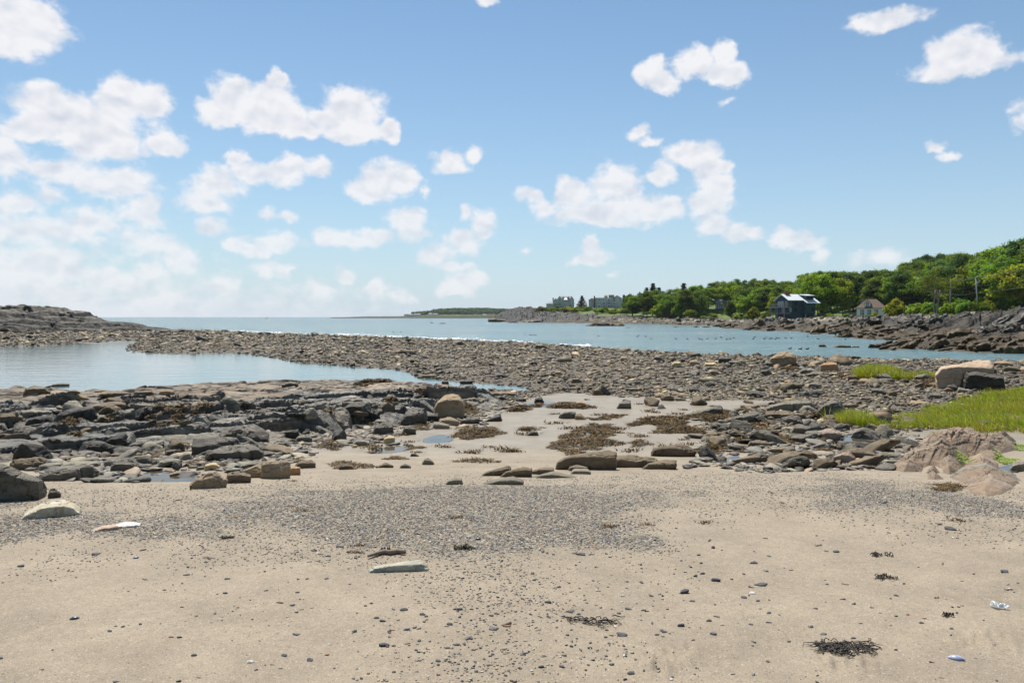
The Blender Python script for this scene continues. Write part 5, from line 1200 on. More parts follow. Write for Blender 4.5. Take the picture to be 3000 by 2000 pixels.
WEEDCOL = ([(.095, .055, .014), (.036, .022, .009), (.21, .122, .025), (.13, .092, .02), (.018, .013, .008)], [.35, .2, .15, .15, .15])
ALGCOL = ([(.22, .30, .03), (.30, .37, .05), (.14, .20, .03)], [.5, .3, .2])
WD = [('3', [(690,950),(760,905),(900,860),(1050,840),(1140,860),(1120,930),(1000,950),(880,940)], 'rounded brown seaweed patch on the wet sand nearest the sand ripples'),
 ('3', [(550,1030),(640,985),(830,960),(950,950),(1080,965),(1260,1000),(1240,1020),(1040,1020),(870,1060),(880,1090),(740,1095),(700,1050)], 'brown seaweed patch spreading down to the longest ridge rock'),
 ('3', [(1260,850),(1350,790),(1560,770),(1760,790),(1700,850),(1880,880),(1970,940),(1900,945),(1700,905),(1560,915),(1440,910),(1540,860),(1400,835)], 'largest brown seaweed patch sprawling over the wet sand right of centre'),
 ('3', [(1270,990),(1350,970),(1470,1000),(1300,1025)], 'small seaweed patch between the sand and the dark ridge rock'),
 ('3', [(1730,770),(1850,740),(2040,720),(2200,740),(2150,800),(1990,830),(1850,800)], 'brown seaweed around the log shaped rock'),
 ('3', [(1820,1040),(1960,1010),(2110,1030),(2020,1080),(1860,1075)], 'brown seaweed patch right of the dark ridge rock'),
 ('3', [(570,700),(640,670),(800,660),(960,690),(880,710),(700,700)], 'thin seaweed streak on the far wet sand'),
 ('3', [(0,880),(100,865),(230,900),(150,920),(0,955)], 'dark seaweed patch at the left margin of the wet sand'),
 ('3', [(220,735),(300,690),(520,660),(540,690),(400,725)], 'seaweed streak beside the last slate of the ledge'),
 ('3', [(350,885),(430,860),(500,880),(430,895)], 'little round seaweed tuft next to the tilted slab'),
 ('3', [(960,800),(1080,765),(1250,755),(1100,795)], 'thin line of seaweed across the middle of the wet sand'),
 ('3', [(800,870),(900,840),(1000,830),(900,850)], 'small seaweed scrap above the rounded patch'),
 ('D', [(650,310),(900,260),(1150,300),(1190,350),(1120,450),(900,440),(720,430)], 'orange brown seaweed filling the hollow behind the largest black boulder'),
 ('D', [(120,480),(300,400),(560,400),(700,440),(640,520),(400,540),(200,540)], 'brown seaweed bed left of the largest black boulder'),
 ('D', [(0,700),(200,690),(330,740),(280,800),(100,820),(0,800)], 'dark seaweed around the upright dark block'),
 ('D', [(720,850),(850,800),(1000,800),(940,860),(800,890)], 'seaweed round the golden yellow stone'),
 ('D', [(1150,840),(1400,810),(1480,850),(1320,910),(1160,905)], 'seaweed between the golden stone and the squared tan block'),
 ('D', [(1760,700),(1900,690),(2100,740),(2240,800),(2160,840),(2080,770),(1800,760)], 'dark seaweed behind the squared tan block'),
 ('C', [(820,40),(1000,30),(1090,80),(1080,150),(950,130)], 'seaweed left of the black faced boulder'),
 ('C', [(1900,260),(2100,240),(2300,270),(2180,340),(1950,345)], 'black seaweed right of the cube boulder'),
 ('E', [(240,520),(420,470),(560,500),(500,570),(380,570),(260,540)], 'seaweed in the cracks at the middle of the ledge'),
 ('E', [(300,740),(420,660),(560,680),(620,740),(500,785)], 'dark seaweed clump at the left end of the wet sand'),
 ('E', [(720,110),(900,70),(1200,55),(1250,90),(1100,118),(850,122)], 'yellow brown seaweed lying on the tan ledge by the pool'),
 ('E', [(1470,250),(1500,200),(1650,190),(1640,280),(1500,295)], 'seaweed mound left of the big tan boulder'),
 ('E', [(1880,600),(1950,550),(2300,520),(2350,560),(2200,645),(2050,665)], 'dark seaweed patch on the wet sand below the tan boulder'),
 ('E', [(2010,290),(2100,300),(2180,350),(2060,375),(2010,335)], 'seaweed tucked behind the right of the tan boulder'),
 ('E', [(410,970),(560,910),(700,910),(900,950),(1020,990),(880,995),(700,975),(500,1005)], 'long dark seaweed heap along the gravel margin'),
 ('E', [(1070,890),(1200,860),(1360,860),(1250,885)], 'narrow seaweed streak above the dome rock'),
 ('E', [(1250,765),(1400,730),(1560,740),(1340,785)], 'seaweed streak along the little stream'),
 ('E', [(1390,490),(1500,465),(1610,500),(1550,545),(1450,535)], 'amber seaweed in front of the broad lit slab'),
 ('E', [(1940,905),(2180,875),(2350,915),(2200,930)], 'seaweed line at the foot of the sand left of the ridge rocks'),
 ('E', [(780,440),(900,400),(950,450),(880,540),(780,480)], 'seaweed below the jagged black boulder'),
 ('F', [(500,320),(760,330),(920,380),(760,395),(560,375)], 'seaweed below the craggy slab at right'),
 ('F', [(0,600),(240,600),(360,650),(200,705),(0,695)], 'black seaweed heap at the left of the right rock row'),
 ('F', [(1230,540),(1420,520),(1500,580),(1400,645),(1260,625)], 'dark seaweed beside the grass pool'),
 ('F', [(360,520),(600,510),(560,600),(380,565)], 'brown seaweed right of the dark wedge rock'),
 ('F', [(1780,785),(2000,805),(2150,855),(2000,865),(1800,835)], 'seaweed between the whale backed boulder and the pink outcrop'),
 ('F', [(1240,250),(1400,240),(1380,290),(1250,295)], 'seaweed beside the tent shaped boulder'),
 ('F', [(1920,430),(2200,390),(2260,420),(2050,475)], 'dark seaweed under the edge of the grass bank'),
 ('F', [(880,540),(1060,520),(1120,580),(1000,600)], 'seaweed in the middle of the right rocks'),
 ('4', [(1370,500),(1400,440),(1560,440),(1560,520),(1450,530)], 'brown seaweed left of the huge tan boulder'),
 ('4', [(230,370),(380,350),(400,390),(260,400)], 'brown weed flat below the tall bar boulder'),
 ('4', [(690,440),(760,400),(820,420),(800,460)], 'dark seaweed heap left of the far grass tuft')]
WD += [('F', [(560,400),(760,420),(900,470),(1000,520),(880,560),(640,540)], 'thin brown weed spread among the low rocks at right'), ('F', [(420,640),(560,630),(640,660),(520,690),(420,680)], 'weed in front of the rounded banded rock'),
  ('F', [(1380,640),(1520,630),(1500,700),(1380,720)], 'dark weed heap behind the middle brown rock of the right row'), ('F', [(830,770),(1000,775),(1150,770),(1250,790),(1100,805),(880,805)], 'weed strip along the foot of the right rock row'), ('F', [(380,220),(500,190),(560,220),(420,260)], 'brown weed above the craggy slab'),
  ('1', [(880,1210),(950,1200),(1010,1230),(930,1260)], 'little weed tuft below the knobbed slate'), ('D', [(1400,180),(1560,170),(1750,200),(1900,250),(1700,230),(1500,215)], 'weed line across the upper slate ledge'), ('E', [(560,400),(700,380),(780,430),(640,450)], 'amber weed below the curved black boulder'), ('E', [(1080,300),(1240,330),(1230,400),(1110,380)], 'amber weed between the jagged boulder and the lit slab')]
for z_, pts, lb in WD: weed_patch(gpoly(z_, pts), 1500 if z_ in 'DCF' else 950, lb)
weed_patch(gpoly('G', [(1040,930),(1180,890),(1350,920),(1420,970),(1300,995),(1120,975)]), 1500, 'dark red brown seaweed heap on the gravel by the pink dome', ln=.07, wd=.02, hump=.06)
for z_, pts, lb in (('G', [(960,150),(1040,95),(1240,95),(1180,150),(1040,185)], 'lime green algae cushion at the top of the jagged pink outcrop'), ('G', [(1190,570),(1330,500),(1510,490),(1450,580),(1380,625)], 'lime green algae in the hollow between the pink outcrops'),
        ('G', [(1890,520),(1910,420),(1990,430),(2180,500),(2180,580),(1980,605)], 'lime green algae beside the puddle right of the pink dome'), ('G', [(2190,335),(2352,285),(2352,355),(2250,360)], 'lime green algae at the right edge below the grass'), ('F', [(1690,600),(1760,575),(1810,600),(1740,612)], 'small algae spot floating in the grass pool')):
    weed_patch(gpoly(z_, pts), 2600, lb, 'algae_patch', 'algae', ALGCOL, .05, .03, .03, 'algae', -.2)
# small scraps of weed strewn over the wet sand and gravel, copies of three tufts
tuft = []
for k in range(3):
    n = 46; base = np.stack([r_.normal(0, .10, n), r_.normal(0, .05, n), np.full(n, .004)], 1)
    V, Fc, Cc = ribbons(base, .09 * r_.lognormal(0, .3, n), .022 * r_.uniform(.6, 1.3, n), r_.uniform(0, 6.28, n), r_.uniform(.5, 1, n), palette(n, *WEEDCOL, .3), 2, .5)
    tuft.append(mesh('seaweed_scrap', V, Fc, MAT['weed'], False, Cc))
for k in range(80):
    if k < 62: px, py = float(r_.uniform(1050, 2150)), float(r_.uniform(1175, 1330)); lb, gp = 'small scrap of brown seaweed on the wet sand', 'seaweed scraps on the wet sand'
    else: px, py = float(r_.uniform(500, 2900)), float(r_.uniform(1390, 1640)); lb, gp = 'small dark scrap of seaweed on the gravel', 'seaweed scraps on the gravel'
    g = G1(px, py); sc = float(r_.uniform(.5, 1.5)) * (1.0 if k < 62 else .3)
    tag(link('seaweed_scrap', tuft[k % 3], None, g, (0, 0, float(r_.normal(0, .4))), (sc, sc, sc)), lb, 'seaweed', gp)
# black stringy wrack on the near sand
def wrack(label, z_, box, n, seed, rad=.004, tail=True, col=(.018, .017, .017), high=.05):
    r = np.random.default_rng(seed); (x0, y0, x1, y1) = box
    a = Vector(G1(*zp(z_, [(x0, (y0 + y1) / 2)])[0])); b = Vector(G1(*zp(z_, [(x1, (y0 + y1) / 2)])[0])); w = (b - a).length
    mb = MB()
    for k in range(n):
        t = r.beta(1.3, 1.6) * .85; p = a.lerp(b, t) + Vector((0, r.normal(0, w * .10), 0)); pts = []
        hd = r.uniform(-.9, .9) + (0 if r.random() < .7 else 3.1); L_ = w * r.uniform(.12, .34)
        for q in range(6):
            pts.append(p + Vector((math.cos(hd) * L_ * q / 5, math.sin(hd) * L_ * q / 5 * .7, high * math.sin(math.pi * min(1, q / 5 + .15)) * r.uniform(.1, 1) + rad)))
            hd += r.normal(0, .45)
        mb.tube(pts, [rad * f for f in (1.2, 1.3, 1.1, .9, .7, .3)], 4, False)
    o = mb.build('wrack_clump', MAT['wrack'], None, True)
    ca = o.data.color_attributes.new('Col', 'FLOAT_COLOR', 'POINT'); ca.data.foreach_set('color', np.tile(np.array([*col, 1.], np.float32), len(o.data.vertices)))
    zs = [float(v.co.z - H(v.co.x, v.co.y)[0]) for v in list(o.data.vertices)[::40]]
    o.location.z -= min(0, 0) ; return tag(o, label, 'seaweed')
wrack('large black tangle of stringy wrack on the near sand at right', 'S', (165, 640, 830, 800), 150, 3, .0021, high=.017, col=(.028, .022, .017))
wrack('small black wrack sprig on the sand at the far right', 'S', (1495, 350, 1640, 415), 20, 4, .002, high=.025, col=(.03, .02, .016))
wrack('dry dark wrack sprig uppermost on the right sand', '8', (1645, 420, 1755, 450), 22, 5, .0026, high=.03, col=(.03, .025, .02))
wrack('dry brown wrack sprig below the uppermost one on the right sand', '8', (1650, 528, 1775, 552), 20, 6, .0026, col=(.04, .03, .018), high=.03)
wrack('long thin dark twig like weed trailing from a grey pebble', '8', (260, 715, 575, 755), 22, 7, .0026, col=(.03, .02, .014), high=.02)
wrack('spiky dark weed tuft behind the long pale green stone', 'T', (525, 260, 660, 310), 26, 8, .002, col=(.045, .03, .02), high=.03)
wrack('thin dry weed line at the lower edge of the gravel', 'T', (1460, 230, 1770, 285), 30, 9, .004, col=(.06, .045, .02), high=.03)
wrack('small dark brown weed sprig on the left pebbly sand', '7', (1010, 335, 1085, 375), 18, 10, .0035, col=(.06, .038, .022), high=.02)
# driftwood stick
mb = MB(); pts = [G1(*zp('T', [q])[0]) for q in ((350, 385), (470, 345), (560, 325), (640, 335), (740, 318), (840, 335))]
mb.tube([(p[0], p[1], p[2] + .018) for p in pts], [.008, .014, .018, .017, .018, .012], 7)
tag(mb.build('driftwood_stick', flat_mat('driftwood', (.20, .155, .12), .8, .2, .35, 30, .4), None, True), 'grey brown driftwood stick lying behind the long pale green stone', 'driftwood')
# mussel shells
def mussel(px, py, w, label, cols, yaw):
    g = G1(px, py); L_ = w * g[1] / F
    V, Fc = ICO2; v = V.copy()
    t = (v[:, 0] + 1) / 2; wd = .42 * np.sin(np.pi * np.clip(t * .86 + .12, 0, 1)) ** .7
    v = np.stack([v[:, 0] * .5, v[:, 1] * wd * .62, np.where(v[:, 2] > 0, v[:, 2] * .20 * (wd / .42), v[:, 2] * .05)], 1) * L_
    rid = np.sin(t * 34) * .004 * L_; v[:, 2] += rid * (V[:, 2] > 0)
    bands = .75 + .25 * np.sin(t * 21)[:, None]
    c = np.array(cols)[None] * bands + np.array([.12, .12, .14]) * (np.abs(V[:, 1])[:, None] < .12)
    o = link('mussel_shell', mesh('mussel_shell', v, Fc, MAT['shell'], True, c), None, (g[0], g[1], g[2] + .004), (.12, -.05, yaw)); tag(o, label, 'shell')
MAT['shell'] = attr_mat('shell', .3, .5, 200, .2, 0)
mussel(*zp('S', [(1637, 832)])[0], 50, 'pale blue mussel shell on the near sand at right', (.40, .45, .66), -.5)
mussel(*zp('7', [(343, 725)])[0], 30, 'dark blue grey mussel shell on the open sand at left', (.07, .085, .11), .35)
mussel(*zp('7', [(625, 446)])[0], 20, 'small blue and white mussel shell among the pebbles at left', (.2, .24, .36), .6)
mussel(*zp('T', [(1015, 65)])[0], 19, 'dark blue mussel shell on the gravel above the pale green stone', (.06, .075, .13), -.5)
mussel(*zp('T', [(1800, 133)])[0], 21, 'black mussel shell lying on the centre gravel', (.02, .02, .025), .1)
mussel(*zp('7', [(1503, 437)])[0], 15, 'tiny blue mussel shell left of the pale green stone', (.12, .18, .36), .8)
mussel(*zp('S', [(2205, 95)])[0], 18, 'pinkish white shell beside a brown pebble at the right edge', (.62, .42, .36), -.5)
# a scrap of washed up clear plastic
m, nt, b = new_mat('cloudy_plastic'); b.inputs['Base Color'].default_value = (.62, .68, .72, 1); b.inputs['Roughness'].default_value = .22; b.inputs['Alpha'].default_value = .55; b.inputs['Specular IOR Level'].default_value = .7; MAT['plastic'] = m
gx, gy = 22, 12; ca = [zp('S', [p])[0] for p in ((1945, 262), (1985, 205), (2180, 300), (2260, 368), (2110, 358))]
cen = Vector(G1(2930, 1782)); V = []; wq = G1(*ca[3])[0] - G1(*ca[0])[0]
for j in range(gy):
    for i in range(gx):
        u, q = i / (gx - 1), j / (gy - 1); wd = .32 * (1 - .55 * u) * (1 + .3 * math.sin(u * 9))
        X = (u - .5) * wq * 1.15; Y = (q - .5) * wq * wd * 2.6 - (u - .5) * wq * .55
        V.append((X, Y, .012 + .022 * abs(fbm(np.array([[u * 3.1, q * 2.2, 4.]]), 3)[0]) + .008 * math.sin(u * 14 + q * 5)))
i = np.arange(gy - 1)[:, None] * gx + np.arange(gx - 1)[None]; q4 = np.stack([i, i + 1, i + gx + 1, i + gx], -1).reshape(-1, 4)
o = link('plastic_scrap', mesh('plastic_scrap', np.array(V), q4, MAT['plastic'], True), None, cen); so = o.modifiers.new('thick', 'SOLIDIFY'); so.thickness = .0015
tag(o, 'crumpled translucent bluish scrap washed up on the sand at the right edge', 'plastic scrap')

# ---- marsh grass
def grass(P_, n, hmin, hmax, name, label=None, lean=2.6, straw=.2, width=.011, edge=.55):
    lo, hi = P_.min(0), P_.max(0); Q = np.stack([rng.uniform(lo[0] - .3, hi[0] + .3, n), rng.uniform(lo[1] - .3, hi[1] + .3, n)], 1)
    nn = fbm(xyz(Q[:, 0] * 1.3, Q[:, 1] * 1.3, 5.), 4); e = -sdf(Q, P_) + edge * nn; k = (e > 0) & (nn > -.75 + .35 * rng.random(n))
    Q, e, nn = Q[k], e[k], nn[k]; n = len(Q); z = H(Q[:, 0], Q[:, 1])
    big = fbm(xyz(Q[:, 0] * .55, Q[:, 1] * .55, 2.), 3)
    h = rng.uniform(hmin, hmax, n) * (.75 + .35 * ss(0, .8, e)) * (1 + .22 * nn)
    c = np.array([.25, .345, .018])[None] * (1 + .35 * rng.normal(size=(n, 1))).clip(.45, 1.8)
    yel = ss(-.3, .5, big + .25 * rng.normal(size=n))[:, None]; c = c * (1 - .5 * yel) + np.array([.40, .37, .04]) * .5 * yel
    st = rng.random(n) < straw; c[st] = np.array([.33, .245, .09]) * rng.uniform(.6, 1.2, (st.sum(), 1))
    head = lean + rng.normal(0, .75, n)
    V, Fc, Cc = ribbons(np.stack([Q[:, 0], Q[:, 1], z - .01], 1), h, width * rng.uniform(.7, 1.3, n) * np.clip(Q[:, 1] / 16, .9, 2), head, rng.uniform(.15, .75, n), c, 3, 1.0)
    o = link(name, mesh(name, V, Fc, MAT['grass'], False, Cc)); tag(o, label, kind='stuff'); return o
GB = gpoly('4', [(760,800),(830,765),(1050,765),(1100,800),(1250,770),(1400,740),(1700,665),(1950,605),(2100,565),(2450,540),(2850,600),(2850,930),(2281,905),(2100,900),(1900,895),(1780,885),(1560,875),(1380,885),(1230,875),(1200,830),(1050,855),(850,845)])
grass(GB, 112000, .12, .30, 'marsh_grass')
GT = gpoly('4', [(870,465),(885,425),(1000,415),(1240,418),(1260,440),(1240,470),(1180,472),(1000,475)])
grass(GT, 9000, .45, .72, 'marsh_grass', width=.012, edge=.2)
GT2 = gpoly('4', [(1240,470),(1260,430),(1560,435),(1550,465),(1400,470)])
grass(GT2, 3600, .3, .5, 'marsh_grass', width=.012, straw=.3)
grass(gpoly('F', [(1415,375),(1430,335),(1500,330),(1500,375)]), 420, .45, .75, 'marsh_grass', edge=.1)
grass(gpoly('F', [(1560,370),(1600,320),(1760,310),(2060,330),(2070,370),(1900,410),(1640,385)]), 6500, .3, .5, 'marsh_grass', edge=.15)
# ------------------------------------------------------------------ the far shore: broken rock of the headland
MAT['shore'] = rock_mat('shore_rock', (.95, .95, .95), (1.35, 1.33, 1.3), (.30, .29, .28), .55, .62, 1.2, 0, .3, attr=True, bump=1.6)
def shore_relief(x, y, hs):
    b0, i0 = blocks(x, y, 12.0, 5.0, .3, 41, .30, .10, (.05, .03), .20, .06)
    b1, i1 = blocks(x, y, 4.5, 2.0, .25, 43, .16, .14, (.06, .03), .12, .08)
    w = fbm(xyz(x * .12, y * .12, 4.), 2)
    r1 = 1 - 2.2 * np.abs(fbm(xyz(x * .16 + .5 * w, y * .22, 6.), 3)); r2 = 1 - 2.2 * np.abs(fbm(xyz(x * .5, y * .6, 8.), 2))
    return (b0 + b1 + .55 * r1 + .26 * r2 - .35), i1
def build_shore():
    ang = np.radians(np.arange(-4.0, 38.0, .058)); rad = np.geomspace(58, 760, 640)
    A, Rr = np.meshgrid(ang, rad); x = (np.sin(A) * Rr).ravel(); y = (np.cos(A) * Rr).ravel()
    z, s, sp, sse, hs = H(x, y, True)
    n2 = fbm(xyz(x * .05, y * .05, 2.), 3); n1 = fbm(xyz(x * .3, y * .3, 5.), 4)
    rel, ib = shore_relief(x, y, hs)
    wob = 4 * n2
    top = ss(-3.5, 5, hs + 2.0 * n1); inl = 1 - ss(20, 31, hs + wob + 5 * n1)
    amp = (.62 + .38 * ss(2, 14, hs)) * np.interp(y, [60, 120, 300, 500], [.8, .95, .9, 1.2])
    zz = z + top * inl * (.0 + amp * rel) - .6 * (1 - top) - .9 * (1 - inl)
    # the steep mass of rock at the right edge, the cliff of the far point
    zz += inl * 1.3 * np.exp(-(((x - 74) / 9) ** 2 + ((y - 108) / 10) ** 2)) * (1 + .4 * n1)
    cl = ss(430, 480, y) * ss(34, 14, x) * ss(3, 7, hs) * inl; zz += cl * (1.0 + .8 * n1)
    keep = ((hs > -4.5) & (hs < 34) & (y > 58)).reshape(A.shape)
    hgt = zz + .35 * n1
    # zones: brown weed below the tide mark, black band, then grey to pale dry rock
    pale = np.array([.082, .068, .049])[None] * (.35 + .95 * (_perm[ib + 5] / 255.))[:, None]
    dark = np.array([.026, .022, .017]); weed = np.array([.045, .030, .013])
    a = ss(1.1, 1.8, hgt + .25 * n2)[:, None]; b = (ss(1.5, 2.6, hgt + .6 * n1) * ss(-.3, .5, n2 + 1.0 * n1 + .0))[:, None]
    col = weed * (1 - a) + dark * a; col = col * (1 - .8 * b) + pale * .8 * b
    # strip of bleached shingle and driftwood between the rocks and the turf
    top_s = (ss(17, 20, hs + wob + 2 * n1) * ss(300, 240, y) * ss(-.5, .2, n1 + n2))[:, None]; col = col * (1 - top_s) + np.array([.27, .245, .205]) * top_s
    strip = (ss(250, 300, y) * ss(.9, 1.2, hgt) * ss(3.2, 1.6, hgt) * ss(-.1, .4, n1))[:, None]; col = col * (1 - strip) + np.array([.26, .24, .20]) * strip
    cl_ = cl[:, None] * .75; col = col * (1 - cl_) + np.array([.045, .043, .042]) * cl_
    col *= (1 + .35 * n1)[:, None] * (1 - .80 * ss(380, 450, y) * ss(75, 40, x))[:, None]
    nx = len(ang); i = np.arange(len(rad) - 1)[:, None] * nx + np.arange(nx - 1)[None]
    kq = keep[:-1, :-1] & keep[1:, :-1] & keep[:-1, 1:] & keep[1:, 1:]
    q = np.stack([i, i + 1, i + nx + 1, i + nx], -1)[kq]; used = np.unique(q); rm = np.full(nx * len(rad), -1); rm[used] = np.arange(len(used))
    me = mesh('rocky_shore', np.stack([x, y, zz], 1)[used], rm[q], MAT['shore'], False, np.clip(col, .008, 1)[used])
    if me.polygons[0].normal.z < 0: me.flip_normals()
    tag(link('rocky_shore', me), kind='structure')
build_shore()
MAT['rust_far'] = rock_mat('weed_covered_boulder', (.062, .043, .020), (.105, .074, .034), (.022, .017, .011), .8, .6, 0, .3, .3)
MAT['grey_far'] = rock_mat('dry_shore_boulder', (.072, .061, .045), (.155, .133, .102), (.025, .021, .017), .6, .65, 1.2, .3, .3)
MAT['dark_far'] = rock_mat('dark_shore_boulder', (.034, .029, .022), (.075, .065, .051), (.014, .012, .01), .6, .55, 1.0, .3, .35)
sb = {k: [stone_mesh('shore_boulder', random_stone(600 + q + 10 * j, kd) * np.array([1, .9, 1.0]), MAT[k + '_far'], 600 + q, 20, .07, .03, .03, 1) for q, kd in enumerate(('block', 'block', 'slab', 'round'))] for j, k in enumerate(('rust', 'grey', 'dark'))}
cnt = 0; names = {'rust': 'brown weed covered', 'grey': 'dry grey', 'dark': 'dark'}
while cnt < 290:
    dd = np.exp(r_.uniform(np.log(66), np.log(480), 600)); xx = r_.uniform(-.02, .67, 600) * dd
    z, s, sp, sse, hs = H(xx, dd, True)
    for i in np.where((hs > -1.5) & (hs < 22))[0]:
        if dd[i] > 220 and r_.random() < .35: continue
        if cnt >= 290: break
        k = 'rust' if hs[i] < 9 else ('dark' if r_.random() < .6 or dd[i] > 390 else 'grey')
        if hs[i] < 0 and r_.random() < .6: continue
        sz = float(r_.lognormal(.22, .45)) * (.75 + dd[i] / 400) * (1.7 if k == 'dark' else 1.25 if k == 'grey' else 1)
        if hs[i] > 13: sz = min(sz, 1.7)
        tag(link('shore_boulder', sb[k][int(r_.integers(4))], None, (xx[i], dd[i], max(z[i], -.1) + sz * .12 + (.3 if hs[i] > 8 else 0)), (r_.normal(0, .2), r_.normal(0, .2), r_.uniform(0, 6.28)), (sz, sz * .9, sz * r_.uniform(.6, 1.0))),
            f'{names[k]} boulder on the rocky shore of the headland', 'boulder', f'{names[k]} boulders along the headland shore'); cnt += 1
# tilted slabs of the same rock, packed between the boulders
cnt = 0; slabs = {k: [stone_mesh('angular_rock', random_stone(650 + q + 10 * j, 'slab') * np.array([1.5, 1, 1.5]), MAT[k + '_far'], 650 + q, 20, .06, .05, .03, 1) for q in range(3)] for j, k in enumerate(('rust', 'grey', 'dark'))}
while cnt < 285:
    dd = np.exp(r_.uniform(np.log(66), np.log(330), 600)); xx = r_.uniform(.10, .67, 600) * dd; z, s, sp, sse, hs = H(xx, dd, True)
    for i in np.where((hs > -.5) & (hs < 21))[0]:
        if cnt >= 285: break
        k = 'rust' if hs[i] < 9 else ('dark' if r_.random() < .7 else 'grey'); sz = float(r_.lognormal(.45, .4)) * (.7 + dd[i] / 420)
        tag(link('angular_rock', slabs[k][int(r_.integers(3))], None, (xx[i], dd[i], max(z[i], -.05) + sz * .10 + (.2 if hs[i] > 8 else .05)), (r_.normal(.1, .22), r_.normal(-.18, .16), r_.normal(.2, .6)), (sz, sz * .8, sz * r_.uniform(.7, 1.3))),
            f'{names[k]} tilted slab of rock on the headland shore', 'rock', f'{names[k]} tilted slabs along the headland shore'); cnt += 1
# reefs awash in the bay
B('reef', 'long low brown reef breaking the water before the wooded point', 'reef', '5', [(1235,684),(1300,671),(1400,657),(1450,668),(1500,659),(1560,669),(1640,676),(1715,682),(1600,686)], 'rust_far', .35, .6, 1, 40, .05, .02, .03, 1)
for z_, sil, lb in (('6', [(930,787),(950,772),(975,772),(1000,790)], 'small brown weed reef nearest the bar, left of its pair'), ('6', [(1040,795),(1080,778),(1120,772),(1165,795)], 'larger brown weed reef in the small bay'), ('6', [(1160,795),(1180,783),(1210,784),(1222,795)], 'low reef touching the right of the larger weed reef'),
        ('6', [(1285,797),(1300,788),(1330,795)], 'tiny reef by the headland weed rocks'), ('6', [(65,654),(90,643),(120,654)], 'small dark reef off the pale beach rocks'), ('6', [(135,655),(155,643),(200,655)], 'second small dark reef off the pale beach rocks'), ('6', [(270,662),(310,652),(370,662)], 'flat dark reef off the blue house'),
        ('6', [(1040,722),(1075,712),(1130,718),(1190,724)], 'low reef where dark birds stand'), ('6', [(860,702),(890,693),(930,698),(960,703)], 'thin reef left of the standing birds'), ('6', [(1640,878),(1655,862),(1680,862),(1692,878)], 'dark weed rock in the inlet at right'),
        ('5', [(1685,706),(1720,698),(1765,704)], 'low reef with a bird just right of the long reef'), ('5', [(2235,698),(2270,690),(2310,699)], 'low reef right of the long reef near the shore'), ('5', [(870,687),(890,682),(915,687)], 'tiny reef awash left of the long reef'),
        ('5', [(0,628),(90,612),(330,600),(400,596),(480,640),(300,632)], 'low brown rock spit off the cliff of the point'), ('5', [(340,648),(380,630),(470,640),(475,648)], 'brown rock hump in front of the rock spit'), ('5', [(510,646),(560,620),(700,625),(800,646)], 'brown weed rocks at the foot of the cliff')):
    B('reef', lb, 'reef', z_, sil, 'rust_far', .5, .6, 1, 20, .06, .02, .02, 1)
for px, py, w, lb in ((1265, 945, 12, 'small reef with breaking water far out in the bay'), (1296, 947, 24, 'flat tan reef with breaking water far out in the bay')):
    B('reef', lb, 'reef', 'P', [(px - w / 2, py + 1), (px - w / 5, py - 2), (px + w / 4, py - 1.5), (px + w / 2, py + 1)], 'rust_far', .6, .6, 1, 16, .05, 0, 0)

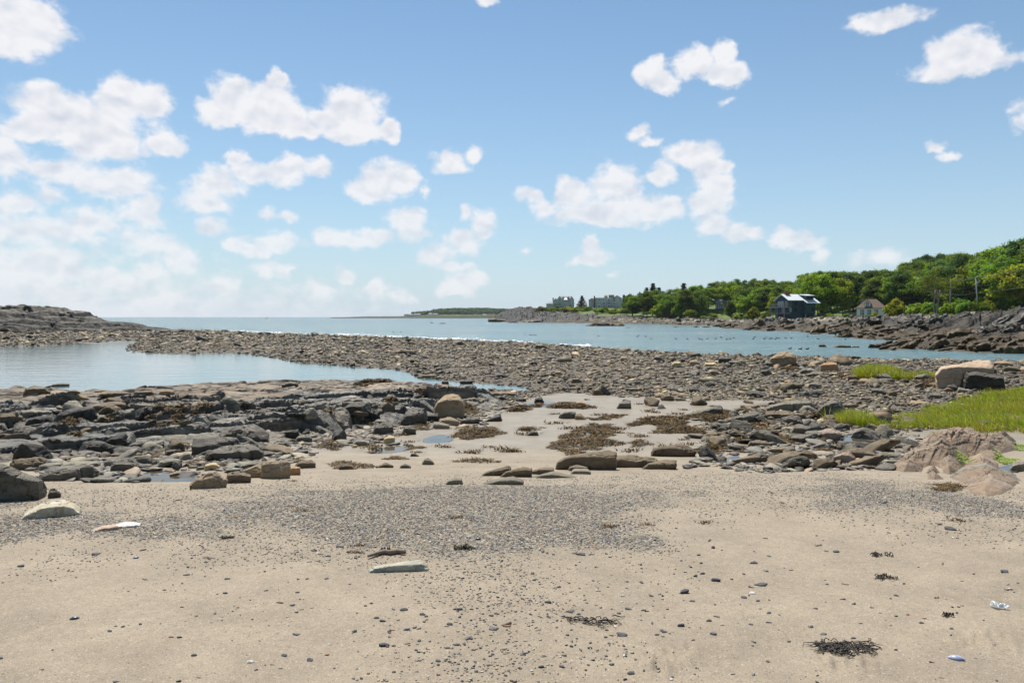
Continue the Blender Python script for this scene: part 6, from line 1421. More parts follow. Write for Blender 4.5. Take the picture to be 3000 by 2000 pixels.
# ------------------------------------------------------------------ layered outcrop at the left end of the bar
MAT['outcrop'] = rock_mat('layered_outcrop', (.80, .80, .80), (1.2, 1.18, 1.15), (.2, .2, .2), .8, .6, 5.0, 0, .35, attr=True, bump=1.8)
def build_outcrop():
    xs = np.arange(-165, -60, .2); ys = np.arange(134, 186, .2); X, Y = np.meshgrid(xs, ys); x, y = X.ravel(), Y.ravel()
    px = 1500 + x / 152 * F
    zc = 3.2 + (928 - np.interp(px, [-900, -300, 0, 46, 158, 222, 232, 270, 298, 386, 440, 456, 520], [880, 884, 898, 897, 903, 915, 927, 934, 942, 952, 962, 968, 972])) / F * 152
    g = H(x, y); n1 = fbm(xyz(x * .12, y * .3, 2.), 4); n2 = fbm(xyz(x * .8, y * 1.5, 3.), 4)
    front = 139.5 + 2.5 * fbm(xyz(x * .08, 0, 1.), 3) + np.interp(px, [200, 460], [0, 9]); run = np.clip(zc, .6, 6) * 2.2
    prof = np.clip((y - front) / run, 0, 1); back = 1 - ss(0, 14, y - front - run - 6)
    zz = zc * (prof ** .8) * back
    # beds dipping to the right, cut in treads and risers
    T_ = .85; t = (zz + .045 * (x + 110) + .22 * n1 + .1 * n2) / T_; fr = t - np.floor(t); st = np.floor(t) + np.clip((fr - .6) / .4, 0, 1)
    zz2 = st * T_ - .045 * (x + 110) - .22 * n1
    b1, i1 = blocks(x, y, 5.5, 2.0, .05, 51, .22, .05, (-.02, .05), .14, .05)
    zz = np.where(prof > 0.02, .2 * zz + .8 * zz2 + b1 * ss(.05, .3, prof) * 1.2 + .07 * n2, -1)
    zz = np.where((zz < .1) | (prof <= .02), g - .4, np.maximum(zz, g - .4))
    low = ss(1.6, 2.8, zz + .5 * n1)[:, None]; k = (.6 + .6 * (_perm[i1 + 5] / 255.))[:, None]
    col = np.array([.036, .029, .021]) * (1 - low) + np.array([.075, .067, .055]) * low * k
    bed = (.3 + 1.25 * (_perm[(np.floor(t).astype(int) + 500) & 255] / 255.))[:, None]; col = col * bed
    nx = len(xs); i = np.arange(len(ys) - 1)[:, None] * nx + np.arange(nx - 1)[None]
    keep = (zz > g - .39).reshape(X.shape); kq = keep[:-1, :-1] | keep[1:, 1:]
    q = np.stack([i, i + 1, i + nx + 1, i + nx], -1)[kq]; used = np.unique(q); rm = np.full(len(x), -1); rm[used] = np.arange(len(used))
    # only the one connected body
    me = mesh('layered_outcrop', np.stack([x, y, zz], 1)[used], rm[q], MAT['outcrop'], False, col[used])
    bm = bmesh.new(); bm.from_mesh(me); bm.verts.ensure_lookup_table(); seen = set(); best = []
    for v in bm.verts:
        if v.index in seen: continue
        st_ = [v]; seen.add(v.index); comp = []
        while st_:
            w = st_.pop(); comp.append(w)
            for e in w.link_edges:
                o = e.other_vert(w)
                if o.index not in seen: seen.add(o.index); st_.append(o)
        if len(comp) > len(best): best = comp
    bs = set(v.index for v in best); bmesh.ops.delete(bm, geom=[v for v in bm.verts if v.index not in bs], context='VERTS'); bm.to_mesh(me); bm.free()
    tag(link('layered_outcrop', me), 'long dark outcrop of layered grey rock sloping into the sea at left', 'rock outcrop')
build_outcrop()
mb = MB(); a = at_d(92, 922, 146); b = at_d(114, 912, 147); mb.tube([a, ((a[0] + b[0]) / 2, 146.4, (a[2] + b[2]) / 2 + .1), b], [.16, .14, .06], 7)
tag(mb.build('driftwood_log', flat_mat('bleached_wood', (.5, .47, .43), .8, .2, .2, 3), None, True), 'bleached driftwood log leaning on the layered outcrop', 'driftwood')
c_ = 0
for k in range(26):
    px = float(r_.uniform(-20, 430)); py = float(r_.uniform(955, 976)); g = G1(px, max(py, 966)); sz = float(r_.uniform(.7, 1.9)) * (1.3 if px < 170 else 1)
    kd = 'dark' if r_.random() < .6 else 'grey'
    tag(link('fallen_block', sb[kd][int(r_.integers(3))], None, (g[0] * 142 / g[1], 138 + r_.uniform(0, 5), .45 + sz * .12), (r_.normal(0, .25), r_.normal(0, .2), r_.uniform(0, 6.28)), (sz, sz * .8, sz * .55)), f'{names[kd]} block fallen at the foot of the layered outcrop', 'rock', f'{names[kd]} blocks below the layered outcrop')
for lb, sil in (('dark low rocks at the sea end of the bar, left hump', [(1305,355),(1315,328),(1400,332),(1500,335),(1500,352)]), ('dark rounded rock hump in the middle of the sea end of the bar', [(1500,345),(1510,325),(1600,322),(1700,345),(1690,352)]), ('small dark rock against the surf at the sea end of the bar', [(1705,340),(1720,326),(1750,330),(1760,342)])):
    B('rock', lb, 'rock', '1', sil, 'dark_far', .5, .6, 1, 24, .05, .02, .02)

# ------------------------------------------------------------------ surf
MAT['foam'] = flat_mat('sea_foam', (.86, .88, .88), .6, .3, .06, 8, .2)
def surf():
    n = 3400; px = r_.uniform(640, 1800, n); base = np.interp(px, [p[0] for p in SHORE], [p[1] for p in SHORE])
    x, y = at_z(px, base); off = np.abs(r_.normal(0, 1, n)) * np.interp(px, [640, 1000, 1500, 1800], [3.5, 3.0, 3.2, 1.5]); line = r_.random(n) < .35; off = np.where(line, 6.5 + r_.normal(0, .5, n), off)
    y = y + off; nn = fbm(xyz(x * .16, y * .3, 3.), 3); k = nn > .02 + .3 * line + .2 * (px > 1560); x, y, off = x[k], y[k], off[k]; n = len(x)
    size = r_.uniform(.12, .42, n); pr = [low_stone(700 + q, 1, .42) for q in range(5)]
    tag(scatter(pr, np.stack([x, y, np.full(n, .02) + .10 * r_.random(n)], 1), size * np.array(1.0), r_.normal(0, .3, n), r_.normal(0, .1, (n, 2)), np.full((n, 3), .86), 'surf_foam', MAT['foam']))
surf()
# ------------------------------------------------------------------ trees
MAT['leaf'] = attr_mat('broad_leaves', .55, .25, .9, .28, 0, .01, .52, obj_rand=.9)
MAT['needle'] = attr_mat('conifer_needles', .6, .2, 1.2, .25, 0, .01, .25, obj_rand=.5)
MAT['bark'] = flat_mat('tree_bark', (.13, .105, .08), .85, .2, .35, 3, .4)
MAT['pale_bark'] = flat_mat('pale_tree_bark', (.26, .225, .18), .85, .2, .3, 3, .4)
def leaf_cards(cen, nrm, size, cols, r):
    n = len(cen); a = np.cross(nrm, r.normal(size=(n, 3))); a /= np.linalg.norm(a, axis=1)[:, None]; b = np.cross(nrm, a)
    a *= size[:, None] * .5; b *= (size * .36)[:, None]
    bend = nrm * (size * .14)[:, None]
    V = np.stack([cen - a - bend, cen - b * 1.0 + bend * .3, cen + a - bend, cen + b + bend * .3], 1).reshape(-1, 3)
    i = np.arange(n) * 4; Fc = np.stack([i, i + 1, i + 2, i + 3], 1)
    return V, Fc, np.repeat(cols, 4, 0)
def crown_mesh(name, seed, h, w, base, nclump, per, leaf, col, mat, shape='round', gap=0.0):
    r = np.random.default_rng(seed); cen, nrm, cc = [], [], []
    clumps = []
    for k in range(nclump):
        for _ in range(30):
            p = r.normal(size=3); p /= np.linalg.norm(p); p *= r.uniform(.45, 1.0) ** .5
            if shape == 'umbrella' and p[2] < -.05: continue
            break
        q = np.array([p[0] * w * .40, p[1] * w * .40, base + (h - base) * (.5 + .42 * p[2])])
        if shape == 'round': q[:2] *= 1.0 - .25 * max(p[2], 0)
        clumps.append(q)
    lob = r.normal(0, .06 * w, (nclump, 3)); clumps = np.array(clumps) + lob * [1, 1, .5]
    for q in clumps:
        rc = w * r.uniform(.11, .20); n = int(per * (rc / (w * .155)) ** 2)
        d = r.normal(size=(n, 3)); d /= np.linalg.norm(d, axis=1)[:, None]; d[:, 2] = np.where(d[:, 2] < -.35, -d[:, 2], d[:, 2])
        rad = rc * r.uniform(.55, 1.12, n) * (1 + .18 * r.normal(size=n))
        c0 = np.array(col[int(r.integers(len(col)))]) * r.uniform(.68, 1.35)
        cen.append(q + d * rad[:, None] * [1, 1, .72]); nn = d + [0, 0, .45] + r.normal(0, .45, (n, 3)); nrm.append(nn / np.linalg.norm(nn, axis=1)[:, None])
        cc.append(c0 * r.uniform(.75, 1.25, (n, 1)))
    cen, nrm, cc = np.vstack(cen), np.vstack(nrm), np.vstack(cc)
    V, Fc, Cc = leaf_cards(cen, nrm, leaf * r.uniform(.6, 1.35, len(cen)), cc, r)
    return mesh(name, V, Fc, MAT[mat], False, Cc), clumps
def trunk_mesh(name, seed, clumps, base, h, rad, mat='bark', forks=1):
    r = np.random.default_rng(seed); mb = MB()
    for f in range(forks):
        ox = (f - (forks - 1) / 2) * rad * 2.2; top = Vector((ox * 3 + r.normal(0, .3), r.normal(0, .3), base + (h - base) * .55))
        pts = [Vector((ox, 0, -.5)), Vector((ox * 1.3 + r.normal(0, .1), 0, base * .5)), Vector((ox * 2, r.normal(0, .1), base)), top]
        mb.tube(pts, [rad * 1.25, rad, rad * .8, rad * .3], 7)
        for q in clumps[f::forks][:9]:
            t = r.uniform(.35, .95); s = pts[2].lerp(top, t * .8) if t > .4 else pts[2]
            mb.tube([s, s.lerp(Vector(q), .5) + Vector((0, 0, .25)), Vector(q)], [rad * .35, rad * .22, rad * .07], 5, False)
    o = mb.build(name, MAT[mat], None, True); me = o.data; bpy.data.objects.remove(o); return me
GREEN = ([(.115, .19, .022), (.145, .22, .025), (.088, .158, .021)], [(.175, .235, .025), (.15, .215, .022)], [(.078, .155, .034), (.092, .168, .04)], [(.235, .265, .026), (.265, .275, .03)])
TREES = []
for k in range(7):
    cset = GREEN[(0, 0, 1, 2, 0, 1, 3)[k]]; h = (12, 13, 11, 13, 12, 10, 9)[k]; w = (9, 8.5, 9.5, 8, 10, 8, 8)[k]
    cm, cl = crown_mesh('crown', 800 + k, h, w, (2.4, 3.2, 1.6, 3.4, 2.2, 1.5, 1.2)[k], 46, 120, .50, cset, 'leaf')
    TREES.append((cm, trunk_mesh('trunk', 820 + k, cl, 2.6, h, .22), h, ('deep green', 'deep green', 'fresh green', 'blue green', 'deep green', 'fresh green', 'yellow green')[k]))
def conifer_mesh(seed, h, w):
    r = np.random.default_rng(seed); cen, nrm, cc = [], [], []
    for lv in np.linspace(.08, .99, 20):
        R_ = w * .5 * (1 - lv) ** .85 * r.uniform(.85, 1.12) + .12; nb = int(6 + 8 * (1 - lv))
        for q in range(nb):
            a = r.uniform(0, 6.28); m = int(10 + 14 * (1 - lv)); t = r.uniform(.15, 1, m)
            p = np.stack([np.cos(a) * R_ * t, np.sin(a) * R_ * t, h * lv - .28 * R_ * t + r.normal(0, .12, m)], 1) + r.normal(0, .12, (m, 3))
            cen.append(p); nn = np.stack([np.cos(a) * np.ones(m) * .5, np.sin(a) * np.ones(m) * .5, np.ones(m)], 1) + r.normal(0, .35, (m, 3)); nrm.append(nn / np.linalg.norm(nn, axis=1)[:, None])
            cc.append(np.array([.045, .088, .032]) * r.uniform(.7, 1.4, (m, 1)))
    cen, nrm, cc = np.vstack(cen), np.vstack(nrm), np.vstack(cc)
    V, Fc, Cc = leaf_cards(cen, nrm, .5 * r.uniform(.6, 1.3, len(cen)), cc, r); return mesh('crown', V, Fc, MAT['needle'], False, Cc)
CON = [conifer_mesh(840, 11, 4.6), conifer_mesh(841, 12, 5.2)]
mbt = MB(); mbt.tube([(0, 0, -.5), (0, 0, 5), (0, 0, 10.6)], [.2, .14, .03], 6); o_ = mbt.build('trunk', MAT['bark'], None, True); CTR = o_.data; bpy.data.objects.remove(o_)
SHRUB = []
for k, cs in enumerate((GREEN[1], GREEN[3], GREEN[0], [(.10, .105, .04), (.12, .10, .045)])):
    cm, cl = crown_mesh('foliage', 860 + k, 2.6, 3.4, .15, 24, 90, .30, cs, 'leaf'); SHRUB.append((cm, ('green', 'yellow green', 'dark green', 'dull olive')[k]))
def tree(kind, crown, trunk, loc, sc, rz, label, group=None, wide=1.0):
    o = empty(kind, loc, rz); tag(o, label, 'tree', group)
    a = link('crown', crown, o); b = link('trunk', trunk, o)
    for q in (a, b): q.scale = (sc * wide, sc * wide, sc)
    return o
def hz(x, y): return float(H(x, y)[0])
SK = np.array([(1780,905),(1835,880),(1850,868),(1900,850),(1960,846),(2000,838),(2060,830),(2100,822),(2150,816),(2230,814),(2300,820),(2350,826),(2358,798),(2400,792),(2440,790),(2500,793),(2560,790),(2600,786),(2625,800),(2650,770),(2680,750),(2720,741),(2800,738),(2900,745),(2915,722),(2950,708),(3000,690),(3100,670)], float)
def sky_z(px, d): return EYE + (HOR - np.interp(px, SK[:, 0], SK[:, 1])) / F * d
HOUSES = [(2265, 2395, 252), (2500, 2590, 268), (2076, 2134, 398), (1595, 1690, 552), (1722, 1828, 552)]
PICK = {0: 'dark green', 1: 'mid green'}
cand = []
for y0 in np.arange(190, 640, 6.2):
    for x0 in np.arange(20, 440, 6.2):
        x, y = x0 + r_.uniform(-2.4, 2.4), y0 + r_.uniform(-2.4, 2.4)
        if x / y > .70 or x / y < .02: continue
        cand.append((x, y))
cand = np.array(cand); _, _, _, _, hsc = H(cand[:, 0], cand[:, 1], True); zc_ = H(cand[:, 0], cand[:, 1])
st = np.interp(cand[:, 1], [200, 250, 300, 330, 400, 480, 560], [70, 66, 60, 42, 22, 22, 60])
pxc = 1500 + cand[:, 0] / cand[:, 1] * F; ok = (hsc > st + 6 * (pxc > 2655)) & ~((pxc > 2655) & (pxc < 2895) & (cand[:, 1] < 251)) & ~((cand[:, 1] > 505) & (cand[:, 0] < 92))
order = np.argsort(cand[:, 1]); occ = np.full(3200, 2000.0); nt = 0
# where the wood is yellower in the photo
for i in order:
    if not ok[i] or nt >= 285: continue
    x, y = cand[i]; px = 1500 + x / y * F; hw = 4.4 / y * F
    if any(px + hw * .8 > a and px - hw * .8 < b and y < d_ for a, b, d_ in HOUSES): continue
    zt = float(sky_z(px, y)); k = int(r_.choice(7, p=[.2, .2, .16, .14, .16, .08, .06]))
    cm, tm, h0, nm = TREES[k]; hh = min(h0 * r_.uniform(.82, 1.15) * (1.35 if px > 2340 else 1.0), zt - zc_[i] - r_.uniform(0, .8))
    if hh < 4.5: continue
    tp = HOR - (zc_[i] + hh - EYE) / y * F; lo_, hi_ = int(max(px - hw, 0)), int(min(px + hw, 3199))
    if hi_ <= lo_: continue
    if np.mean(occ[lo_:hi_]) - tp < 5: continue
    c0 = occ[lo_:hi_]; u = (np.arange(lo_, hi_) - px) / hw; occ[lo_:hi_] = np.minimum(c0, tp + (hh / y * F) * .35 * u * u + 2)
    front = y < 300
    where = 'at the front of the wood on the right-hand hill' if front and px > 2600 else 'behind the houses of the headland' if front or (y < 340) else 'on the wooded hill of the far point'
    tree('broadleaf_tree', cm, tm, (x, y, zc_[i] - .2), hh / h0, r_.uniform(0, 6.28), f'{nm} leafy tree {where}', f'{nm} trees {where}', r_.uniform(.9, 1.15)); nt += 1
# conifers that stand out
for px, pt, pb, d_, lb in ((1705, 868, 902, 575, 'lone dark conifer between the two grey mansions'), (1828, 862, 892, 590, 'dark spire conifer at the right of the large flat roofed mansion'), (1842, 868, 892, 595, 'second dark conifer right of the flat roofed mansion'), (1852, 874, 895, 600, 'smallest of the three conifers right of the flat roofed mansion'),
                           (1913, 834, 872, 520, 'tall dark spruce standing above the wood of the point'), (1931, 840, 872, 525, 'dark spruce just right of the tall spruce on the point'), (1895, 846, 872, 515, 'small dark spruce left of the tall spruce on the point'), (2003, 827, 858, 540, 'single spruce tip rising above the ridge of the wood')):
    x, y, zt = at_d(px, pt, d_); zg = min(hz(x, y), at_d(px, pb, d_)[2]); tree('conifer', CON[nt % 2], CTR, (x, y, zg), (zt - zg) / 11.5, r_.uniform(0, 6), lb, None, 2.6 if px == 1705 else 2.1); nt += 1
# the big airy tree on the right-hand shore
cm, cl = crown_mesh('crown', 890, 13.6, 12.5, 3.6, 40, 46, .46, [(.12, .15, .02), (.095, .13, .018)], 'leaf', 'umbrella')
x, y, _ = at_d(2742, 905, 232); tree('airy_tree', cm, trunk_mesh('trunk', 891, cl, 4.2, 13, .30, 'pale_bark', 2), (x, y, hz(x, y) - .2), 1.0, .4, 'large sparse yellowish tree with two pale forked trunks left of the utility poles')
for px, pt, d_, k, lb in ((2398, 793, 285, 2, 'tall leggy tree rising right behind the blue house'), (2470, 812, 283, 5, 'slender pale green tree in front of the dark wood between the houses'), (2415, 800, 290, 0, 'spreading tree just right of the tall leggy tree')):
    x, y, zt = at_d(px, pt, d_); zg = hz(x, y); h0 = TREES[k][2]; tree('broadleaf_tree', TREES[k][0], TREES[k][1], (x, y, zg), (zt - zg) / h0, r_.uniform(0, 6), lb, None, .8)
# shrubs along the edge of the turf
def shrub(px, pb, d_, w_px, k, lb=None, tall=1.0):
    x, y, _ = at_d(px, pb, d_); sc = w_px * d_ / F / 3.5; nm = SHRUB[k][1]
    o = link('shrub', SHRUB[k][0], None, (x, y, hz(x, y) - .15), (0, 0, r_.uniform(0, 6.28)), (sc, sc, sc * tall))
    tag(o, lb or f'{nm} rounded shrub along the turf edge of the headland', 'shrub', None if lb else f'{nm} shrubs along the turf edge')
shrub(2893, 908, 214, 54, 1, 'bright yellow green bush right of the nearest utility pole', 1.25); shrub(2907, 911, 212, 40, 1, 'low yellow green bush under the bright bush by the pole', .8)
shrub(2625, 918, 255, 64, 1, 'big yellowish rounded bush right of the white cottage', 1.35); shrub(2563, 922, 262, 26, 1, 'small bright bush in front of the white cottage', 1.4)
shrub(2725, 905, 240, 50, 2, 'dark bush below the airy tree', 1.0); shrub(2140, 925, 352, 36, 2, 'round dark tree like bush right of the hip roofed house', 2.0); shrub(2090, 925, 352, 26, 0, 'low round bush below the hip roofed house', 1.0)
shrub(2782, 905, 243, 16, 3, 'dead brown bush beside the middle utility pole', 2.2); shrub(2208, 915, 300, 40, 1, 'yellow green bush left of the blue house decks', 1.4); shrub(2245, 918, 285, 30, 0, 'green bush against the left of the blue house', 1.3)
n_s = 0
while n_s < 185:
    px = float(r_.uniform(1700, 3040)); d_ = float(np.interp(px, [1700, 1850, 2000, 2250, 2400, 2700, 3000], [500, 440, 372, 300, 275, 222, 195])) * r_.uniform(.96, 1.12 if px < 2640 else 1.2)
    x = (px - 1500) / F * d_; _, _, _, _, hs_ = H(x, d_, True); hs_ = float(hs_[0])
    if hs_ < 24 or hs_ > (98 if px > 2640 else 64): continue
    w_ = float(r_.uniform(14, 40)) * (1.3 if px < 2050 else .85)
    if any(px + w_ / 2 > a - 3 and px - w_ / 2 < b + 3 for a, b, _q in HOUSES[:3]): continue
    if 1590 < px < 1840: w_ *= .45
    shrub(px, 915, d_, w_, int(r_.choice(4, p=[.34, .24, .34, .08])), None, float(r_.uniform(.6, 1.3)) * (1.35 if 1840 < px < 2050 else .8)); n_s += 1
n_s = 0
while n_s < 42:
    d_ = float(r_.uniform(205, 262)); px = float(r_.uniform(2640, 3060)); _, _, _, _, hs_ = H((px - 1500) / F * d_, d_, True)
    if not 60 < hs_[0] < 115: continue
    shrub(px, 900, d_, float(r_.uniform(34, 66)), int(r_.choice((0, 2))), 'dark bushy undergrowth at the foot of the right-hand wood', float(r_.uniform(.8, 1.3))); C.objects['shrub' if False else list(C.objects)[-1].name]['group'] = 'undergrowth bushes below the right-hand wood'; n_s += 1
for k in range(84):
    px = float(r_.uniform(1560, 1900)) if k < 50 else float(r_.uniform(1575, 1725)); d_ = float(r_.uniform(458, 525)) if px < 1720 else float(r_.uniform(436, 510)); x = (px - 1500) / F * d_
    _, _, _, _, hs_ = H(x, d_, True)
    if hs_[0] < 12 or (1700 < px < 1745 and d_ < 490): continue
    shrub(px, 905, d_, float(r_.uniform(14, 34)), int(r_.choice(4, p=[.3, .2, .4, .1])), None, float(r_.uniform(.4, .7)))

# ------------------------------------------------------------------ houses
MAT['blue_board'] = flat_mat('blue_grey_boards', (.030, .062, .078), .7, .3, .14, 2.0)
MAT['blue_board2'] = flat_mat('blue_green_boards', (.040, .075, .088), .7, .3, .12, 2.0)
MAT['metal_roof'] = flat_mat('pale_metal_roof', (.60, .64, .65), .45, .5, .06, 2.0)
MAT['white_paint'] = flat_mat('white_paint', (.80, .80, .79), .6, .3, .05, 3.0)
MAT['deck_grey'] = flat_mat('grey_deck_wood', (.25, .26, .255), .8, .2, .15, 3.0)
MAT['brick'] = flat_mat('red_brick', (.26, .10, .065), .85, .2, .25, 6.0)
MAT['brown_brick'] = flat_mat('brown_stone_chimney', (.17, .09, .07), .85, .2, .3, 4.0)
MAT['shingle'] = flat_mat('brown_roof_shingles', (.155, .115, .092), .9, .15, .2, 2.5)
MAT['grey_shingle'] = flat_mat('weathered_grey_shingles', (.50, .51, .475), .85, .2, .15, 2.0)
MAT['grey_roof'] = flat_mat('grey_roof_shingles', (.27, .275, .275), .85, .2, .15, 2.0)
MAT['concrete'] = flat_mat('pale_concrete', (.5, .5, .48), .85, .2, .12, 1.5)
MAT['stone_grey'] = flat_mat('grey_stone', (.24, .225, .2), .85, .2, .3, 3.0)
MAT['fence_wood'] = flat_mat('tan_fence_boards', (.30, .245, .17), .85, .2, .2, 3.0)
MAT['pole_wood'] = flat_mat('weathered_pole_wood', (.33, .33, .32), .85, .2, .2, 2.0)
MAT['cable'] = flat_mat('grey_cable', (.25, .26, .25), .6, .3, .05)
m, nt, b = new_mat('window_glass'); b.inputs['Base Color'].default_value = (.02, .028, .034, 1); b.inputs['Roughness'].default_value = .08; b.inputs['Specular IOR Level'].default_value = .8; MAT['glass'] = m
def window(parent, cx, cz, w, h, face, at, mat='white_paint', bars=1, arch=False, fw=.10):
    """framed window standing proud of a wall; face 'y' (wall at y = at, looking -y) or 'x' (wall at x = at, looking -x)"""
    mb = MB(); pn = MB()
    def bx(m_, u0, u1, z0, z1, d0, d1):
        if face == 'y': m_.box(u0, u1, at - d1, at - d0, z0, z1)
        else: m_.box(at - d1, at - d0, u0, u1, z0, z1)
    x0, x1, z0, z1 = cx - w / 2, cx + w / 2, cz - h / 2, cz + h / 2
    bx(mb, x0 - fw, x0, z0 - fw, z1 + fw, -.02, .07); bx(mb, x1, x1 + fw, z0 - fw, z1 + fw, -.02, .07); bx(mb, x0, x1, z1, z1 + fw, -.02, .068); bx(mb, x0, x1, z0 - fw, z0, -.02, .09)
    for q in range(bars): u = x0 + w * (q + 1) / (bars + 1); bx(mb, u - .04, u + .04, z0, z1, -.01, .055)
    if bars: bx(mb, x0, x1, cz - .03, cz + .03, -.01, .05)
    f = mb.build('window', MAT[mat], parent); bx(pn, x0, x1, z0, z1, -.02, .025); pn.build('pane', MAT['glass'], f); return f
def hip(mb, x0, x1, y0, y1, z, rise, inset, ov=.4, t=.16):
    x0 -= ov; x1 += ov; y0 -= ov; y1 += ov; ym = (y0 + y1) / 2; a, c = (x0 + inset, ym, z + rise), (x1 - inset, ym, z + rise)
    P_ = [(x0, y0, z), (x1, y0, z), (x1, y1, z), (x0, y1, z), a, c, (x0, y0, z - t), (x1, y0, z - t), (x1, y1, z - t), (x0, y1, z - t)]
    mb.add(P_, F3=[(1, 2, 5), (3, 0, 4)], F4=[(0, 1, 5, 4), (2, 3, 4, 5), (0, 6, 7, 1), (1, 7, 8, 2), (2, 8, 9, 3), (3, 9, 6, 0), (6, 9, 8, 7)])
def gable_wall(mb, axis, at, th, u0, u1, z0, zw, zr):
    """pentagon end wall"""
    pts = [(u0, z0), (u1, z0), (u1, zw), ((u0 + u1) / 2, zr), (u0, zw)]
    if axis == 'x': mb.poly([(at, u, z) for u, z in pts], [(at + th, u, z) for u, z in pts])
    else: mb.poly([(u, at, z) for u, z in pts], [(u, at + th, z) for u, z in pts])
def railing(mb, pts, z, h=1.0, step=.35):
    for (ax, ay), (bx_, by) in zip(pts[:-1], pts[1:]):
        n = max(2, int(math.hypot(bx_ - ax, by - ay) / step))
        mb.tube([(ax, ay, z + h), (bx_, by, z + h)], .05, 5); mb.tube([(ax, ay, z + .12), (bx_, by, z + .12)], .03, 4)
        for k in range(n + 1):
            t = k / n; X, Y = ax + (bx_ - ax) * t, ay + (by - ay) * t; mb.tube([(X, Y, z), (X, Y, z + h)], .045 if k % 4 == 0 else .022, 4)
# -- blue house on the rocks
x, y, z = at_d(2312, 934, 256); bh = empty('blue_house', (x, y, z), R(16)); tag(bh, 'dark blue house with white metal roof and two decks standing on the rocks', 'house')
w = MB(); w.box(.02, 9.8, .02, 7.48, 0, 6.1); gable_wall(w, 'x', 0, .2, 0, 7.5, 0, 6.1, 7.85); gable_wall(w, 'x', 9.62, .2, 0, 7.5, 0, 6.1, 7.85); w.build('wall', MAT['blue_board'], bh)
w = MB(); w.box(4.8, 8.5, -1.8, 0, 1.65, 5.35); w.build('bay', MAT['blue_board2'], bh)
rf = MB(); rf.slab([(-.6, -.35, 6.02), (5.0, -.35, 6.02), (5.0, 3.75, 8.05), (-.6, 3.75, 8.05)], .18); rf.slab([(5.0, -2.1, 5.15), (10.2, -2.1, 5.15), (10.2, 3.75, 8.05), (5.0, 3.75, 8.05)], .18); rf.slab([(10.2, 7.85, 6.02), (-.6, 7.85, 6.02), (-.6, 3.752, 8.05), (10.2, 3.752, 8.05)][::-1], .18)
roof = rf.build('roof', MAT['metal_roof'], bh)
d_ = MB(); d_.box(6.0, 8.8, -.4, 2.6, 6.3, 7.5); dm = d_.build('dormer', MAT['blue_board'], roof)
d_ = MB(); d_.slab([(5.6, -.8, 7.55), (9.2, -.8, 7.55), (9.2, 3.4, 8.0), (5.6, 3.4, 8.0)], .14); d_.build('dormer_roof', MAT['metal_roof'], roof)
for q in (6.8, 8.0): window(roof, q, 7.0, .9, .6, 'y', -.4, 'blue_board', 0)
c_ = MB(); c_.box(.7, 2.3, 3.0, 3.9, 7.2, 8.6); c_.box(.62, 2.38, 2.92, 3.98, 8.6, 8.75); c_.build('chimney', MAT['brick'], roof)
for cx, cz, wd, hg in ((2.4, 4.9, .9, 1.2), (2.4, 2.95, .95, 1.1)): window(bh, cx, cz, wd, hg, 'y', 0.02, 'blue_board2', 0)
window(bh, 7.6, 3.0, .85, 1.1, 'y', -1.8, 'blue_board2', 0); window(bh, 5.9, 5.0, .9, .5, 'y', -1.8, 'blue_board2', 0)
window(bh, .45, 2.9, .45, 1.0, 'y', 0.02, 'white_paint', 1); window(bh, .5, 4.95, .35, 1.5, 'y', 0.02, 'deck_grey', 0)
window(bh, 1.6, 4.85, 1.6, 1.9, 'x', 0, 'blue_board2', 0); window(bh, 3.7, 4.85, .9, 1.5, 'x', 0, 'white_paint', 0); window(bh, 5.4, 4.85, 1.2, 1.3, 'x', 0, 'white_paint', 1); window(bh, 3.2, 2.6, 1.3, 1.5, 'x', 0, 'white_paint', 1)
for zz, dep in ((3.75, 2.3), (1.85, 2.0)):
    d_ = MB(); d_.box(-dep, -.02, -.6, 7.4, zz - .22, zz); dk = d_.build('deck', MAT['deck_grey'], bh)
    d_ = MB(); railing(d_, [(-.1, -.55), (-dep + .06, -.55), (-dep + .06, 7.35), (-.1, 7.35)], zz); d_.build('railing', MAT['deck_grey'], dk)
for (px_, py_) in ((-2.1, -.4), (-2.1, 3.4), (-2.1, 7.1)): d_ = MB(); d_.box(px_ - .1, px_ + .1, py_ - .1, py_ + .1, -1.2, 3.52); d_.build('deck_post', MAT['deck_grey'], bh)
for px_ in (5.0, 8.3): d_ = MB(); d_.box(px_ - .12, px_ + .12, -1.7, -1.45, -.6, 1.64); d_.build('bay_post', MAT['deck_grey'], bh)
d_ = MB(); d_.box(-.3, 9.4, -2.3, -.03, -1.5, -.05); d_.build('foundation', MAT['concrete'], bh)
# -- white cottage
x, y, z = at_d(2510, 923, 270); ct = empty('white_cottage', (x, y, z - .3), R(-31)); tag(ct, 'small white cottage with brown hipped roof and arched dormer window', 'house')
w = MB(); w.box(0, 8.4, 0, 6.6, 0, 2.7); w.build('wall', MAT['white_paint'], ct)
rf = MB(); hip(rf, 0, 8.4, 0, 6.6, 2.72, 3.0, 3.1); roof = rf.build('roof', MAT['shingle'], ct)
d_ = MB(); gable_wall(d_, 'y', .3, 2.4, 2.3, 4.2, 2.9, 4.3, 5.4); d_.build('dormer', MAT['white_paint'], roof)
d_ = MB(); d_.slab([(2.05, .1, 4.16), (3.25, .1, 5.56), (3.25, 3.2, 5.56), (2.05, 3.2, 4.16)], .12); d_.slab([(3.252, .1, 5.56), (4.45, .1, 4.16), (4.45, 3.2, 4.16), (3.252, 3.2, 5.56)], .12); d_.build('dormer_roof', MAT['shingle'], roof)
window(roof, 3.25, 3.75, .95, 1.0, 'y', .3, 'white_paint', 1)
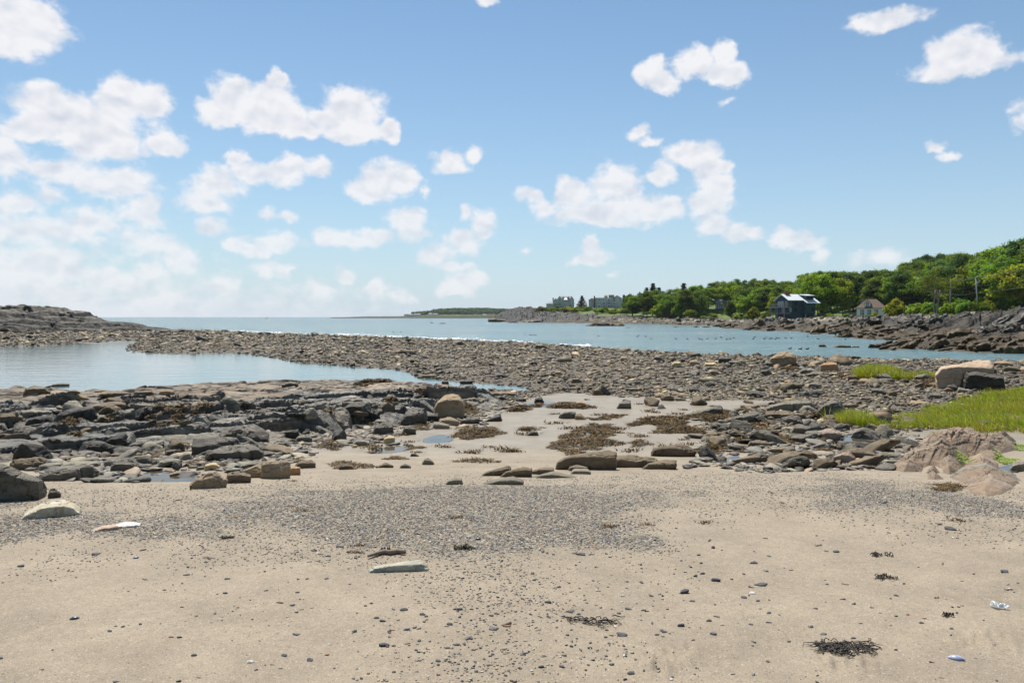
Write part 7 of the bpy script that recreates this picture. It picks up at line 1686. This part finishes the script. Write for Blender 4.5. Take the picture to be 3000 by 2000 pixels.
ar = MB(); n_ = 10; pts = [(3.25 + .48 * math.cos(math.pi * k / n_), 4.36 + .42 * math.sin(math.pi * k / n_)) for k in range(n_ + 1)]; ar.poly([(u, .26, q) for u, q in pts], [(u, .33, q) for u, q in pts]); ar.build('arched_pane', MAT['glass'], roof)
for cx in (1.7, 3.9, 6.0): window(ct, cx, 1.25, 1.2, 1.8, 'y', 0, 'white_paint', 2)
for cx in (.1, 2.85, 4.95, 8.25): d_ = MB(); d_.box(cx - .13, cx + .13, -.11, .0, 0, 2.58); d_.build('pilaster', MAT['white_paint'], ct)
d_ = MB(); d_.box(.6, 1.7, 5.0, 6.0, 2.7, 5.9); ch = d_.build('chimney', MAT['stone_grey'], ct); d_ = MB(); d_.box(.5, 1.8, 4.9, 6.1, 5.9, 6.25); d_.build('chimney_cap', MAT['brick'], ch)
# -- hip roofed house in the trees
x, y, z = at_d(2096, 903, 400); hh_ = empty('hip_roofed_house', (x, y, z - .2), R(-14)); tag(hh_, 'grey hip roofed house with red chimneys and white columned porch in the trees', 'house')
w = MB(); w.box(0, 6.2, 0, 6, 0, 3.9); w.build('wall', MAT['grey_shingle'], hh_); rf = MB(); hip(rf, 0, 6.2, 0, 6, 3.9, 2.3, 2.9, .5); roof = rf.build('roof', MAT['grey_roof'], hh_)
for cx in (.8, 4.0): c_ = MB(); c_.box(cx, cx + .8, 1.6, 2.3, 4.6, 7.0); c_.build('chimney', MAT['brick'], roof)
p_ = MB(); p_.slab([(-.2, -2.0, 2.5), (6.4, -2.0, 2.5), (6.4, -.01, 3.0), (-.2, -.01, 3.0)], .2); pr_ = p_.build('porch_roof', MAT['grey_roof'], hh_)
for cx in (.2, 1.6, 4.0, 5.8): c_ = MB(); c_.box(cx - .1, cx + .1, -1.9, -1.7, 0, 2.42); c_.build('porch_column', MAT['white_paint'], hh_)
for cx in (1.5, 4.6): window(hh_, cx, 1.3, 1.2, 1.5, 'y', 0, 'white_paint', 1)
p_ = MB(); p_.box(-.3, 6.5, -2.1, -.01, -.4, -.02); p_.build('porch_floor', MAT['brick'], hh_)
# -- shingled mansion with gables on the point
x, y, z = at_d(1600.5, 901, 560); ma = empty('gabled_mansion', (x, y, z), R(-3)); tag(ma, 'grey shingled mansion with many gables and a red chimney on the point', 'house')
k_ = .0306; X = lambda v: (v - 320) * k_; Zm = lambda v: (480 - v) * k_
w = MB(); w.box(X(465), X(955), 1.0, 10.0, 0, Zm(300)); w.build('wall', MAT['grey_shingle'], ma)
w = MB(); w.box(0, X(495), -1.5, 5.5, -.8, Zm(392)); w.build('pavilion', MAT['grey_shingle'], ma)
rf = MB(); hip(rf, 0, X(495), -1.5, 5.5, Zm(392), 1.35, 2.9, .35); rf.build('pavilion_roof', MAT['grey_roof'], ma)
rf = MB(); rf.slab([(X(560), .5, Zm(300)), (X(960), .5, Zm(300)), (X(910), 5.5, Zm(213)), (X(610), 5.5, Zm(213))], .2); rf.slab([(X(610), 5.502, Zm(213)), (X(910), 5.502, Zm(213)), (X(960), 10.6, Zm(300)), (X(560), 10.6, Zm(300))], .2); roof = rf.build('roof', MAT['grey_roof'], ma)
def xgable(x0, x1, zb_, zr, y0, y1, nm='cross_gable', win=True, bar=1):
    d = MB(); gable_wall(d, 'y', y0, y1 - y0, x0, x1, zb_ - 2.2, zb_, zr - .1); g_ = d.build(nm, MAT['grey_shingle'], ma)
    d = MB(); xm = (x0 + x1) / 2; d.slab([(x0 - .3, y0 - .3, zb_ - .1), (xm, y0 - .3, zr + .1), (xm, y1, zr + .1), (x0 - .3, y1, zb_ - .1)], .16); d.slab([(xm + .002, y0 - .3, zr + .1), (x1 + .3, y0 - .3, zb_ - .1), (x1 + .3, y1, zb_ - .1), (xm + .002, y1, zr + .1)], .16); d.build('gable_roof', MAT['grey_roof'], g_)
    d = MB(); d.poly([(x0 - .3, y0 - .34, zb_ - .1), (xm, y0 - .34, zr + .12), (xm, y0 - .34, zr - .2), (x0, y0 - .34, zb_ - .35)], [(x0 - .3, y0 - .31, zb_ - .1), (xm, y0 - .31, zr + .12), (xm, y0 - .31, zr - .2), (x0, y0 - .31, zb_ - .35)]); d.poly([(x1 + .3, y0 - .34, zb_ - .1), (xm, y0 - .34, zr + .12), (xm, y0 - .34, zr - .2), (x1, y0 - .34, zb_ - .35)], [(x1 + .3, y0 - .31, zb_ - .1), (xm, y0 - .31, zr + .12), (xm, y0 - .31, zr - .2), (x1, y0 - .31, zb_ - .35)]); d.build('bargeboard', MAT['white_paint'], g_)
    if win: window(g_, xm, zb_ - .2, 1.0, 1.0, 'y', y0, 'white_paint', bar)
xgable(X(562), X(690), Zm(298), Zm(215), .2, 5.5); xgable(X(470), X(600), Zm(325), Zm(268), -.2, 4.0); xgable(X(858), X(950), Zm(300), Zm(215), .3, 5.5, win=False); xgable(X(880), X(960), Zm(375), Zm(315), -.6, 3, win=False); xgable(X(800), X(850), Zm(258), Zm(222), 1.6, 5, bar=0); xgable(X(685), X(728), Zm(258), Zm(222), 1.6, 5, bar=0)
d = MB(); hip(d, X(725), X(800), -.2, 3, Zm(300), 1.5, 1.2, .4); d.build('bay_roof', MAT['metal_roof'], ma)
c_ = MB(); c_.box(X(462), X(490), 3.2, 4.4, Zm(330), Zm(252)); c_.build('chimney', MAT['brick'], ma)
for cx, cz, wd, hg in ((650, 330, 1.0, 1.1), (735, 328, .9, 1.2), (775, 330, 1.3, 1.2), (815, 328, .9, 1.2), (622, 405, 1.7, 1.5), (735, 400, 1.0, 1.2), (880, 420, 1.2, 1.5), (930, 330, .8, .9)): window(ma, X(cx), Zm(cz), wd, hg, 'y', 1.0, 'white_paint', 2 if wd > 1.2 else 1, fw=.24)
window(ma, X(388), Zm(410), 1.5, 1.0, 'y', -1.5, 'white_paint', 2)
d = MB(); d.box(X(500), X(900), -3.4, -2.9, -1.2, 1.0); d.build('garden_wall', MAT['stone_grey'], ma)
# -- flat roofed mansion with balconies
x, y, z = at_d(1724.6, 901, 560); mb2 = empty('balconied_mansion', (x, y, z), R(-5)); tag(mb2, 'long grey mansion with flat roof, tall brown chimney, cupola and white balconies', 'house')
X = lambda v: (v - 1290) * k_
w = MB(); w.box(X(1435), X(1822), 0, 9, -.6, Zm(262)); w.build('wall', MAT['grey_shingle'], mb2)
w = MB(); gable_wall(w, 'y', -.8, 9.5, X(1818), X(2052), -.6, Zm(268), Zm(203)); w.build('gable_wing', MAT['grey_shingle'], mb2)
w = MB(); gable_wall(w, 'y', 1.0, 7.0, X(1292), X(1440), 0, Zm(300), Zm(262)); w.build('side_wing', MAT['grey_shingle'], mb2)
d = MB(); xm = (X(1818) + X(2052)) / 2
for s_ in (-1, 1): xe = X(1818) - .3 if s_ < 0 else X(2052) + .3; d.slab([(xe, -1.1, Zm(272)), (xm + .001 * s_, -1.1, Zm(198)), (xm + .001 * s_, 9.2, Zm(198)), (xe, 9.2, Zm(272))][::s_], .18)
xm = (X(1292) + X(1440)) / 2
for s_ in (-1, 1): xe = X(1292) - .3 if s_ < 0 else X(1440) + .3; d.slab([(xe, .7, Zm(303)), (xm + .001 * s_, .7, Zm(258)), (xm + .001 * s_, 8.4, Zm(258)), (xe, 8.4, Zm(303))][::s_], .18)
roof = d.build('roof', MAT['grey_roof'], mb2)
d = MB(); d.box(X(1428), X(1825), -.25, 9.2, Zm(262), Zm(254)); d.build('cornice', MAT['white_paint'], mb2)
d = MB(); railing(d, [(X(1490), .2), (X(1640), .2)], Zm(254), .8, .5); d.build('roof_railing', MAT['white_paint'], mb2)
d = MB(); d.box(X(1650), X(1722), 2, 4.4, Zm(254), Zm(212)); cu = d.build('cupola', MAT['fence_wood'], mb2); d = MB(); hip(d, X(1650), X(1722), 2, 4.4, Zm(212), .95, 1.3, .3); d.build('cupola_roof', MAT['grey_roof'], cu)
d = MB(); d.box(X(1750), X(1870), 1.2, 5, Zm(262), Zm(196)); d.box(X(1744), X(1876), 1.0, 5.2, Zm(196), Zm(188)); d.build('roof_room', MAT['fence_wood'], mb2)
c_ = MB(); c_.box(X(1405), X(1436), -1.0, .2, -.6, Zm(212)); c_.build('chimney', MAT['brown_brick'], mb2)
window(mb2, X(1866), Zm(290), 1.9, 3.3, 'y', -.8, 'white_paint', 2, fw=.2)
for cx, cz, wd, hg in ((1525, 305, 1.2, 1.0), (1640, 305, 1.1, .9), (1505, 375, 1.0, .9), (1555, 375, 1.1, 1.0), (1638, 380, 1.1, 1.5), (1750, 318, 1.5, 1.3), (1750, 375, 1.5, 1.3), (1525, 452, 1.8, 1.1), (1640, 448, 1.2, 1.2), (1750, 448, 1.4, 1.2)): window(mb2, X(cx), Zm(cz), wd, hg, 'y', 0, 'white_paint', 1, fw=.24)
for cx, cz, wd, hg in ((2000, 308, 1.6, .9), (1930, 308, .5, 1.0), (1973, 380, .5, 1.0), (1865, 385, 1.0, 1.1), (1950, 455, 1.2, .8)): window(mb2, X(cx), Zm(cz), wd, hg, 'y', -.8, 'white_paint', 1, fw=.24)
for cx in (1318, 1370): window(mb2, X(cx), Zm(330), .9, .9, 'y', 1.0, 'white_paint', 1)
for x0, x1, zq in ((1605, 1918, 418), (1715, 1788, 348)):
    d = MB(); d.box(X(x0), X(x1), -2.2, -.02 if x1 < 1820 else -.82, Zm(zq) - .14, Zm(zq)); bl = d.build('balcony', MAT['white_paint'], mb2); d = MB(); railing(d, [(X(x0), -.2), (X(x0), -2.15), (X(x1), -2.15)], Zm(zq), .95, .4); d.build('railing', MAT['deck_grey'], bl)
for cx in (1608, 1712, 1832, 1915): d = MB(); d.box(X(cx) - .1, X(cx) + .1, -2.15, -1.95, -.8, Zm(418) - .14); d.build('balcony_post', MAT['white_paint'], mb2)

# ------------------------------------------------------------------ fence, poles, cables, marker
x0_, y0_, z0_ = at_d(2476, 921, 282); x1_, y1_, z1_ = at_d(2511, 922, 276); d = MB(); n_ = 26; zf = min(hz(x0_, y0_), hz(x1_, y1_)) - .3
fe = empty('board_fence', (x0_, y0_, zf)); tag(fe, 'tan board fence between the lawn and the white cottage', 'fence')
for k in range(n_): t0, t1 = k / n_, (k + .88) / n_; d.poly([((x1_ - x0_) * t0, (y1_ - y0_) * t0, 0), ((x1_ - x0_) * t1, (y1_ - y0_) * t1, 0), ((x1_ - x0_) * t1, (y1_ - y0_) * t1, 2.1), ((x1_ - x0_) * t0, (y1_ - y0_) * t0, 2.1)], [((x1_ - x0_) * t0, (y1_ - y0_) * t0 + .05, 0), ((x1_ - x0_) * t1, (y1_ - y0_) * t1 + .05, 0), ((x1_ - x0_) * t1, (y1_ - y0_) * t1 + .05, 2.1), ((x1_ - x0_) * t0, (y1_ - y0_) * t0 + .05, 2.1)])
d.build('board_panel', MAT['fence_wood'], fe)
for t in (0, .25, .5, .75, 1): q = MB(); q.box((x1_ - x0_) * t - .08, (x1_ - x0_) * t + .08, (y1_ - y0_) * t - .2, (y1_ - y0_) * t - .02, -.3, 2.3); q.build('post', MAT['fence_wood'], fe)
poles = []
for pt, pb, d_, rad, lb, arm in (((2859, 811), (2867, 906), 214, .21, 'nearest utility pole leaning left beside the bright bush', 14), ((2785, 819), (2784, 907), 244, .19, 'utility pole with street lamp arm in the middle of the three', 12), ((2690, 848), (2690, 893), 290, .18, 'farthest utility pole seen behind the airy tree', 0)):
    tx, ty, tz = at_d(*pt, d_); bx_, by, _ = at_d(*pb, d_); bz = hz(bx_, by) - .4
    po = empty('utility_pole', (bx_, by, bz)); tag(po, lb, 'utility pole')
    q = MB(); q.tube([(0, 0, 0), ((tx - bx_) * .5, 0, (tz - bz) * .5), (tx - bx_, 0, tz - bz)], [rad, rad * .85, rad * .65], 10); q.build('pole', MAT['pole_wood'], po, True)
    if arm:
        L_ = arm * d_ / F; q = MB(); q.box(tx - bx_ - L_, tx - bx_ + L_ * .8, -.16, -.04 - .02, tz - bz - .35, tz - bz - .18); q.build('crossarm', MAT['pole_wood'], po)
        for f_ in (-.9, -.3, .3, .7): q = MB(); q.tube([(tx - bx_ + L_ * f_, -.1, tz - bz - .18), (tx - bx_ + L_ * f_, -.1, tz - bz + .06)], [.06, .04], 6); q.build('insulator', MAT['stone_grey'], po)
    poles.append((Vector((tx, ty, tz)), d_))
po = C.objects['utility_pole.001']; b0 = Vector(po.location); s_ = Vector(at_d(2786, 847, 244)) - b0; e_ = Vector(at_d(2801, 842, 243.4)) - b0; q = MB(); q.tube([s_, s_.lerp(e_, .5) + Vector((0, 0, .35)), e_], [.05, .05, .05], 6); la = q.build('lamp_arm', MAT['pole_wood'], po, True)
q = MB(); q.tube([e_, e_ + Vector((.55, 0, -.02))], [.11, .06], 7); q.build('lamp_head', MAT['deck_grey'], la, True)
tr_ = MB(); c0 = poles[0][0] - Vector(C.objects['utility_pole'].location); tr_.tube([(c0.x + .3, -.25, c0.z - 2.4), (c0.x + .3, -.25, c0.z - 1.1)], .24, 10); tr_.build('transformer', MAT['deck_grey'], C.objects['utility_pole'], True)
def cable(a, b, sag, lb, rad=.022, d_=1):
    a, b = Vector(a), Vector(b); q = MB(); q.tube([a.lerp(b, t) - Vector((0, 0, sag * 4 * t * (1 - t))) for t in np.linspace(0, 1, 15)], rad, 4, False); tag(q.build('power_cable', MAT['cable'], None, True), lb, 'cable')
A_, B_, C_ = poles[0][0], poles[1][0], poles[2][0]; off = Vector(at_d(3100, 762, 158))
for k, (dx, dz, lbk) in enumerate(((-.9, -.05, 'upper left'), (.0, -.05, 'upper middle'), (.8, -.05, 'upper right'), (0, -4.2, 'low'), (0, -2.4, 'middle'))):
    ds = Vector((dx, 0, dz)); cable(A_ + ds, off + Vector((dx, 0, dz * .9)), .5, f'{lbk} power cable running right from the nearest pole out of the picture', .02 if dz == -4.2 else .012)
    cable(B_ + ds, A_ + ds, .55, f'{lbk} power cable between the middle and nearest utility poles', .02 if dz == -4.2 else .012)
    if k != 1: cable(C_ + Vector((dx * .5, 0, dz * .9)), B_ + ds, .6, f'{lbk} power cable between the farthest and middle utility poles', .02 if dz == -4.2 else .012)
x, y, z = at_d(2941, 909, 180); z = hz(x, y) - .1; mk = empty('marker_post', (x, y, z)); tag(mk, 'short orange marker post on the turf above the right-hand rocks', 'marker post')
q = MB(); q.tube([(0, 0, 0), (0, 0, 1.25)], .12, 8); q.build('post', flat_mat('orange_paint', (.62, .22, .03), .6), mk, True); q = MB(); q.tube([(0, 0, 1.25), (0, 0, 1.42)], [.14, .05], 8); q.build('cap', flat_mat('dull_red_paint', (.35, .06, .03), .6), mk, True)

# ------------------------------------------------------------------ water birds, boats
def duck_mesh(seed, col, dark):
    mb = []; V, Fc = ICO2
    body = V * [.29, .13, .11] + [0, 0, .06]; body[:, 2] += np.clip(-V[:, 0] - .5, 0, 1) * .10; body[:, 2] = np.maximum(body[:, 2], -.02)
    # neck and head grow out of the front of the body
    rings = [(.18, .10, .075), (.22, .17, .055), (.235, .235, .05), (.25, .29, .062), (.275, .315, .05), (.33, .295, .03), (.395, .28, .018)]
    q = MB(); q.add([tuple(v) for v in body], F3=[tuple(f) for f in Fc]); q.tube([(a, 0, b) for a, b, _ in rings], [c for _, _, c in rings], 8)
    o = q.build('duck', MAT['feather'], None, True); me = o.data; bpy.data.objects.remove(o)
    n = len(me.vertices); co = np.empty(n * 3); me.vertices.foreach_get('co', co); co = co.reshape(-1, 3)
    c = np.tile(np.array(col), (n, 1)); c[co[:, 2] > .2] = dark; c[(co[:, 0] > .33)] = (.2, .15, .06); c[(co[:, 0] < -.2)] = np.array(dark) * 1.3
    ca = me.color_attributes.new('Col', 'FLOAT_COLOR', 'POINT'); c4 = np.ones((n, 4), np.float32); c4[:, :3] = c; ca.data.foreach_set('color', c4.ravel()); return me
MAT['feather'] = attr_mat('feathers', .7, .2, 30, .3, 0)
DK = [duck_mesh(1, (.05, .034, .022), (.035, .025, .018)), duck_mesh(2, (.025, .021, .018), (.02, .017, .015)), duck_mesh(3, (.30, .26, .22), (.03, .028, .026))]
def duck(px, py, lb, gp, k=None, sc=1.0):
    x, y = at_z(px, py, 0.0); k = int(r_.choice(3, p=[.5, .38, .12])) if k is None else k
    tag(link('duck', DK[k], None, (x, y, .01), (0, 0, r_.uniform(0, 6.28) if r_.random() < .4 else r_.normal(3.1 * int(r_.random() < .5), .4)), (sc * .5,) * 3), lb, 'duck', gp)
for p in ((35,739),(118,737),(135,742),(168,737),(227,735),(267,727),(308,740),(330,737),(353,731),(485,737),(495,726),(563,738),(570,731),(602,736),(615,733),(637,739),(652,731),(667,734),(711,732),(748,732)): duck(*zp('6', [p])[0], 'small dark duck of the loose flock afloat in front of the blue house', 'ducks of the loose flock on the bay', None, 1.15)
for p, lb in (((863,721), 'single duck afloat below the thin reef'), ((935,736), 'single duck afloat left of the reef with the standing birds'), ((738,804), 'left and largest of the three ducks nearest the bar'), ((810,807), 'middle of the three ducks nearest the bar'), ((857,807), 'right one of the three ducks nearest the bar'), ((1120,740), 'single duck near the weedy headland rocks')): duck(*zp('6', [p])[0], lb, None, 0, 1.2)
for p, lb in (((538,785), 'left end duck of the group beyond the surf'), ((598,790), 'second duck of the group beyond the surf'), ((612,791), 'third duck of the group beyond the surf'), ((640,792), 'fourth duck of the group beyond the surf'), ((660,793), 'right end duck of the group beyond the surf'), ((1385,802), 'lone duck in the middle of the bay'),
              ((1828,808), 'left duck of a pair in the middle of the bay'), ((1850,798), 'far duck of the pair in the middle of the bay'), ((1928,808), 'duck right of the pair in the middle of the bay'), ((1995,832), 'pale breasted duck below the pair in the bay'), ((2276,834), 'duck between the pair and the loose flock')): duck(*zp('5', [p])[0], lb, None, 2 if 'pale' in lb else 1, 1.1)
duck(1153, 973, 'left of two dark birds afloat beyond the surf at centre', None, 1, 1.3); duck(1174, 973, 'right of two dark birds afloat beyond the surf at centre', None, 1, 1.3)
def cormorant_mesh():
    q = MB(); pts = [(-.30, .10), (-.12, .20), (.02, .36), (.08, .52), (.10, .64), (.13, .76), (.12, .86), (.17, .90), (.24, .89), (.32, .87)]; rd = [.03, .10, .15, .14, .09, .05, .045, .055, .03, .012]
    q.tube([(a, 0, b) for a, b in pts], rd, 9); q.tube([(-.02, .06, .28), (0, .06, 0)], .025, 5); q.tube([(-.02, -.06, .28), (0, -.06, 0)], .025, 5); o = q.build('cormorant', flat_mat('black_feathers', (.025, .023, .022), .6), None, True); me = o.data; bpy.data.objects.remove(o); return me
CM = cormorant_mesh()
for k, (px, py, lb) in enumerate(((2447.5, 983.5, 'left one of three dark birds standing on the low reef'), (2458, 985, 'middle one of three dark birds standing on the low reef'), (2465, 986, 'right one of three dark birds standing on the low reef'))):
    x, y = at_z(px, py, 0.25); tag(link('cormorant', CM, None, (x, y, .22), (0, 0, (3.0, .3, 2.7)[k]), (.62,) * 3), lb, 'bird')
def small_boat(px, py, d_, L_, lb):
    x, y, _ = at_d(px, py, d_); o = empty('motor_boat', (x, y, -.1), .1); tag(o, lb, 'boat')
    n_ = 9; V = []; 
    for k in range(n_):
        t = k / (n_ - 1); X = (t - .5) * L_; w_ = L_ * .16 * (1 - max(0, t - .45) ** 2 * 3.2); V += [(X, -w_, .9 + .5 * t * t), (X, -w_ * .7, 0), (X, w_ * .7, 0), (X, w_, .9 + .5 * t * t)]
    F4 = [(k * 4 + a, k * 4 + a + 1, k * 4 + a + 5, k * 4 + a + 4) for k in range(n_ - 1) for a in range(3)] + [(k * 4 + 3, k * 4, k * 4 + 4, k * 4 + 7) for k in range(n_ - 1)] + [(0, 3, 2, 1)]
    MB().add(V, F4=F4).build('hull', MAT['white_paint'], o); c = MB(); c.box(-L_ * .12, L_ * .16, -L_ * .09, L_ * .09, .95, 2.3); c.build('cabin', MAT['white_paint'], o)
small_boat(278, 931, 2100, 9, 'tiny white motor boat on the horizon right of the layered outcrop'); small_boat(700, 929.5, 3200, 10, 'tiny boat on the open horizon'); small_boat(781, 934, 1300, 4, 'small dark boat on the open sea'); 

# ------------------------------------------------------------------ far wooded shore
def far_land():
    pxs = np.linspace(960, 1760, 320); D0 = 1900.0
    crest = np.interp(pxs, [960, 1010, 1030, 1060, 1150, 1190, 1240, 1265, 1310, 1420, 1440, 1500, 1535, 1560, 1640, 1700, 1760], [929.6, 928.8, 927.6, 926.6, 926.2, 924, 920, 914, 912, 911, 913, 914, 911, 911, 912, 914, 918])
    u = np.concatenate([np.linspace(-.06, .12, 10), np.linspace(.15, 1, 22), [1.15, 1.4]]); V = []
    for k, uu in enumerate(u):
        d_ = D0 + uu * 330; hgt = (EYE + (HOR - crest) / F * D0); prof = np.clip(uu * 12, -1, .28) if uu < .12 else .28 + .72 * min(1, (uu - .12) / .6) ** 1.1
        z = np.where(prof < 0, -2, np.minimum(hgt, 2.2 + hgt * max(prof, 0)) * min(1, max(prof * 4, 0))) * (1 - .5 * max(0, uu - .9))
        V.append(np.stack([(pxs - 1500) / F * D0 + 4 * np.sin(pxs * .1), np.full(len(pxs), d_) - 40 * np.sin((pxs - 1000) * .006), z + .6 * fbm(xyz(pxs * .12, uu * 9, 1.), 3) * (prof > 0)], 1))
    V = np.vstack(V); n = len(pxs); i = np.arange(len(u) - 1)[:, None] * n + np.arange(n - 1)[None]; q = np.stack([i, i + 1, i + n + 1, i + n], -1).reshape(-1, 4)
    z = V[:, 2] + .5 * fbm(V * .05, 3); a = ss(1.2, 2.4, z)[:, None]; b_ = ss(2.4, 4.2, z)[:, None]
    col = np.array([.045, .04, .03]) * (1 - a) + np.array([.085, .078, .062]) * a; col = col * (1 - b_) + np.array([.062, .085, .028]) * b_
    tag(link('far_shore', mesh('far_shore', V, q, attr_mat('far_shore_ground', .85, .2, .1, .3, 0), True, col)), kind='structure')
    return pxs, crest, D0
pxs, crest, D0 = far_land()
FH = [(800,180,'low cream house at the left of the far shore'),(858,184,'grey house beside the low cream house on the far shore'),(935,184,'wide pale house with a light roof on the far shore'),(1000,197,'low house by the water on the far shore'),(1090,188,'tall white house on the far shore'),(1150,184,'white house with broad roof right of the tall white one'),(1215,192,'dark roofed house right of the two white houses'),
      (1275,196,'grey cottage half hidden by trees on the far shore'),(1428,197,'pale cottage in the middle of the far shore trees'),(1585,190,'small cottage under the wood of the far shore'),(1672,203,'low house by the far beach'),(1765,190,'yellowish house near the far beach'),(1840,190,'large grey gabled house at the far beach'),(1990,192,'pale house at the right end of the far beach'),(2050,200,'long low house at the right end of the far beach'),(2178,127,'pale roof showing among the trees at the right of the far shore')]
wood_x = []
for k, (zx, zy, lb) in enumerate(FH):
    px, py = 1000 + zx * .2381, 880 + (zy + 18) * .2381; d_ = D0 - 8 - 40 * math.sin((px - 1000) * .006) + 30
    x, y, z = at_d(px, py, d_); L_ = (11, 12, 16, 12, 9, 13, 13, 9, 9, 8, 13, 9, 16, 13, 18, 9)[k]; h_ = (4, 5, 6, 4, 8, 6.5, 5, 4.5, 5, 5, 4, 6, 6, 5, 3.6, 4)[k]
    o = empty('shore_house', (x, y, z - .5), r_.normal(0, .25)); tag(o, lb, 'house')
    w = MB(); w.box(-L_ / 2, L_ / 2, 0, 8, -1, h_); w.build('wall', MAT['white_paint'] if k in (0, 2, 4, 5, 13) else MAT['grey_shingle'] if k % 2 else flat_mat('cream_boards', (.5, .45, .36), .8), o)
    rf = MB(); rf.slab([(-L_ / 2 - .4, -.4, h_), (L_ / 2 + .4, -.4, h_), (L_ / 2 + .4, 4, h_ + 2.6), (-L_ / 2 - .4, 4, h_ + 2.6)], .2); rf.slab([(-L_ / 2 - .4, 4.002, h_ + 2.6), (L_ / 2 + .4, 4.002, h_ + 2.6), (L_ / 2 + .4, 8.4, h_), (-L_ / 2 - .4, 8.4, h_)], .2); rf.build('roof', MAT['grey_roof'] if k % 3 else MAT['shingle'], o)
    for q in range(3): d = MB(); d.box(-L_ * .36 + q * L_ * .3, -L_ * .36 + q * L_ * .3 + 1.6, -.08, .0, h_ * .4, h_ * .4 + 1.5); d.build('window', MAT['glass'], o)
def far_wood():
    n = 2600; px = r_.uniform(1195, 1760, n); u = r_.uniform(.16, 1.0, n) ** .8
    d_ = D0 + u * 330 - 40 * np.sin((px - 1000) * .006); cr = np.interp(px, pxs, crest); hz_ = EYE + (HOR - cr) / F * D0
    gz = np.minimum(hz_, 2.2 + hz_ * (.28 + .72 * np.minimum(1, (u - .12) / .6) ** 1.1)) - 1.5
    x = (px - 1500) / F * D0; R_ = r_.uniform(3.2, 6.4, n); keep = (fbm(xyz(px * .05, u * 4, 2.), 2) > -.6) & ((px > 1262) | (r_.random(n) < .25)); x, d_, gz, R_ = x[keep], d_[keep], gz[keep], R_[keep]; n = len(x)
    cen, nrm, sz, cc = [], [], [], []
    for k in range(n):
        m_ = 46; q = r_.normal(size=(m_, 3)); q /= np.linalg.norm(q, axis=1)[:, None]; q[:, 2] = np.abs(q[:, 2]) * 1.15 - .12
        cen.append(np.array([x[k], d_[k], gz[k] + R_[k] * .9]) + q * R_[k] * r_.uniform(.75, 1.1, (m_, 1))); nn = q + [0, 0, .3] + r_.normal(0, .35, (m_, 3)); nrm.append(nn / np.linalg.norm(nn, axis=1)[:, None]); sz.append(R_[k] * r_.uniform(.4, .8, m_)); cc.append(np.array([.052, .098, .03]) * r_.uniform(.6, 1.5) * r_.uniform(.8, 1.2, (m_, 1)))
    V, Fc, Cc = leaf_cards(np.vstack(cen), np.vstack(nrm), np.concatenate(sz), np.vstack(cc), r_)
    tag(link('distant_wood', mesh('distant_wood', V, Fc, MAT['needle'], False, Cc)), kind='stuff')
far_wood()
# ------------------------------------------------------------------ the summer air over the bay
hz_m = bpy.data.materials.new('haze_air'); hz_m.use_nodes = True; nt = hz_m.node_tree; nt.nodes.remove(nt.nodes['Principled BSDF'])
v_ = nt.nodes.new('ShaderNodeVolumePrincipled'); v_.inputs['Color'].default_value = (.86, .92, 1.0, 1); v_.inputs['Density'].default_value = .000045; v_.inputs['Anisotropy'].default_value = .2
nt.links.new(v_.outputs[0], nt.nodes['Material Output'].inputs['Volume'])
q = MB(); q.box(-9500, 9500, -1500, 9500, -8, 60); tag(q.build('haze', hz_m), kind='stuff')
